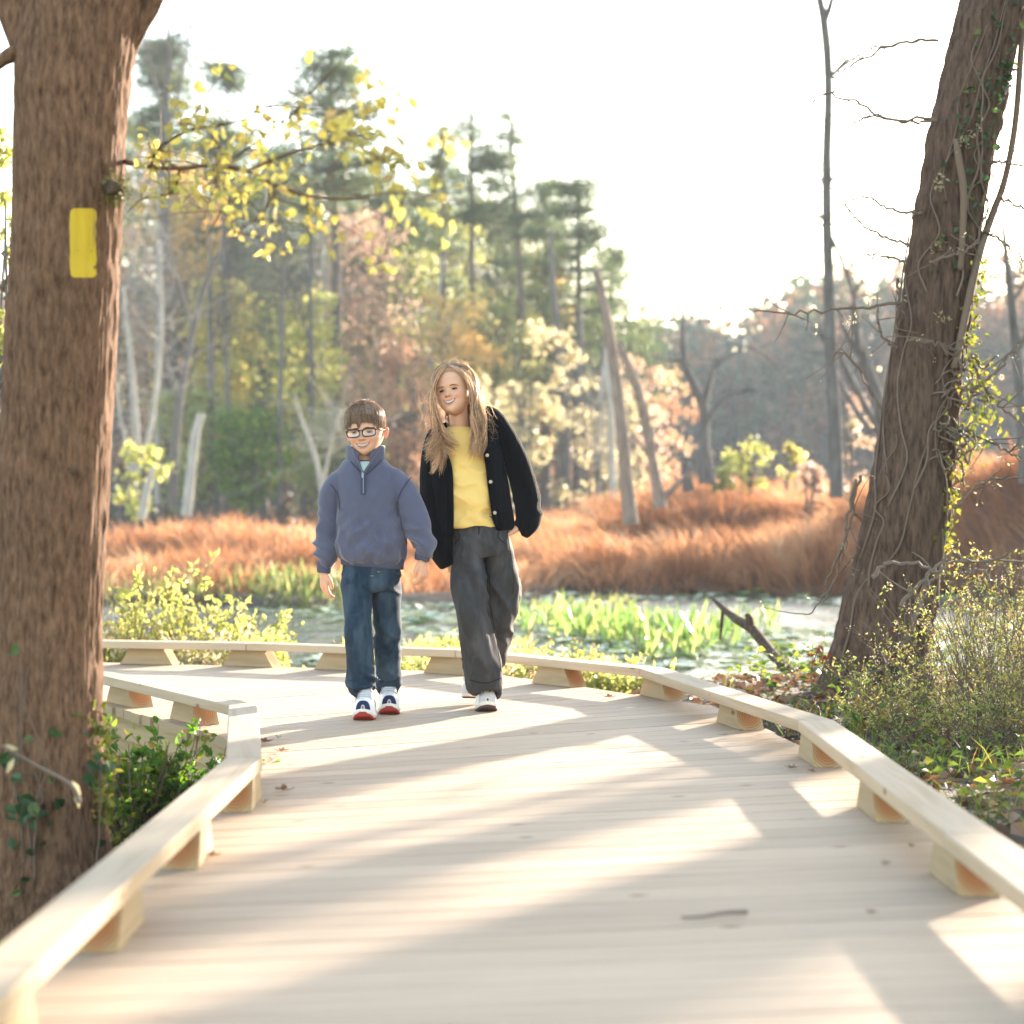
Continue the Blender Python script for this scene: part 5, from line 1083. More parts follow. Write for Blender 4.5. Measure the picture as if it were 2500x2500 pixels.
        up, lo, inn = s.lips(x, zz); col = mixc(col, .75 * np.maximum(up, lo) * ff, (.50, .16, .13)); col = mixc(col, inn * ff, (.085, .022, .02))
        col = mixc(col, .8 * (G(.030, s.nose - .022, .014, .008) + G(-.030, s.nose - .022, .014, .008)), (.14, .05, .04))
        mb.add(s.W(P), grid_faces(nr, nc)); return col
    def patch(s, mb, xz, off, mi=0):
        """a small skin lying off in front of the face, over an outline fan of (x, z)"""
        xz = np.asarray(xz, float); c = xz.mean(0); rings = [xz * k + c * (1 - k) for k in (1, .66, .33)]
        q = np.vstack(rings + [c[None]]); y = s.front(q[:, 0], q[:, 1]) - off; n_ = len(xz)
        f3 = [(2 * n_ + j, 2 * n_ + (j + 1) % n_, 3 * n_) for j in range(n_)]; mb.add(s.W(np.c_[q[:, 0], y, q[:, 1]]), grid_faces(3, n_), f3, mi)
    def strand(s, mb, xz, off, r):
        xz = np.asarray(xz, float); y = s.front(xz[:, 0], xz[:, 1]) - off; tube(mb, s.W(np.c_[xz[:, 0], y, xz[:, 1]]), np.asarray(r) * s.h, 6, ref=(0, 0, 1))
    def ear(s, mb, side, z0, hh, out, col, skin):
        u, v_ = np.meshgrid(np.linspace(0, 2 * PI, 28, endpoint=False), np.linspace(0, PI, 16)); p = np.stack([np.cos(u) * np.sin(v_), np.sin(u) * np.sin(v_), np.cos(v_)], -1).reshape(-1, 3)
        # local: p0 outward thickness, p1 front-back, p2 up
        zc = p[:, 2] * hh * .5; wd = hh * .30 * (1 + .25 * p[:, 2]); yc = p[:, 1] * wd; rim = np.sqrt((p[:, 1]) ** 2 + p[:, 2] ** 2)
        th = p[:, 0] * .016 - .020 * np.exp(-((p[:, 1] + .15) / .42) ** 2 - ((p[:, 2] - .0) / .45) ** 2) * (p[:, 0] > -.2) + .010 * (rim > .82)
        a = R(38); xo = th * math.cos(a) + (yc + wd) * math.sin(a) * out; yo = (yc) * math.cos(a) - th * math.sin(a)
        x = side * (s.w(z0) * .955 + xo); P = np.c_[x, .07 + yo, z0 + zc + .05 * yo]
        f = grid_faces(16, 28); mb.add(s.W(P), f if side > 0 else f[:, ::-1]); c = np.tile(np.array([skin[0] * 1.02, skin[1] * .74, skin[2] * .66]), (len(P), 1)); return c

def limb(mb, pts, d0, ns=20, n=28, ryk=1.0, ref=(1, 0, 0), flat=False):
    """pts rows: px, py, half-width px, depth offset m[, half-depth px]"""
    P = np.array([np.r_[at(p[0], p[1], d0 + p[3]), p[2] / FPX * (d0 + p[3]), (p[4] if len(p) > 4 else p[2] * ryk) / FPX * (d0 + p[3])] for p in pts])
    q = spline(P, n); tube(mb, q[:, :3], np.maximum(q[:, 3], .003), ns, ref=ref, flat=flat, ry=np.maximum(q[:, 4], .003))
def hand(mb, W, down, palm, size, curl, mirror=1, splay=1.0):
    """A relaxed hand: palm, four unequal bent fingers and a thumb. down = wrist to knuckles, palm = way the palm faces."""
    v = unit(np.asarray(down, float)); w_ = np.asarray(palm, float); w_ = unit(w_ - v * (w_ @ v)); u = np.cross(v, w_) * mirror  # u: towards the thumb side
    L = size; Wp = np.asarray(W, float)
    T = lambda a, b, c: Wp + u * a * L + v * b * L + w_ * c * L
    tube(mb, np.array([T(0, -.22, 0), T(0, -.05, 0), T(.0, .12, .0), T(.0, .30, .02), T(-.005, .46, .03), T(-.005, .52, .035)]), np.array([.135, .135, .165, .20, .205, .17]) * L, 16, ref=tuple(u), ry=np.array([.115, .11, .11, .105, .085, .06]) * L)
    for k, (a, ln, r_) in enumerate([(.150, .42, .050), (.050, .47, .052), (-.050, .44, .049), (-.145, .34, .043)]):
        p = T(a, .47, .03); ang = R(curl[0] + 4 * k); pts = [p - v * .10 * L, p]
        for j, fr in enumerate((.44, .32, .26)):
            dr = v * math.cos(ang) + w_ * math.sin(ang) + u * (a * .35 * splay); p = p + unit(dr) * ln * L * fr; pts.append(p); ang += R(curl[1])
        q = spline(pts, 16); tube(mb, q, np.interp(np.linspace(0, 1, 16), [0, .3, .55, .8, 1], [1.0, 1.02, .95, .88, .68]) * r_ * L, 10)
    p = T(.13, .10, .03); pts = [T(.05, .02, .02), p, T(.235, .27, .085), T(.225, .42, .155), T(.195, .53, .20)]
    q = spline(pts, 14); tube(mb, q, np.interp(np.linspace(0, 1, 14), [0, .3, .6, 1], [.075, .070, .056, .042]) * L, 10)

def person(name_label, cat, parts_skin, head, hd_ears, skin):
    """One continuous body: torso, limbs and hands fused, the head grown on its neck."""
    v, nv, f4, f3 = remesh(parts_skin, .0028, 3); mb = MB(); mb.add(v, f4, f3); cols = [np.tile(np.array(skin), (len(v), 1))]
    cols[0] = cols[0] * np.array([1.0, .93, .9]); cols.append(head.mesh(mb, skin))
    for e in hd_ears: cols.append(head.ear(mb, *e, None, skin))
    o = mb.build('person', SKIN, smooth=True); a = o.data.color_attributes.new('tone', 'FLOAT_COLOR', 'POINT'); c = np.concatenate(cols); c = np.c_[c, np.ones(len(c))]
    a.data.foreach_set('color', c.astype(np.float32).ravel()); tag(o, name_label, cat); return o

def cloth(name, mb, voxel, mat, parent, folds, smooth_=5):
    v, nv, f4, f3 = remesh(mb, voxel, smooth_); v = v + nv * folds(v)[:, None]
    b_ = MB(); b_.add(v, f4, f3); return b_.build(name, mat, parent, smooth=True)
def ridge(p, sc, seed, sharp=1.0): return (1 - np.abs(vnoise(p * np.asarray(sc), seed)) * 2) * sharp

def eyes(hd, who, openness, iris_dx, lash_r, brow_dz, brow_r, parent, iris_r=.026):
    for sd in (-1, 1):
        cx, cz = sd * .135, hd.eye; t = np.linspace(0, 2 * PI, 25)[:-1]
        wx = .047; up = openness; ox = np.cos(t) * wx; oz = np.where(np.sin(t) > 0, np.sin(t) * up, np.sin(t) * up * .75)
        mb = MB(); hd.patch(mb, np.c_[cx + ox, cz + oz], .002); e = mb.build('eye', EYEW, parent, smooth=True)
        mb = MB(); ir = iris_r; ix = np.cos(t) * ir; iz = np.clip(np.sin(t) * ir, -up * .72, up * .95); hd.patch(mb, np.c_[cx + iris_dx + ix, cz + iz], .0045); mb.build('iris', IRIS, e, smooth=True)
        mb = MB(); x = np.linspace(-1, 1, 14); hd.strand(mb, np.c_[cx + x * wx * 1.08, cz + up * np.sqrt(np.clip(1 - x ** 2, 0, 1)) + .002 - .004 * (x * sd > .8)], .004, np.interp(np.abs(x), [0, 1], [lash_r, lash_r * .5])); mb.build('eyelashes', LASH, e, smooth=True)
        mb = MB(); hd.strand(mb, np.c_[cx + x * wx * 1.0, cz - up * .75 * np.sqrt(np.clip(1 - x ** 2, 0, 1)) - .001], .002, np.full(14, lash_r * .35)); mb.build('lower_lid', LASH, e, smooth=True)
        mb = MB(); x = np.linspace(-1, 1, 14); hd.strand(mb, np.c_[cx + sd * .006 + x * .075, cz + brow_dz - .016 * x ** 2 - .010 * x * sd], .001, np.interp(x * sd, [-1, -.3, 1], [brow_r, brow_r, brow_r * .4])); mb.build('eyebrow', BROW_B, parent, smooth=True)
def mouth_parts(hd, parent, braces=False):
    mb = MB(); n_ = 10; hw = .105
    for k in range(n_):
        x0 = -hw + 2 * hw * k / n_; x1 = x0 + 2 * hw / n_ * .95; xs = np.array([x0, x1]); e = np.clip(1 - (xs / .12) ** 2, 0, 1) ** .5
        zt = hd.mouth_c(xs) + .031 * hd.open * e; zb = hd.mouth_c(xs) - .014 * hd.open * e
        y = -(hd.f(hd.mouth) * np.sqrt(np.clip(1 - (xs / hd.w(hd.mouth)) ** 2, 0, 1)) ** .8) - .014 * np.exp(-(xs / .12) ** 2) + .003 * (k % 2)
        y2 = y + .01; v = np.array([(xs[0], y[0], zt[0]), (xs[1], y[1], zt[1]), (xs[1], y[1], zb[1]), (xs[0], y[0], zb[0]), (xs[0], y2[0], zt[0]), (xs[1], y2[1], zt[1]), (xs[1], y2[1], zb[1]), (xs[0], y2[0], zb[0])])
        mb.add(hd.W(v), [(0, 3, 2, 1), (0, 1, 5, 4), (3, 7, 6, 2), (0, 4, 7, 3), (1, 2, 6, 5)])
    t_ = mb.build('teeth', TEETH, parent)
    if braces:
        mb = MB(); x = np.linspace(-.095, .095, 16); y = -(hd.f(hd.mouth) * np.sqrt(np.clip(1 - (x / hd.w(hd.mouth)) ** 2, 0, 1)) ** .8) - .014 * np.exp(-(x / .12) ** 2) - .004
        tube(mb, hd.W(np.c_[x, y, hd.mouth_c(x) + .006]), .0028 * hd.h, 5, ref=(0, 0, 1)); mb.build('braces', METAL, t_)

def shoe(name, toe, L, yaw, pitch, parent, style, mats):
    """A trainer: outsole, midsole, upper, toe cap, tongue, strap or laces. toe = ground point under the toe; the foot points at the viewer."""
    M = Matrix.Translation(Vector(toe)) @ Matrix.Rotation(R(yaw), 4, 'Z') @ Matrix.Rotation(R(pitch), 4, 'X'); A = np.array(M)
    W_ = lambda p: np.asarray(p, float).reshape(-1, 3) @ A[:3, :3].T + A[:3, 3]
    ys = np.array([0, .02, .06, .14, .26, .42, .58, .74, .88, .96, 1.0]); hw = np.array([.02, .10, .148, .185, .205, .195, .168, .158, .155, .125, .03]); n_ = 30
    t = np.linspace(0, 1, n_); yy = t * L; w_ = np.interp(t, ys, hw) * L; w_ = np.maximum(w_, .003)
    spring = .022 * np.clip(1 - t / .28, 0, 1) ** 2; sole_h = .020 + .012 * smooth(.4, .9, t)
    def slab(z0, z1, k, nm, mat, t0=0., t1=1.):
        s_ = (t >= t0) & (t <= t1); y_ = yy[s_]; a = w_[s_] * k; zb = z0(t[s_]); zt = z1(t[s_]); rows = []
        for i in range(len(y_)): rows.append([(-a[i] * .94, y_[i], zb[i]), (-a[i] * 1.03, y_[i], (zb[i] + zt[i]) / 2), (-a[i], y_[i], zt[i]), (a[i], y_[i], zt[i]), (a[i] * 1.03, y_[i], (zb[i] + zt[i]) / 2), (a[i] * .94, y_[i], zb[i])])
        v = np.array(rows).reshape(-1, 3); m_ = len(y_); b_ = MB(); b_.add(W_(v), np.vstack([grid_faces(m_, 6)[:, ::-1], ])); b_.add(W_(v[:6]), [(0, 1, 2, 3), (0, 3, 4, 5)]); b_.add(W_(v[-6:]), [(3, 2, 1, 0), (5, 4, 3, 0)])
        return b_.build(nm, mat, root, smooth=False)
    # upper
    top = np.interp(t, [0, .05, .12, .25, .38, .52, .62, .8, 1.0], [.014, .042, .054, .066, .086, .108, .112, .098, .090]) * (L / .2) * (1.0 if style == 'strap' else 1.02)
    b_ = MB(); na = 20; rows = []
    for i in range(n_):
        a = np.linspace(0, PI, na); ex = .75; cx = np.sign(np.cos(a)) * np.abs(np.cos(a)) ** ex * w_[i] * (.97 - .35 * smooth(.35, .6, t[i]) * np.sin(a) ** 1.5); cz = sole_h[i] + spring[i] + np.sin(a) ** .85 * top[i]
        rows.append(np.c_[cx, np.full(na, yy[i] + .004), cz])
    v = np.array(rows).reshape(-1, 3); b_.add(W_(v), grid_faces(n_, na, closed=False)); b_.add(W_(v[-na:]), None, [(0, j + 1, j) for j in range(1, na - 1)])
    root = b_.build(name, mats['upper'], parent, smooth=True)
    slab(lambda q: spring_at(q), lambda q: spring_at(q) + .009, 1.0, 'outsole', mats['out'])
    slab(lambda q: spring_at(q) + .0095, lambda q: np.interp(q, t, sole_h) + spring_at(q) + .004, 1.05, 'midsole', mats['mid'])
    def on_top(tt, ux, lift):
        """point on the upper at length tt (0..1), across ux (-1..1)"""
        a = PI / 2 - ux * PI / 2; wi = np.interp(tt, t, w_); ti = np.interp(tt, t, top); so = np.interp(tt, t, sole_h) + spring_at(np.array([tt]))[0]
        cx = math.copysign(abs(math.cos(a)) ** .75, math.cos(a)) * wi * (.97 - .35 * smooth(.35, .6, tt) * math.sin(a) ** 1.5); cz = so + math.sin(a) ** .85 * ti
        nrm = unit(np.array([cx / max(wi, .01), -.5, (cz - so) / max(ti, .01) + .2])); return np.array([cx, tt * L + .004, cz]) + nrm * lift
    def strip_on(pts, half, lift, nm, mat):
        b_ = MB(); q = np.array(pts); n2 = len(q); lo, hi = [], []
        for i in range(n2):
            lo.append(on_top(q[i, 0] - half, q[i, 1], lift)); hi.append(on_top(q[i, 0] + half, q[i, 1], lift))
        lo, hi = np.array(lo), np.array(hi); inn = np.array([on_top(q[i, 0], q[i, 1], -.001) for i in range(n2)])
        v = np.stack([lo, hi, inn], 1).reshape(-1, 3); b_.add(W_(v), grid_faces(n2, 3)); return b_.build(nm, mat, root, smooth=False)
    # toe cap
    b_ = MB(); r1 = []
    for tt in np.linspace(.004, .045 if style == 'strap' else .08, 8):
        r1.append([on_top(tt, ux, .0025) for ux in np.linspace(-.98, .98, 15)])
    v = np.array(r1).reshape(-1, 3); b_.add(W_(v), grid_faces(8, 15, closed=False)); b_.build('toe_cap', mats['cap'], root, smooth=True)
    if style == 'strap':
        b_ = MB(); s_ = np.array([(-.030, .002, .004), (.030, .002, .004), (.013, -.003, .022), (-.013, -.003, .022), (-.034, .03, .0), (.034, .03, .0)]); s_[:, 2] += .012
        b_.add(W_(s_), [(0, 1, 2, 3), (4, 5, 1, 0)]); b_.build('toe_guard', mats['out'], root)
        strip_on([(.50, ux) for ux in np.linspace(-.95, .95, 17)], .045, .004, 'strap', mats['strap'])
    b_ = MB(); c0 = np.array([0, .56 * L, np.interp(.56, t, top) + .026]); hh = .034 if style == 'strap' else .026
    for i in range(1):
        u_ = np.linspace(-1, 1, 9); lo = np.stack([u_ * .026, c0[1] - .012 * (1 - u_ ** 2), np.full(9, c0[2] - .02)], 1); hi = np.stack([u_ * .022, c0[1] + .012 - .008 * (1 - u_ ** 2), c0[2] + hh * (1 - .35 * u_ ** 2)], 1); bk = hi + np.array([0, .008, 0]); lb_ = lo + np.array([0, .01, 0])
        b_.add(W_(np.vstack([lo, hi, bk, lb_])), grid_faces(4, 9, closed=False))
    tg = b_.build('tongue', mats['strap'] if style == 'strap' else mats['upper'], root, smooth=True)
    if style == 'strap':
        b_ = MB(); p0 = np.array([0, .56 * L + .012, c0[2] + hh - .004]); tube(b_, W_([p0, p0 + (0, .004, .012), p0 + (0, .006, .020)]), .0052, 8, ry=np.full(3, .002)); b_.build('pull_tab', CREAM, tg)
    nl = 5
    for k in range(nl):
        tt = (.25 + .05 * k) if style == 'strap' else (.22 + .075 * k)
        b_ = MB(); tube(b_, W_([on_top(tt + (.012 if (j % 2) else -.004) * (1 if style == 'strap' else .5), ux, .0035) for j, ux in enumerate(np.linspace(-.36, .36, 5))]), .0014 if style == 'strap' else .0026, 5, ref=(0, 0, 1)); b_.build('lace', mats['lace'], root, smooth=True)
    if style == 'strap':
        for sx in (-1, 1):
            b_ = MB(); tube(b_, W_([on_top(tt, sx * .40, .003) for tt in np.linspace(.24, .47, 7)]), .0016, 5); b_.build('lace', mats['lace'], root, smooth=True)
    else:
        for sx in (-1, 1):
            b_ = MB(); r1 = [[on_top(tt, sx * ux, .002) for ux in np.linspace(.80, .56 + .3 * abs(tt - .5), 5)] for tt in np.linspace(.3, .85, 10)]
            f = grid_faces(10, 5, closed=False); b_.add(W_(np.array(r1).reshape(-1, 3)), f if sx < 0 else f[:, ::-1]); b_.build('side_panel', mats['cap'], root, smooth=True)
    return root
def spring_at(q): return .022 * np.clip(1 - np.asarray(q) / .28, 0, 1) ** 2

def seam(obj, pts, r, mat, name='seam', lift=.0005, n=24):
    """A raised seam over the camera side of a garment, through photograph rows (px, py)."""
    me = obj.data; P = np.empty(len(me.vertices) * 3, np.float32); me.vertices.foreach_get('co', P); P = P.reshape(-1, 3).astype(float) + np.array(world_loc(obj))
    qx = 1250 + P[:, 0] / P[:, 1] * FPX; qy = HOR - (P[:, 2] - CAM_H) / P[:, 1] * FPX; L_ = spline(np.array(pts, float), n); out = []
    for x, y in L_:
        m_ = (np.abs(qx - x) < 5) & (np.abs(qy - y) < 5)
        if m_.any(): out.append(at(x, y, P[m_, 1].min() - lift))
    if len(out) > 3:
        o_ = np.array(out); o_[1:-1, 1] = (o_[:-2, 1] + o_[1:-1, 1] + o_[2:, 1]) / 3; mb = MB(); tube(mb, o_, r, 5); return mb.build(name, mat, obj, smooth=True)
# ------------------------------------------------------------------ boy in a blue quarter-zip
DB = 8.5; BP = lambda px, py, o=0.: at(px, py, DB + o)
SK_B = (.70, .405, .27)
hb = Head(.220, at(889, 1111, DB - .035), -8, -2, -4.5, .405, .285, .165, .085, 1.0, .97, 1.05)
hb.M = hb.M @ Matrix.Translation((0, .30, 0)); hb.A = np.array(hb.M)
sb = MB()
limb(sb, [(889, 1060, 30, .06), (890, 1100, 28, .05), (892, 1135, 29, .05), (893, 1160, 40, .05)], DB)
limb(sb, [(893, 1145, 40, .05, 30), (893, 1180, 66, .04, 40), (900, 1280, 64, .03, 42), (906, 1370, 64, .02, 44), (908, 1425, 62, .03, 42)], DB)
limb(sb, [(828, 1165, 18, .05), (800, 1240, 16, .05), (796, 1310, 15, .04), (792, 1385, 13, .03)], DB); limb(sb, [(962, 1165, 18, .04), (1010, 1240, 16, .02), (1034, 1310, 14, -.02), (1031, 1356, 13, -.03)], DB)
limb(sb, [(872, 1410, 30, .03), (874, 1540, 24, -.04), (882, 1690, 18, 0), (884, 1730, 16, 0)], DB); limb(sb, [(943, 1410, 30, .05), (945, 1540, 22, .1), (946, 1680, 17, .2), (948, 1720, 15, .22)], DB)
hand(sb, BP(791, 1396, .03), (-.02, -.05, -1), (.55, .45, 0), .128, (20, 26), mirror=1)
hand(sb, BP(1031, 1366, -.03), (.10, -.08, -1), (-.75, .50, 0), .134, (34, 30), mirror=-1)
boy = person('boy with glasses in a blue quarter-zip sweatshirt and jeans walking towards the viewer', 'person', sb, hb, [(-1, .40, .22, 1.0), (1, .40, .22, 1.05)], SK_B)
eyes(hb, 'boy', .0150, -.006, .0120, .076, .0135, boy, .027)
mouth_parts(hb, boy, True)
# glasses
def glasses(hd, parent):
    FR = plain('dark_plum_frame', (.018, .012, .022), .3, .5); m, n, l, b = newmat('spectacle_lens'); n.remove(b)
    tr = n.new('ShaderNodeBsdfTransparent'); gl = n.new('ShaderNodeBsdfGlossy'); gl.inputs['Roughness'].default_value = .05; mx = n.new('ShaderNodeMixShader'); mx.inputs[0].default_value = .07; l.new(tr.outputs[0], mx.inputs[1]); l.new(gl.outputs[0], mx.inputs[2]); l.new(mx.outputs[0], n['Material Output'].inputs[0])
    mb = MB(); t = np.linspace(0, 2 * PI, 40); outl = []
    for sd in (-1, 1):
        c, s_ = np.cos(t), np.sin(t); x = sd * .148 + np.sign(c) * np.abs(c) ** .55 * .118; z = hd.eye - .012 + np.sign(s_) * np.abs(s_) ** .6 * .071 + .006 * c * sd
        y = -.455 + .55 * np.abs(x) ** 2 + 0 * z; q = np.c_[x, y, z]; outl.append(q); tube(mb, hd.W(q), np.where(np.sin(t) > .2,  .0160, .0112) * hd.h, 8, ref=(0, 1, 0), caps=False)
    xb = np.linspace(-.045, .045, 8); tube(mb, hd.W(np.c_[xb, -.462 + 0 * xb, hd.eye + .018 + .012 * (1 - (xb / .045) ** 2)]), .0085 * hd.h, 8, ref=(0, 0, 1))
    for sd in (-1, 1): tube(mb, hd.W([(sd * .255, -.42, hd.eye + .034), (sd * .285, -.40, hd.eye + .036), (sd * .335, -.20, hd.eye + .038), (sd * .352, .06, hd.eye + .045), (sd * .35, .14, hd.eye + .01)]), .0085 * hd.h, 8, ref=(0, 0, 1))
    go = mb.build('glasses', FR, parent, smooth=True)
    for q in outl:
        mb = MB(); mb.add(hd.W(np.vstack([q[:-1], q.mean(0)])), None, [(j, (j + 1) % 39, 39) for j in range(39)]); mb.build('lens', m, go)
glasses(hb, boy)
# boy's hair: cap and combed strands with a fringe
def hair_cap(hd, zlow, off, mat, parent, nm='hair'):
    u = np.linspace(0, 2 * PI, 72, endpoint=False); t = np.linspace(0, 1, 30); rows = []
    for k in t:
        z = zlow(u) + (1.0 - zlow(u)) * k; rows.append(hd.shell(u, z, off * min(1, .25 + k * 3)))
    mb = MB(); mb.add(hd.W(np.array(rows).reshape(-1, 3)), grid_faces(30, 72)); return mb.build(nm, mat, parent, smooth=True)
def aw(u): return np.abs((u + PI) % (2 * PI) - PI)
zl_b = lambda u: np.interp(aw(u), [0, .6, 1.05, 1.3, 1.75, 2.1, 3.14], [.72, .71, .64, .56, .48, .26, .16])
hair = hair_cap(hb, zl_b, .004, HAIR_B, boy)
K = 3800; u0 = g.uniform(-PI, PI, K); ze = np.interp(np.abs(u0), [0, .35, .75, 1.05, 1.35, 1.8, 2.2, 3.14], [.60, .60, .585, .54, .50, .46, .22, .12]) + g.normal(size=K) * .018
ze = ze - .10 * np.maximum(0, vnoise(np.c_[u0 * 9, 0 * u0, 0 * u0], 4)) * (np.abs(u0) < 1.1); kk = np.round(u0 * 11 + .5 * np.sin(u0 * 5)) / 11
zs = np.minimum(.997, ze + g.uniform(.16, .62, K)); nk = 8; t = np.linspace(0, 1, nk)
zz = zs[:, None] + (ze - zs)[:, None] * t; uu = u0[:, None] + (.30 * np.exp(-(u0 / .9) ** 2) * np.sign(.2 - u0))[:, None] * (1 - t) * .5 + g.normal(size=(K, 1)) * .03 * t + ((kk - u0) * .75)[:, None] * t ** 1.5
of = .004 + .010 * g.random((K, 1)) + .008 * np.sin(PI * t) + .010 * t * (np.abs(u0) < 1)[:, None]
P = hb.shell(uu, zz, 0); Pn = np.stack([hb.shell(uu[:, j], zz[:, j], of[:, j]) for j in range(nk)], 1)
mb = MB(); strips(mb, hb.W(Pn.reshape(-1, 3)).reshape(K, nk, 3), .0017, .0006)
Kt = 420; u1 = g.uniform(-PI, PI, Kt); z1 = g.uniform(.90, 1.0, Kt); a_ = hb.shell(u1, z1, .012); b_ = a_ + np.stack([g.normal(size=Kt) * .03, -.05 + g.normal(size=Kt) * .03, .004 + .02 * g.random(Kt)], 1); tubes3(mb, hb.W(a_), hb.W((a_ + b_) / 2 + np.array([0, 0, .010])), hb.W(b_), .0011, .0004)
o = mb.build('hair_strands', HAIR_B, hair); tag(o, kind='stuff')
# sweatshirt
BLUE = fabric('dusty_blue_fleece', (.090, .094, .140), .95, 500, .3, .0012, .07, 14, fuzz=.35); BLUE_D = fabric('blue_ribbed_cuff', (.076, .084, .128), .95, 300, .3, .001, .05, 14, wave=120)
mb = MB()
limb(mb, [(908, 1366, 78, .02, 56), (907, 1350, 84, .015, 61), (904, 1310, 82, .015, 58), (901, 1250, 77, .02, 54), (898, 1205, 77, .02, 52), (896, 1168, 79, .03, 49), (894, 1146, 70, .035, 45), (892, 1134, 60, .04, 42), (891, 1124, 52, .05, 37), (891, 1123, 40, .055, 30)], DB, 40, 50, flat=True)
limb(mb, [(860, 1164, 18, .03, 24), (831, 1173, 27, .035, 31), (809, 1211, 30, .04, 33), (804, 1262, 28, .045, 30), (799, 1318, 29, .04, 29), (796, 1350, 28, .035, 29), (793, 1372, 21, .03, 22), (792, 1380, 15, .03, 17)], DB, 28, 40)
limb(mb, [(926, 1160, 18, .03, 24), (960, 1170, 28, .03, 31), (990, 1207, 32, .02, 34), (1012, 1258, 31, .0, 32), (1031, 1312, 32, -.025, 31), (1038, 1334, 28, -.03, 29), (1035, 1348, 19, -.03, 22), (1033, 1354, 16, -.03, 18)], DB, 28, 40)
def shear(v):
    v = v.copy(); k = smooth(1230, 1370, HOR - (v[:, 2] - CAM_H) / v[:, 1] * FPX); xc = at(905, 1300, DB)[0]; tor = np.abs(v[:, 0] - xc) < .145
    return v
def sw_folds(v):
    py = HOR - (v[:, 2] - CAM_H) / v[:, 1] * FPX; px = 1250 + v[:, 0] / v[:, 1] * FPX
    q = np.c_[v[:, 0] * 13 + v[:, 2] * 7, v[:, 1] * 7, v[:, 2] * 5 - v[:, 0] * 3]; q2 = np.c_[v[:, 0] * 12 - v[:, 2] * 9, v[:, 1] * 7, v[:, 2] * 6 + v[:, 0] * 3]
    sl = np.clip((np.abs(px - 905) - 72) / 15, 0, 1); q3 = np.c_[v[:, 0] * 10, v[:, 1] * 9, v[:, 2] * 24 + v[:, 0] * 9]
    lowk = smooth(1150, 1330, py)
    return .012 * lowk * (1 - sl) * (ridge(q, 1.7, 3) + .8 * ridge(q2, 1.7, 4)) + .013 * sl * smooth(1180, 1330, py) * ridge(q3, 1, 6) + .002 * fbm(v * 16, 2, 9) - .004 * np.exp(-((py - 1344) / 5) ** 2) * (1 - sl) * 0
sweat = cloth('sweatshirt', mb, .0042, BLUE, boy, sw_folds, 5)
SEAMB = plain('blue_seam', (.055, .062, .10), .95, .1)
for pts in ([(1004, 1166), (990, 1182), (976, 1206), (969, 1236), (972, 1262)], [(806, 1182), (818, 1196), (826, 1214), (829, 1244)], [(856, 1126), (868, 1140), (884, 1158)], [(932, 1124), (915, 1140), (896, 1158)]): seam(sweat, pts, .0022, SEAMB)
def hemz(px): return (px - 908) * .13
mb = MB(); u = np.linspace(0, 2 * PI, 72, endpoint=False); rows = []
for (py, rx, ry) in [(1346, 77, 53), (1352, 81, 57), (1362, 79, 55), (1372, 77.5, 54), (1384, 77, 53), (1385, 74, 50), (1370, 73, 49)]:
    s_ = DB / FPX; x = np.cos(u) * rx; rows.append(np.stack([at(908, 0, DB)[0] + x * s_, DB + .02 + np.sin(u) * ry * s_, CAM_H - (py + x * .085 - HOR) * s_], 1))
mb.add(np.array(rows).reshape(-1, 3), grid_faces(7, 72)[:, ::-1]); mb.build('hem_band', BLUE_D, sweat, smooth=True)
for pts in ([(793, 1372, 17.5, .03, 18), (792, 1378, 18, .03, 19), (791.5, 1390, 17.5, .03, 18), (791, 1398, 16.5, .03, 17), (791, 1397, 14, .03, 15)], [(1034, 1345, 19, -.03, 20), (1033, 1351, 19.5, -.03, 20), (1031, 1360, 19, -.03, 19), (1030, 1367, 18, -.03, 18), (1030, 1366, 15, -.03, 15)]):
    mb = MB(); limb(mb, pts, DB, 28, 16); mb.build('cuff', BLUE_D, sweat, smooth=True)
# stand-up collar, open at the throat
mb = MB(); u = np.linspace(-PI + .30, PI - .30, 61); rows = []; s_ = DB / FPX
for (py, k, dz) in [(1142, 44, 0), (1120, 47, 0), (1112, 47, 0), (1100, 47, 0), (1090, 48, 0), (1087, 47, 0), (1090, 45, 0), (1102, 43, 0), (1118, 39, 0)]:
    fr = (1 + np.cos(u + PI)) / 2; open_ = np.abs(u) / PI; dip = 40 * smooth(.70, .90, open_) if py < 1121 else 20 * smooth(.70, .9, open_)
    x = -np.sin(u) * k; y = np.cos(u) * k * .82; rows.append(np.stack([at(891, 0, DB)[0] + x * s_, DB + .042 + y * s_ - .0005 * dip * .9, CAM_H - (py + dip * (.45 if py < 1105 else .9) - HOR) * s_], 1))
mb.add(np.array(rows).reshape(-1, 3), grid_faces(9, 61, closed=False)); mb.build('collar', BLUE, sweat, smooth=True)
# quarter zip
ZIP = plain('zip_tape', (.045, .052, .085), .7, .3); ZIPM = plain('zip_teeth', (.25, .26, .30), .35, .5, .8); GREENT = fabric('pale_green_tee', (.40, .50, .44))
def front_y(py): return np.interp(py, [1110, 1130, 1150, 1170, 1205, 1220], [DB - .020, DB - .032, DB - .047, DB - .056, DB - .064, DB - .067])
mb = MB(); rows = []
for py in np.linspace(1153, 1209, 16):
    rows.append([at(px, py, front_y(py) - .006 - (.002 if abs(px - 887) < 4 else 0)) for px in (880.5, 883, 886, 888, 891, 893.5)])
mb.add(np.array(rows).reshape(-1, 3), grid_faces(16, 6, closed=False)[:, ::-1]); zp = mb.build('zip', ZIP, sweat, smooth=True)
mb = MB(); tube(mb, np.array([at(887, py, front_y(py) - .0085) for py in np.linspace(1156, 1204, 12)]), .0016, 6); mb.build('zip_teeth', ZIPM, zp)
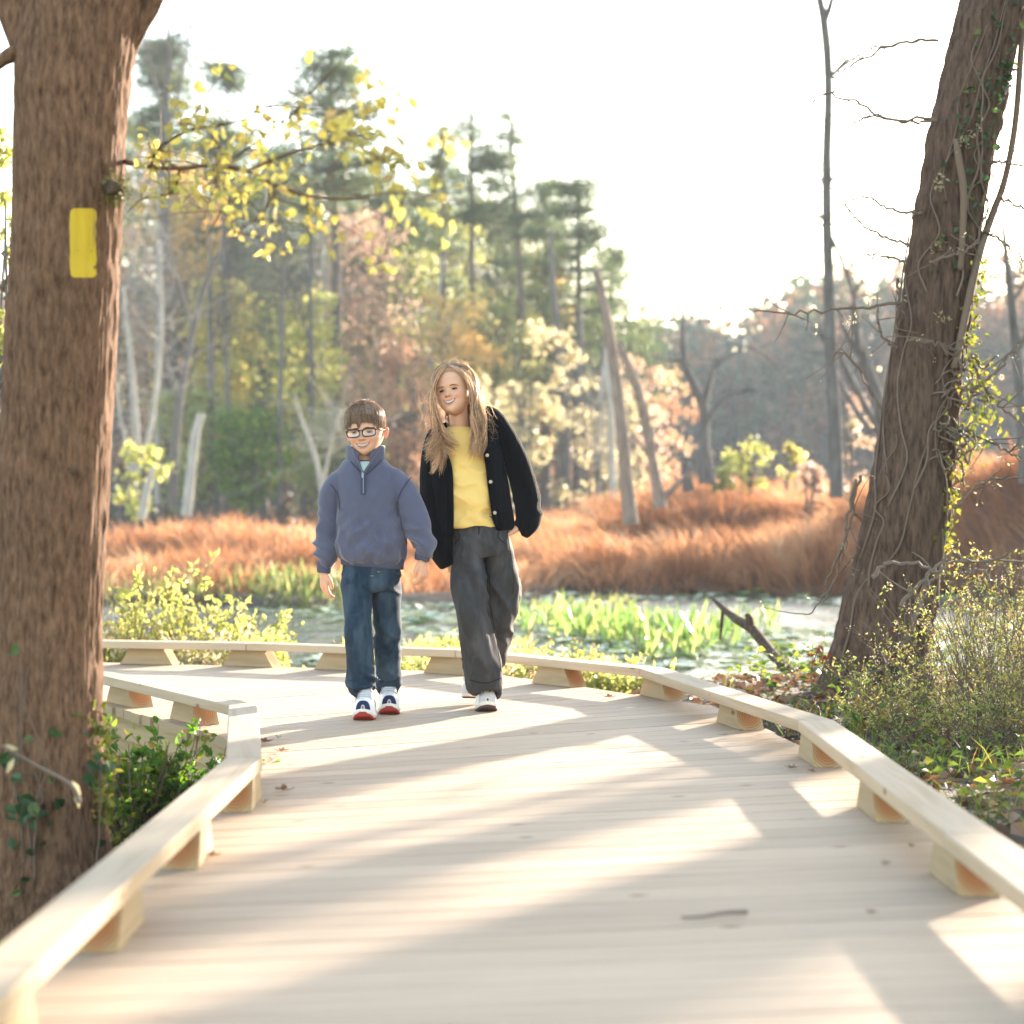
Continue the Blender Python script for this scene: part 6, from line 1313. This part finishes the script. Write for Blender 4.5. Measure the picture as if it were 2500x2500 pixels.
mb = MB(); tube(mb, np.array([at(885.5, py, front_y(py) - .013) for py in (1153, 1157, 1163, 1167)]), np.array([.003, .0045, .0045, .003]), 8, ry=np.full(4, .0015)); mb.build('zip_pull', ZIPM, zp)
mb = MB(); q = [at(868, 1112, DB - .026), at(915, 1110, DB - .026), at(902, 1130, DB - .040), at(888, 1152, DB - .054), at(880, 1130, DB - .042)]
tri = [at(879, 1127, DB - .024), at(903, 1126, DB - .024), at(897, 1140, DB - .046), at(887.5, 1155, DB - .056), at(883, 1140, DB - .046)]
mb.add(tri, None, [(0, 4, 1), (1, 4, 2), (2, 4, 3)]); mb.build('undershirt', GREENT, boy)
# placket edges folded open from the zip to the collar
for pts in ([(886, 1156), (880, 1140), (874, 1126), (866, 1108), (862, 1098)], [(888, 1156), (896, 1142), (906, 1128), (918, 1112), (925, 1104)]):
    mb = MB(); P = np.array([at(px, py, np.interp(py, [1096, 1110, 1130, 1156], [DB - .018, DB - .030, DB - .046, DB - .060])) for px, py in pts]); tube(mb, spline(P, 20), .0042, 8, ry=np.full(20, .0030)); mb.build('placket', BLUE, sweat, smooth=True)
# jeans
DENIM = fabric('dark_blue_denim', (.018, .034, .056), .85, 420, .4, .0012, .22, 24, worn=((.075, .115, .155), 12, (13, .5, .04))); 
mb = MB()
limb(mb, [(908, 1360, 70, .02, 46), (908, 1395, 72, .02, 50), (908, 1418, 72, .025, 51), (908, 1432, 70, .03, 46)], DB, 36, 20)
limb(mb, [(871, 1390, 33, .025, 44), (872, 1430, 36, .01, 44), (873, 1480, 33, -.02, 38), (876, 1540, 30, -.055, 34), (880, 1590, 31, -.05, 33), (883, 1640, 34, -.03, 34), (884, 1672, 35, -.02, 37), (884, 1674, 28, -.02, 30)], DB, 30, 50)
limb(mb, [(944, 1390, 34, .03, 44), (944, 1430, 36, .05, 44), (944, 1480, 34, .07, 40), (945, 1540, 31, .09, 35), (946, 1590, 30, .13, 33), (947, 1640, 29, .18, 32), (948, 1672, 29, .22, 33), (948, 1674, 23, .22, 27)], DB, 30, 50)
def jean_folds(v):
    py = HOR - (v[:, 2] - CAM_H) / v[:, 1] * FPX
    kz = np.exp(-((py - 1560) / 45) ** 2) + np.exp(-((py - 1665) / 30) ** 2) + .8 * np.exp(-((py - 1425) / 30) ** 2)
    q = np.c_[v[:, 0] * 9, v[:, 1] * 8, v[:, 2] * 26 + v[:, 0] * 14]; q2 = np.c_[v[:, 0] * 16, v[:, 1] * 12, v[:, 2] * 4]
    return .0085 * kz * ridge(q, 1, 13) + .004 * ridge(q2, 1, 15) + .0015 * fbm(v * 22, 2, 17)
jeans = cloth('jeans', mb, .0042, DENIM, boy, jean_folds, 4)
STITCH = plain('stitching', (.34, .22, .11), .8, .2); SEAM = plain('denim_seam', (.02, .04, .065), .9, .1)
for pts in ([(842, 1412), (852, 1425), (866, 1412), (872, 1398)], [(968, 1395), (962, 1412), (950, 1420)], [(903, 1440), (898, 1500), (906, 1560), (911, 1620), (914, 1665)], [(920, 1560), (918, 1620), (921, 1668)], [(848, 1660), (884, 1668), (917, 1660)], [(921, 1660), (948, 1666), (974, 1658)]): seam(jeans, pts, .0014, SEAM)
mb = MB(); tube(mb, np.array([at(905, 1386, DB - .067), at(904, 1410, DB - .066), at(904, 1432, DB - .050)]), .002, 6); fl = mb.build('fly_seam', SEAM, jeans, smooth=True)
for (x0, x1, y) in [(904, 912, 1406), (921, 928, 1396)]:
    mb = MB(); tube(mb, np.array([at(x0, y, DB - .071), at(x1, y, DB - .0715)]), .0016, 5); mb.build('stitch', STITCH, jeans)
BS = dict(upper=WHITE_L, out=RED, mid=plain('white_midsole', (.74, .69, .62), .5, .3), cap=NAVY, strap=CREAM, lace=GREYL)
z_toe = lambda d: (0.0)
shoe('shoe', (at(885, 0, 8.33)[0], 8.33, .004), .215, -3, -4.5, boy, 'strap', BS)
shoe('shoe', (at(950, 0, 8.56)[0], 8.56, .004), .215, 4, -4, boy, 'strap', BS)

# ------------------------------------------------------------------ girl in a black cardigan
DG = 8.73
SK_G = (.68, .385, .25)
hg = Head(.207, at(1104, 1009, DG - .05), -15, -6, -11, .465, .345, .215, .095, 1.07, 1.0, .95)
hg.M = hg.M @ Matrix.Translation((0, .30, 0)); hg.A = np.array(hg.M)
sg = MB()
limb(sg, [(1113, 960, 24, .06), (1118, 1000, 23, .05), (1122, 1038, 24, .045), (1124, 1064, 26, .05)], DG)
limb(sg, [(1124, 1050, 30, .05, 24), (1128, 1085, 50, .045, 28), (1140, 1180, 52, .035, 34), (1165, 1270, 58, .02, 40), (1172, 1340, 60, .03, 42)], DG)
limb(sg, [(1070, 1080, 17, .04), (1060, 1180, 15, .04), (1072, 1300, 13, .0), (1095, 1360, 11, -.02)], DG); limb(sg, [(1200, 1040, 17, .05), (1270, 1150, 15, .07), (1290, 1240, 13, .05), (1262, 1288, 11, .03)], DG)
limb(sg, [(1143, 1340, 28, .02), (1153, 1500, 23, -.05), (1186, 1680, 17, 0), (1190, 1710, 15, .02)], DG); limb(sg, [(1212, 1340, 28, .06), (1222, 1490, 15, .13), (1186, 1640, 16, .36), (1172, 1670, 15, .40)], DG)
hand(sg, at(1098, 1365, DG - .01), (.10, -.05, -1), (.6, .4, 0), .105, (22, 26), mirror=1)
hand(sg, at(1270, 1286, DG + .02), (-.85, -.1, -.40), (.25, .3, -1), .125, (18, 24), mirror=-1)
girl = person('smiling girl with long light brown hair in a black cardigan over a yellow tee', 'person', sg, hg, [(-1, .40, .20, .5), (1, .40, .20, .5)], SK_G)
eyes(hg, 'girl', .0125, -.012, .0130, .076, .0100, girl, .025)
mouth_parts(hg, girl)
# tee
YEL = fabric('yellow_cotton', (.80, .535, .175), .85, 400, .2, .0008, .05, 10)
mb = MB()
limb(mb, [(1156, 1286, 66, .02, 56), (1154, 1270, 65, .02, 55), (1148, 1220, 62, .02, 48), (1140, 1160, 62, .025, 44), (1132, 1110, 64, .03, 41), (1126, 1075, 64, .035, 37), (1124, 1058, 52, .04, 33), (1123, 1046, 34, .04, 28), (1122, 1042, 27, .04, 25)], DG, 40, 46, flat=True)
def tee_folds(v):
    q = np.c_[v[:, 0] * 9 + v[:, 2] * 12, v[:, 1] * 7, v[:, 2] * 13 - v[:, 0] * 6]; py = HOR - (v[:, 2] - CAM_H) / v[:, 1] * FPX
    return smooth(1080, 1180, py) * (.013 * ridge(q, 1, 31) + .007 * ridge(q, 1.8, 33)) + .001 * fbm(v * 20, 2, 2)
tee = cloth('tee_shirt', mb, .0042, YEL, girl, tee_folds, 4)
mb = MB(); u = np.linspace(0, 2 * PI, 48, endpoint=False); s_ = DG / FPX; tube(mb, np.stack([at(1124, 0, DG)[0] + np.cos(u) * 31 * s_, DG + .042 + np.sin(u) * 30 * s_, at(0, 1045, DG)[2] - .010 * np.sin(-u).clip(0) + 0 * u], 1)[np.r_[0:48, 0]], .0055, 8, ref=(0, 0, 1), caps=False); mb.build('neck_band', YEL, tee, smooth=True)
# cardigan: open shell, sleeves, button band
KNIT = fabric('black_ribbed_knit', (.004, .004, .0058), .95, 200, .9, .003, .2, 30, fuzz=.03, wave=62)
s_ = DG / FPX; rows = []; LE = []; RE = []
PR = [(1022, 1126, 46, 32, 1092, 1158, .30), (1030, 1127, 60, 35, 1086, 1162, .30), (1040, 1128, 76, 38, 1082, 1162, .28), (1062, 1129, 86, 43, 1078, 1172, .2), (1100, 1132, 88, 47, 1088, 1183, .12), (1140, 1138, 90, 50, 1100, 1190, .06), (1190, 1146, 94, 52, 1103, 1196, .03), (1240, 1152, 97, 53, 1104, 1203, .0), (1268, 1156, 98, 54, 1104, 1208, -.02), (1286, 1158, 97, 54, 1104, 1216, -.03), (1290, 1158, 94, 51, 1104, 1216, -.03)]
pr = spline(np.array(PR, float), 46); na = 90
for (py, cx, rx, ry, xl, xr, tl) in pr:
    aL = math.asin(np.clip((xl - cx) / rx, -.985, .985)); aR = math.asin(np.clip((xr - cx) / rx, -.985, .985))
    a = np.linspace(aR, 2 * PI + aL, na)   # from the right edge round the back to the left edge; angle 0 faces the viewer
    x = np.sin(a) * rx; y = -np.cos(a) * ry; left = np.clip(-np.sin(a), 0, 1) * (np.cos(a) > -.5); drop = left * 26 * smooth(1150, 1290, py)
    p_ = np.stack([at(cx, 0, DG)[0] + x * s_, DG + .03 + y * s_ * 1.08, CAM_H - (py - x * tl + drop - HOR) * s_], 1); rows.append(p_); RE.append(p_[0]); LE.append(p_[-1])
V = np.array(rows); q = V.reshape(-1, 3); fo = .006 * ridge(np.c_[q[:, 0] * 22, q[:, 1] * 14, q[:, 2] * 2.5], 1, 41) * np.repeat(smooth(1050, 1200, pr[:, 0]), na)
cn = np.array([at(1140, 0, DG)[0], DG + .03, 0]); dr = q - cn; dr[:, 2] = 0; q = q + unit(dr) * (fo + .004)[:, None]
mb = MB(); mb.add(q, grid_faces(46, na, closed=False)[:, ::-1]); card = mb.build('cardigan', KNIT, girl, smooth=True); sf = card.modifiers.new('thickness', 'SOLIDIFY'); sf.thickness = .007; sf.offset = 0
def sl_folds(v):
    py = HOR - (v[:, 2] - CAM_H) / v[:, 1] * FPX; return .006 * smooth(1120, 1260, py) * ridge(np.c_[v[:, 0] * 9, v[:, 1] * 8, v[:, 2] * 18 - v[:, 0] * 9], 1, 45) + .002 * fbm(v * 15, 2, 3)
mb = MB(); limb(mb, [(1180, 1010, 22, .05, 26), (1206, 1024, 25, .05, 29), (1235, 1072, 29, .05, 32), (1262, 1130, 31, .055, 34), (1280, 1190, 32, .06, 35), (1289, 1240, 31, .05, 34), (1291, 1270, 31, .04, 33), (1277, 1292, 26, .035, 28), (1270, 1300, 22, .035, 24)], DG, 28, 44)
cloth('sleeve', mb, .0045, KNIT, card, sl_folds, 4)
mb = MB(); limb(mb, [(1092, 1052, 22, .04, 26), (1070, 1068, 28, .04, 31), (1059, 1120, 31, .045, 35), (1058, 1190, 33, .045, 37), (1063, 1250, 34, .035, 38), (1070, 1305, 35, .02, 36), (1081, 1342, 31, .01, 32), (1093, 1370, 25, 0, 26), (1097, 1378, 20, 0, 22)], DG, 28, 44)
cloth('sleeve', mb, .0045, KNIT, card, sl_folds, 4)
KNIT2 = fabric('black_knit_band', (.005, .005, .007), .95, 300, .6, .002, .15, 30, wave=140)
for ed, nm in ((np.array(RE), 1), (np.array(LE), -1)):
    P = ed[3:] + np.array([.006 * nm, -.010, 0]); mb = MB(); tube(mb, P, np.full(len(P), .014), 10, ref=(1, 0, 0), ry=np.full(len(P), .006)); mb.build('button_band', KNIT2, card, smooth=True)
BTN = plain('pearl_button', (.46, .40, .32), .25, .6, bumpy=(120, .4, .002))
for (px, py) in [(1194, 1108), (1198, 1182), (1208, 1250)]:
    i = int(np.argmin(np.abs(np.array(RE)[:, 2] - at(px, py, DG)[2]))); c = np.array(RE)[i] + np.array([.006, -.019, 0]); mb = MB()
    u, v_ = np.meshgrid(np.linspace(0, 2 * PI, 16, endpoint=False), np.linspace(0, PI, 8)); p = np.stack([np.cos(u) * np.sin(v_), np.cos(v_) * .45, np.sin(u) * np.sin(v_)], -1).reshape(-1, 3); mb.add(c + p * .0076, grid_faces(8, 16)); mb.build('button', BTN, card, smooth=True)
# jeans
GREY = fabric('washed_black_denim', (.044, .042, .044), .85, 420, .4, .0012, .12, 20, worn=((.095, .092, .096), 16, (11, .42, .05)))
mb = MB()
limb(mb, [(1170, 1262, 60, .02, 40), (1172, 1300, 71, .02, 49), (1172, 1335, 74, .03, 53), (1173, 1352, 66, .035, 48)], DG, 36, 20)
limb(mb, [(1138, 1320, 36, .02, 46), (1142, 1380, 40, .0, 46), (1146, 1430, 39, -.03, 42), (1152, 1500, 38, -.055, 41), (1164, 1560, 38, -.045, 40), (1177, 1620, 39, -.02, 41), (1184, 1660, 41, 0, 44), (1187, 1672, 41, 0.01, 46), (1187, 1674, 34, .01, 38)], DG, 30, 54)
limb(mb, [(1212, 1320, 34, .05, 46), (1219, 1380, 38, .07, 46), (1223, 1440, 38, .09, 44), (1222, 1500, 35, .12, 43), (1208, 1560, 33, .20, 43), (1190, 1620, 32, .31, 42), (1177, 1664, 32, .39, 42), (1176, 1667, 26, .39, 34)], DG, 30, 54)
limb(mb, [(1236, 1330, 12, .10, 30), (1246, 1400, 16, .12, 34), (1252, 1450, 14, .15, 34), (1240, 1500, 12, .18, 30)], DG, 20, 24)
def gj_folds(v):
    py = HOR - (v[:, 2] - CAM_H) / v[:, 1] * FPX; q = np.c_[v[:, 0] * 11 + v[:, 2] * 5, v[:, 1] * 8, v[:, 2] * 6 + v[:, 0] * 5]; q2 = np.c_[v[:, 0] * 9, v[:, 1] * 8, v[:, 2] * 20 + v[:, 0] * 12]
    return .014 * smooth(1340, 1440, py) * ridge(q, 1.3, 51) + .006 * (np.exp(-((py - 1345) / 40) ** 2) + np.exp(-((py - 1640) / 40) ** 2)) * ridge(q2, 1, 53) + .0015 * fbm(v * 22, 2, 5)
gj = cloth('jeans', mb, .0042, GREY, girl, gj_folds, 4)
SEAMG = plain('grey_seam', (.016, .015, .016), .9, .1)
for pts in ([(1116, 1292), (1122, 1312), (1108, 1330)], [(1222, 1288), (1216, 1310), (1232, 1326)], [(1195, 1400), (1198, 1480), (1212, 1560), (1224, 1640)], [(1146, 1660), (1186, 1668), (1226, 1655)], [(1240, 1310), (1254, 1400), (1254, 1450)]): seam(gj, pts, .0015, SEAMG)
mb = MB(); tube(mb, np.array([at(1170, 1278, DG - .062), at(1169, 1310, DG - .060), at(1168, 1340, DG - .045)]), .002, 6); mb.build('fly_seam', plain('dark_seam', (.015, .015, .017), .9, .1), gj, smooth=True)
GS = dict(upper=WHITE_L, out=DARKSOLE, mid=plain('off_white_sole', (.72, .66, .58), .5, .3), cap=plain('pale_grey_trim', (.5, .5, .51), .7, .2), strap=WHITE_L, lace=plain('white_lace', (.74, .74, .76), .8, .2))
shoe('shoe', (at(1191, 0, 8.68)[0], 8.68, .002), .225, 6, -1.5, girl, 'lace', GS)
# trailing foot, heel raised
shoe('shoe', (at(1147, 0, 9.0)[0], 9.0, .010), .225, -14, 24, girl, 'lace', GS)
# girl's hair
zl_g = lambda u: np.interp(aw(u), [0, .5, .9, 1.3, 1.7, 3.14], [.815, .80, .69, .52, .30, .05])
hair = hair_cap(hg, zl_g, .035, HAIR_G, girl)
def curtain(mb, inner, outer, K, r0, r1, wav, nk=16, spread=.0045, locks=14):
    """Strands between an inner and an outer guide line, gathered into locks towards their curling ends."""
    I = np.array([at(p[0], p[1], DG + p[2]) for p in inner]); O = np.array([at(p[0], p[1], DG + p[2]) for p in outer]); q = []
    lt_ = (np.arange(locks) + g.uniform(-.3, .3, locks) + .5) / locks; ph = g.uniform(0, 6.28, locks); amp = g.uniform(.5, 1.6, locks); ln_ = g.uniform(.84, 1.10, locks); dz = g.normal(size=(locks, 2)) * .012
    for k in range(K):
        i = g.integers(0, locks); t = g.random(); tk = np.linspace(0, 1, nk)
        m = np.linspace(0, 1, len(I))[:, None]; tt = t + (lt_[i] - t) * np.clip(m * 1.5 - .35, 0, .76)
        C = I * (1 - tt) + O * tt + np.r_[np.zeros((1, 3)), g.normal(size=(len(I) - 1, 3)) * spread * np.linspace(.3, 1.0, len(I) - 1)[:, None]]
        s_ = spline(C, nk); e = tk ** 2.2
        s_[:, 0] += wav * amp[i] * np.sin(tk * 8 + ph[i]) * e * 2 + dz[i, 0] * e; s_[:, 1] += dz[i, 1] * e
        s_[:, 2] = s_[0, 2] + (s_[:, 2] - s_[0, 2]) * ln_[i] * g.uniform(.93, 1.04); q.append(s_)
    strips(mb, np.array(q), g.uniform(r0, r1, K), .0003)
mb = MB()
# left curtain of the picture
curtain(mb, [(1092, 892, -.02), (1071, 918, -.055), (1059, 955, -.068), (1060, 1000, -.072), (1074, 1045, -.075), (1094, 1078, -.08), (1122, 1090, -.08)], [(1094, 884, .03), (1068, 900, 0), (1056, 945, -.01), (1055, 1000, -.02), (1058, 1055, -.03), (1050, 1095, -.04), (1030, 1120, -.05)], 1300, .0006, .0013, .004, locks=30)
curtain(mb, [(1090, 888, .0), (1066, 915, -.03), (1059, 960, -.055), (1062, 1020, -.065), (1076, 1075, -.075), (1086, 1110, -.075), (1076, 1132, -.075)], [(1090, 886, .03), (1064, 905, .0), (1056, 960, -.03), (1058, 1020, -.055), (1066, 1075, -.07), (1064, 1105, -.07), (1050, 1126, -.07)], 600, .0006, .0013, .005, locks=14)
# right curtain
curtain(mb, [(1096, 893, -.03), (1126, 912, -.055), (1141, 945, -.060), (1148, 990, -.055), (1149, 1035, -.065), (1156, 1070, -.075), (1150, 1100, -.08)], [(1098, 884, .03), (1142, 896, .02), (1166, 935, .02), (1175, 985, .0), (1183, 1020, -.03), (1187, 1060, -.055), (1176, 1100, -.065)], 1150, .0006, .0014, .005, locks=24)
curtain(mb, [(1098, 884, .05), (1130, 892, .05), (1150, 930, .06), (1158, 985, .05), (1166, 1030, .04), (1172, 1050, .03)], [(1098, 884, .09), (1146, 898, .09), (1172, 945, .08), (1180, 990, .06), (1186, 1020, .03), (1190, 1045, .02)], 800, .0007, .0014, .003, 12, locks=16)
# behind the neck
curtain(mb, [(1085, 900, .08), (1080, 960, .09), (1085, 1020, .08), (1095, 1060, .07)], [(1130, 892, .10), (1166, 960, .10), (1172, 1020, .08), (1168, 1060, .06)], 900, .0014, .0024, .003, 10)
o = mb.build('hair_strands', HAIR_G, hair); tag(o, kind='stuff')
mb = MB(); q = []
for k in range(46):
    x0, y0 = 1058 + g.normal() * 3, g.uniform(930, 1060); sx = g.uniform(.3, 1.0); P = [at(x0, y0, DG - .02), at(x0 - 14 * sx, y0 + 18 + g.normal() * 6, DG - .03), at(x0 - 30 * sx, y0 + 30 + g.normal() * 12, DG - .02 + g.normal() * .03), at(x0 - 42 * sx + g.normal() * 10, y0 + 18 + g.normal() * 26, DG + g.normal() * .04)]; q.append(spline(P, 14))
for k in range(40):
    x0, y0 = 1183 + g.normal() * 6, g.uniform(985, 1050); P = [at(x0 - 12, y0 - 14, DG), at(x0, y0, DG - .02), at(x0 + 12 + g.normal() * 6, y0 + 12 + g.normal() * 10, DG - .03), at(x0 + 20 + g.normal() * 10, y0 + 34 + g.normal() * 12, DG - .03)]; q.append(spline(P, 14))
for k in range(30):
    x0 = g.uniform(1070, 1150); P = [at(x0, 886 + abs(x0 - 1105) * .25, DG + .03), at(x0 + g.normal() * 6, 880 + abs(x0 - 1105) * .2, DG + .03), at(x0 + g.normal() * 12, 874 + g.normal() * 4 + abs(x0 - 1105) * .2, DG + .03)]; q.append(spline(P, 14))
strips(mb, np.array(q), .00038, .00018); o = mb.build('stray_hair', HAIR_G, hair); tag(o, kind='stuff')
for ob in list(S.objects):
    if ob.type == 'MESH' and ob.name.startswith('sleeve'): pass
# ------------------------------------------------------------------ trees on the bank to the right, whose shade falls across the deck
def sunside(s_, t_): return np.array([s_ * math.cos(R(SUN_AZ)) + t_ * math.sin(R(SUN_AZ)), -s_ * math.sin(R(SUN_AZ)) + t_ * math.cos(R(SUN_AZ))])
gs = np.random.default_rng(3)
for i, (s_, t_, r_, H_, lb) in enumerate([(-3.42, 16, .06, 8, 'thin sapling on the bank, outside the right edge of the photograph'), (-2.93, 15, .19, 11, 'slender grey tree on the bank, outside the right edge of the photograph'), (-2.08, 13, .37, 13, 'stout tree on the bank outside the right edge, middle of the row'), (-1.62, 21, .10, 11, 'slender tree farther back on the bank, outside the right edge'), (-1.10, 12, .22, 12, 'stout tree on the bank outside the right edge, nearer of the row'), (.2, 11, .3, 12, 'tree on the bank outside the right edge, nearest of the row')]):
    x, y = sunside(s_, t_); z0 = gz(x, y); t0 = thing('bank_tree', (x, y, z0), lb, 'tree', 'trees on the bank right of the frame')
    mb = MB(); P = np.array([(x, y, z0 - .3), (x + gs.normal() * .06, y + gs.normal() * .06, z0 + H_ * .35), (x + gs.normal() * .2, y + gs.normal() * .2, z0 + H_ * .7), (x, y, z0 + H_)])
    q = spline(P, 60); rr = np.interp(np.linspace(0, 1, 60), [0, .05, .5, 1], [1.4, 1, .75, .12]) * r_; bark_trunk(mb, q, rr, 40, .006, 12, 2, 40 + i, .05); mb.build('trunk', BARK_R, t0, smooth=True)
    mb = MB(); k = 110; u = gs.uniform(.10, .97, k); s0 = q[(u * 59).astype(int)]; ln = np.where(u < .6, gs.uniform(.3, .85, k), gs.uniform(.6, 1.6, k)); a = gs.uniform(0, 6.28, k)
    if s_ < -3.2: ln = ln * .35
    e0 = s0 + np.stack([np.cos(a) * ln, np.sin(a) * ln, ln * gs.uniform(-.25, .5, k)], 1); tubes3(mb, s0, (s0 + e0) / 2 + np.array([0, 0, .06]), e0, .022, .008)
    s1 = np.repeat(s0 + (e0 - s0) * gs.uniform(.4, .9, (k, 1)), 5, 0); e1 = s1 + gs.normal(size=s1.shape) * np.repeat(ln, 5)[:, None] * .3 + np.array([0, 0, .05]); tubes3(mb, s1, (s1 + e1) / 2, e1, .007, .003)
    lm = mb.build('limbs', BARK_R, t0, smooth=True); tag(lm, kind='stuff')
    mb = MB(); n_ = 1500; ii = gs.integers(0, len(e1), n_); c = e1[ii] + gs.normal(size=(n_, 3)) * .10; leaves(mb, c, gs.uniform(.04, .09, n_), None, None, .6, gs); tag(mb.build('crown', L_YEL, t0), kind='stuff')
# ------------------------------------------------------------------ the hazy air
m = bpy.data.materials.new('thin_haze'); m.use_nodes = True; n = m.node_tree.nodes; l = m.node_tree.links
n.remove(n['Principled BSDF']); v = n.new('ShaderNodeVolumePrincipled'); v.inputs['Color'].default_value = (0.80, 0.90, 1.0, 1); v.inputs['Density'].default_value = HAZE; v.inputs["Anisotropy"].default_value = 0.0
l.new(v.outputs[0], n['Material Output'].inputs['Volume'])
mb = MB(); x0, x1, y0, y1, zb_, zt_ = -390, 390, -50, 470, -2.0, 31
mb.add([(x, y, z) for z in (zb_, zt_) for x, y in ((x0, y0), (x1, y0), (x1, y1), (x0, y1))], [(3, 2, 1, 0), (4, 5, 6, 7)] + [(k, (k + 1) % 4, 4 + (k + 1) % 4, 4 + k) for k in range(4)])
hz = mb.build('haze', m); tag(hz, kind='stuff'); hz.display_type = 'WIRE'
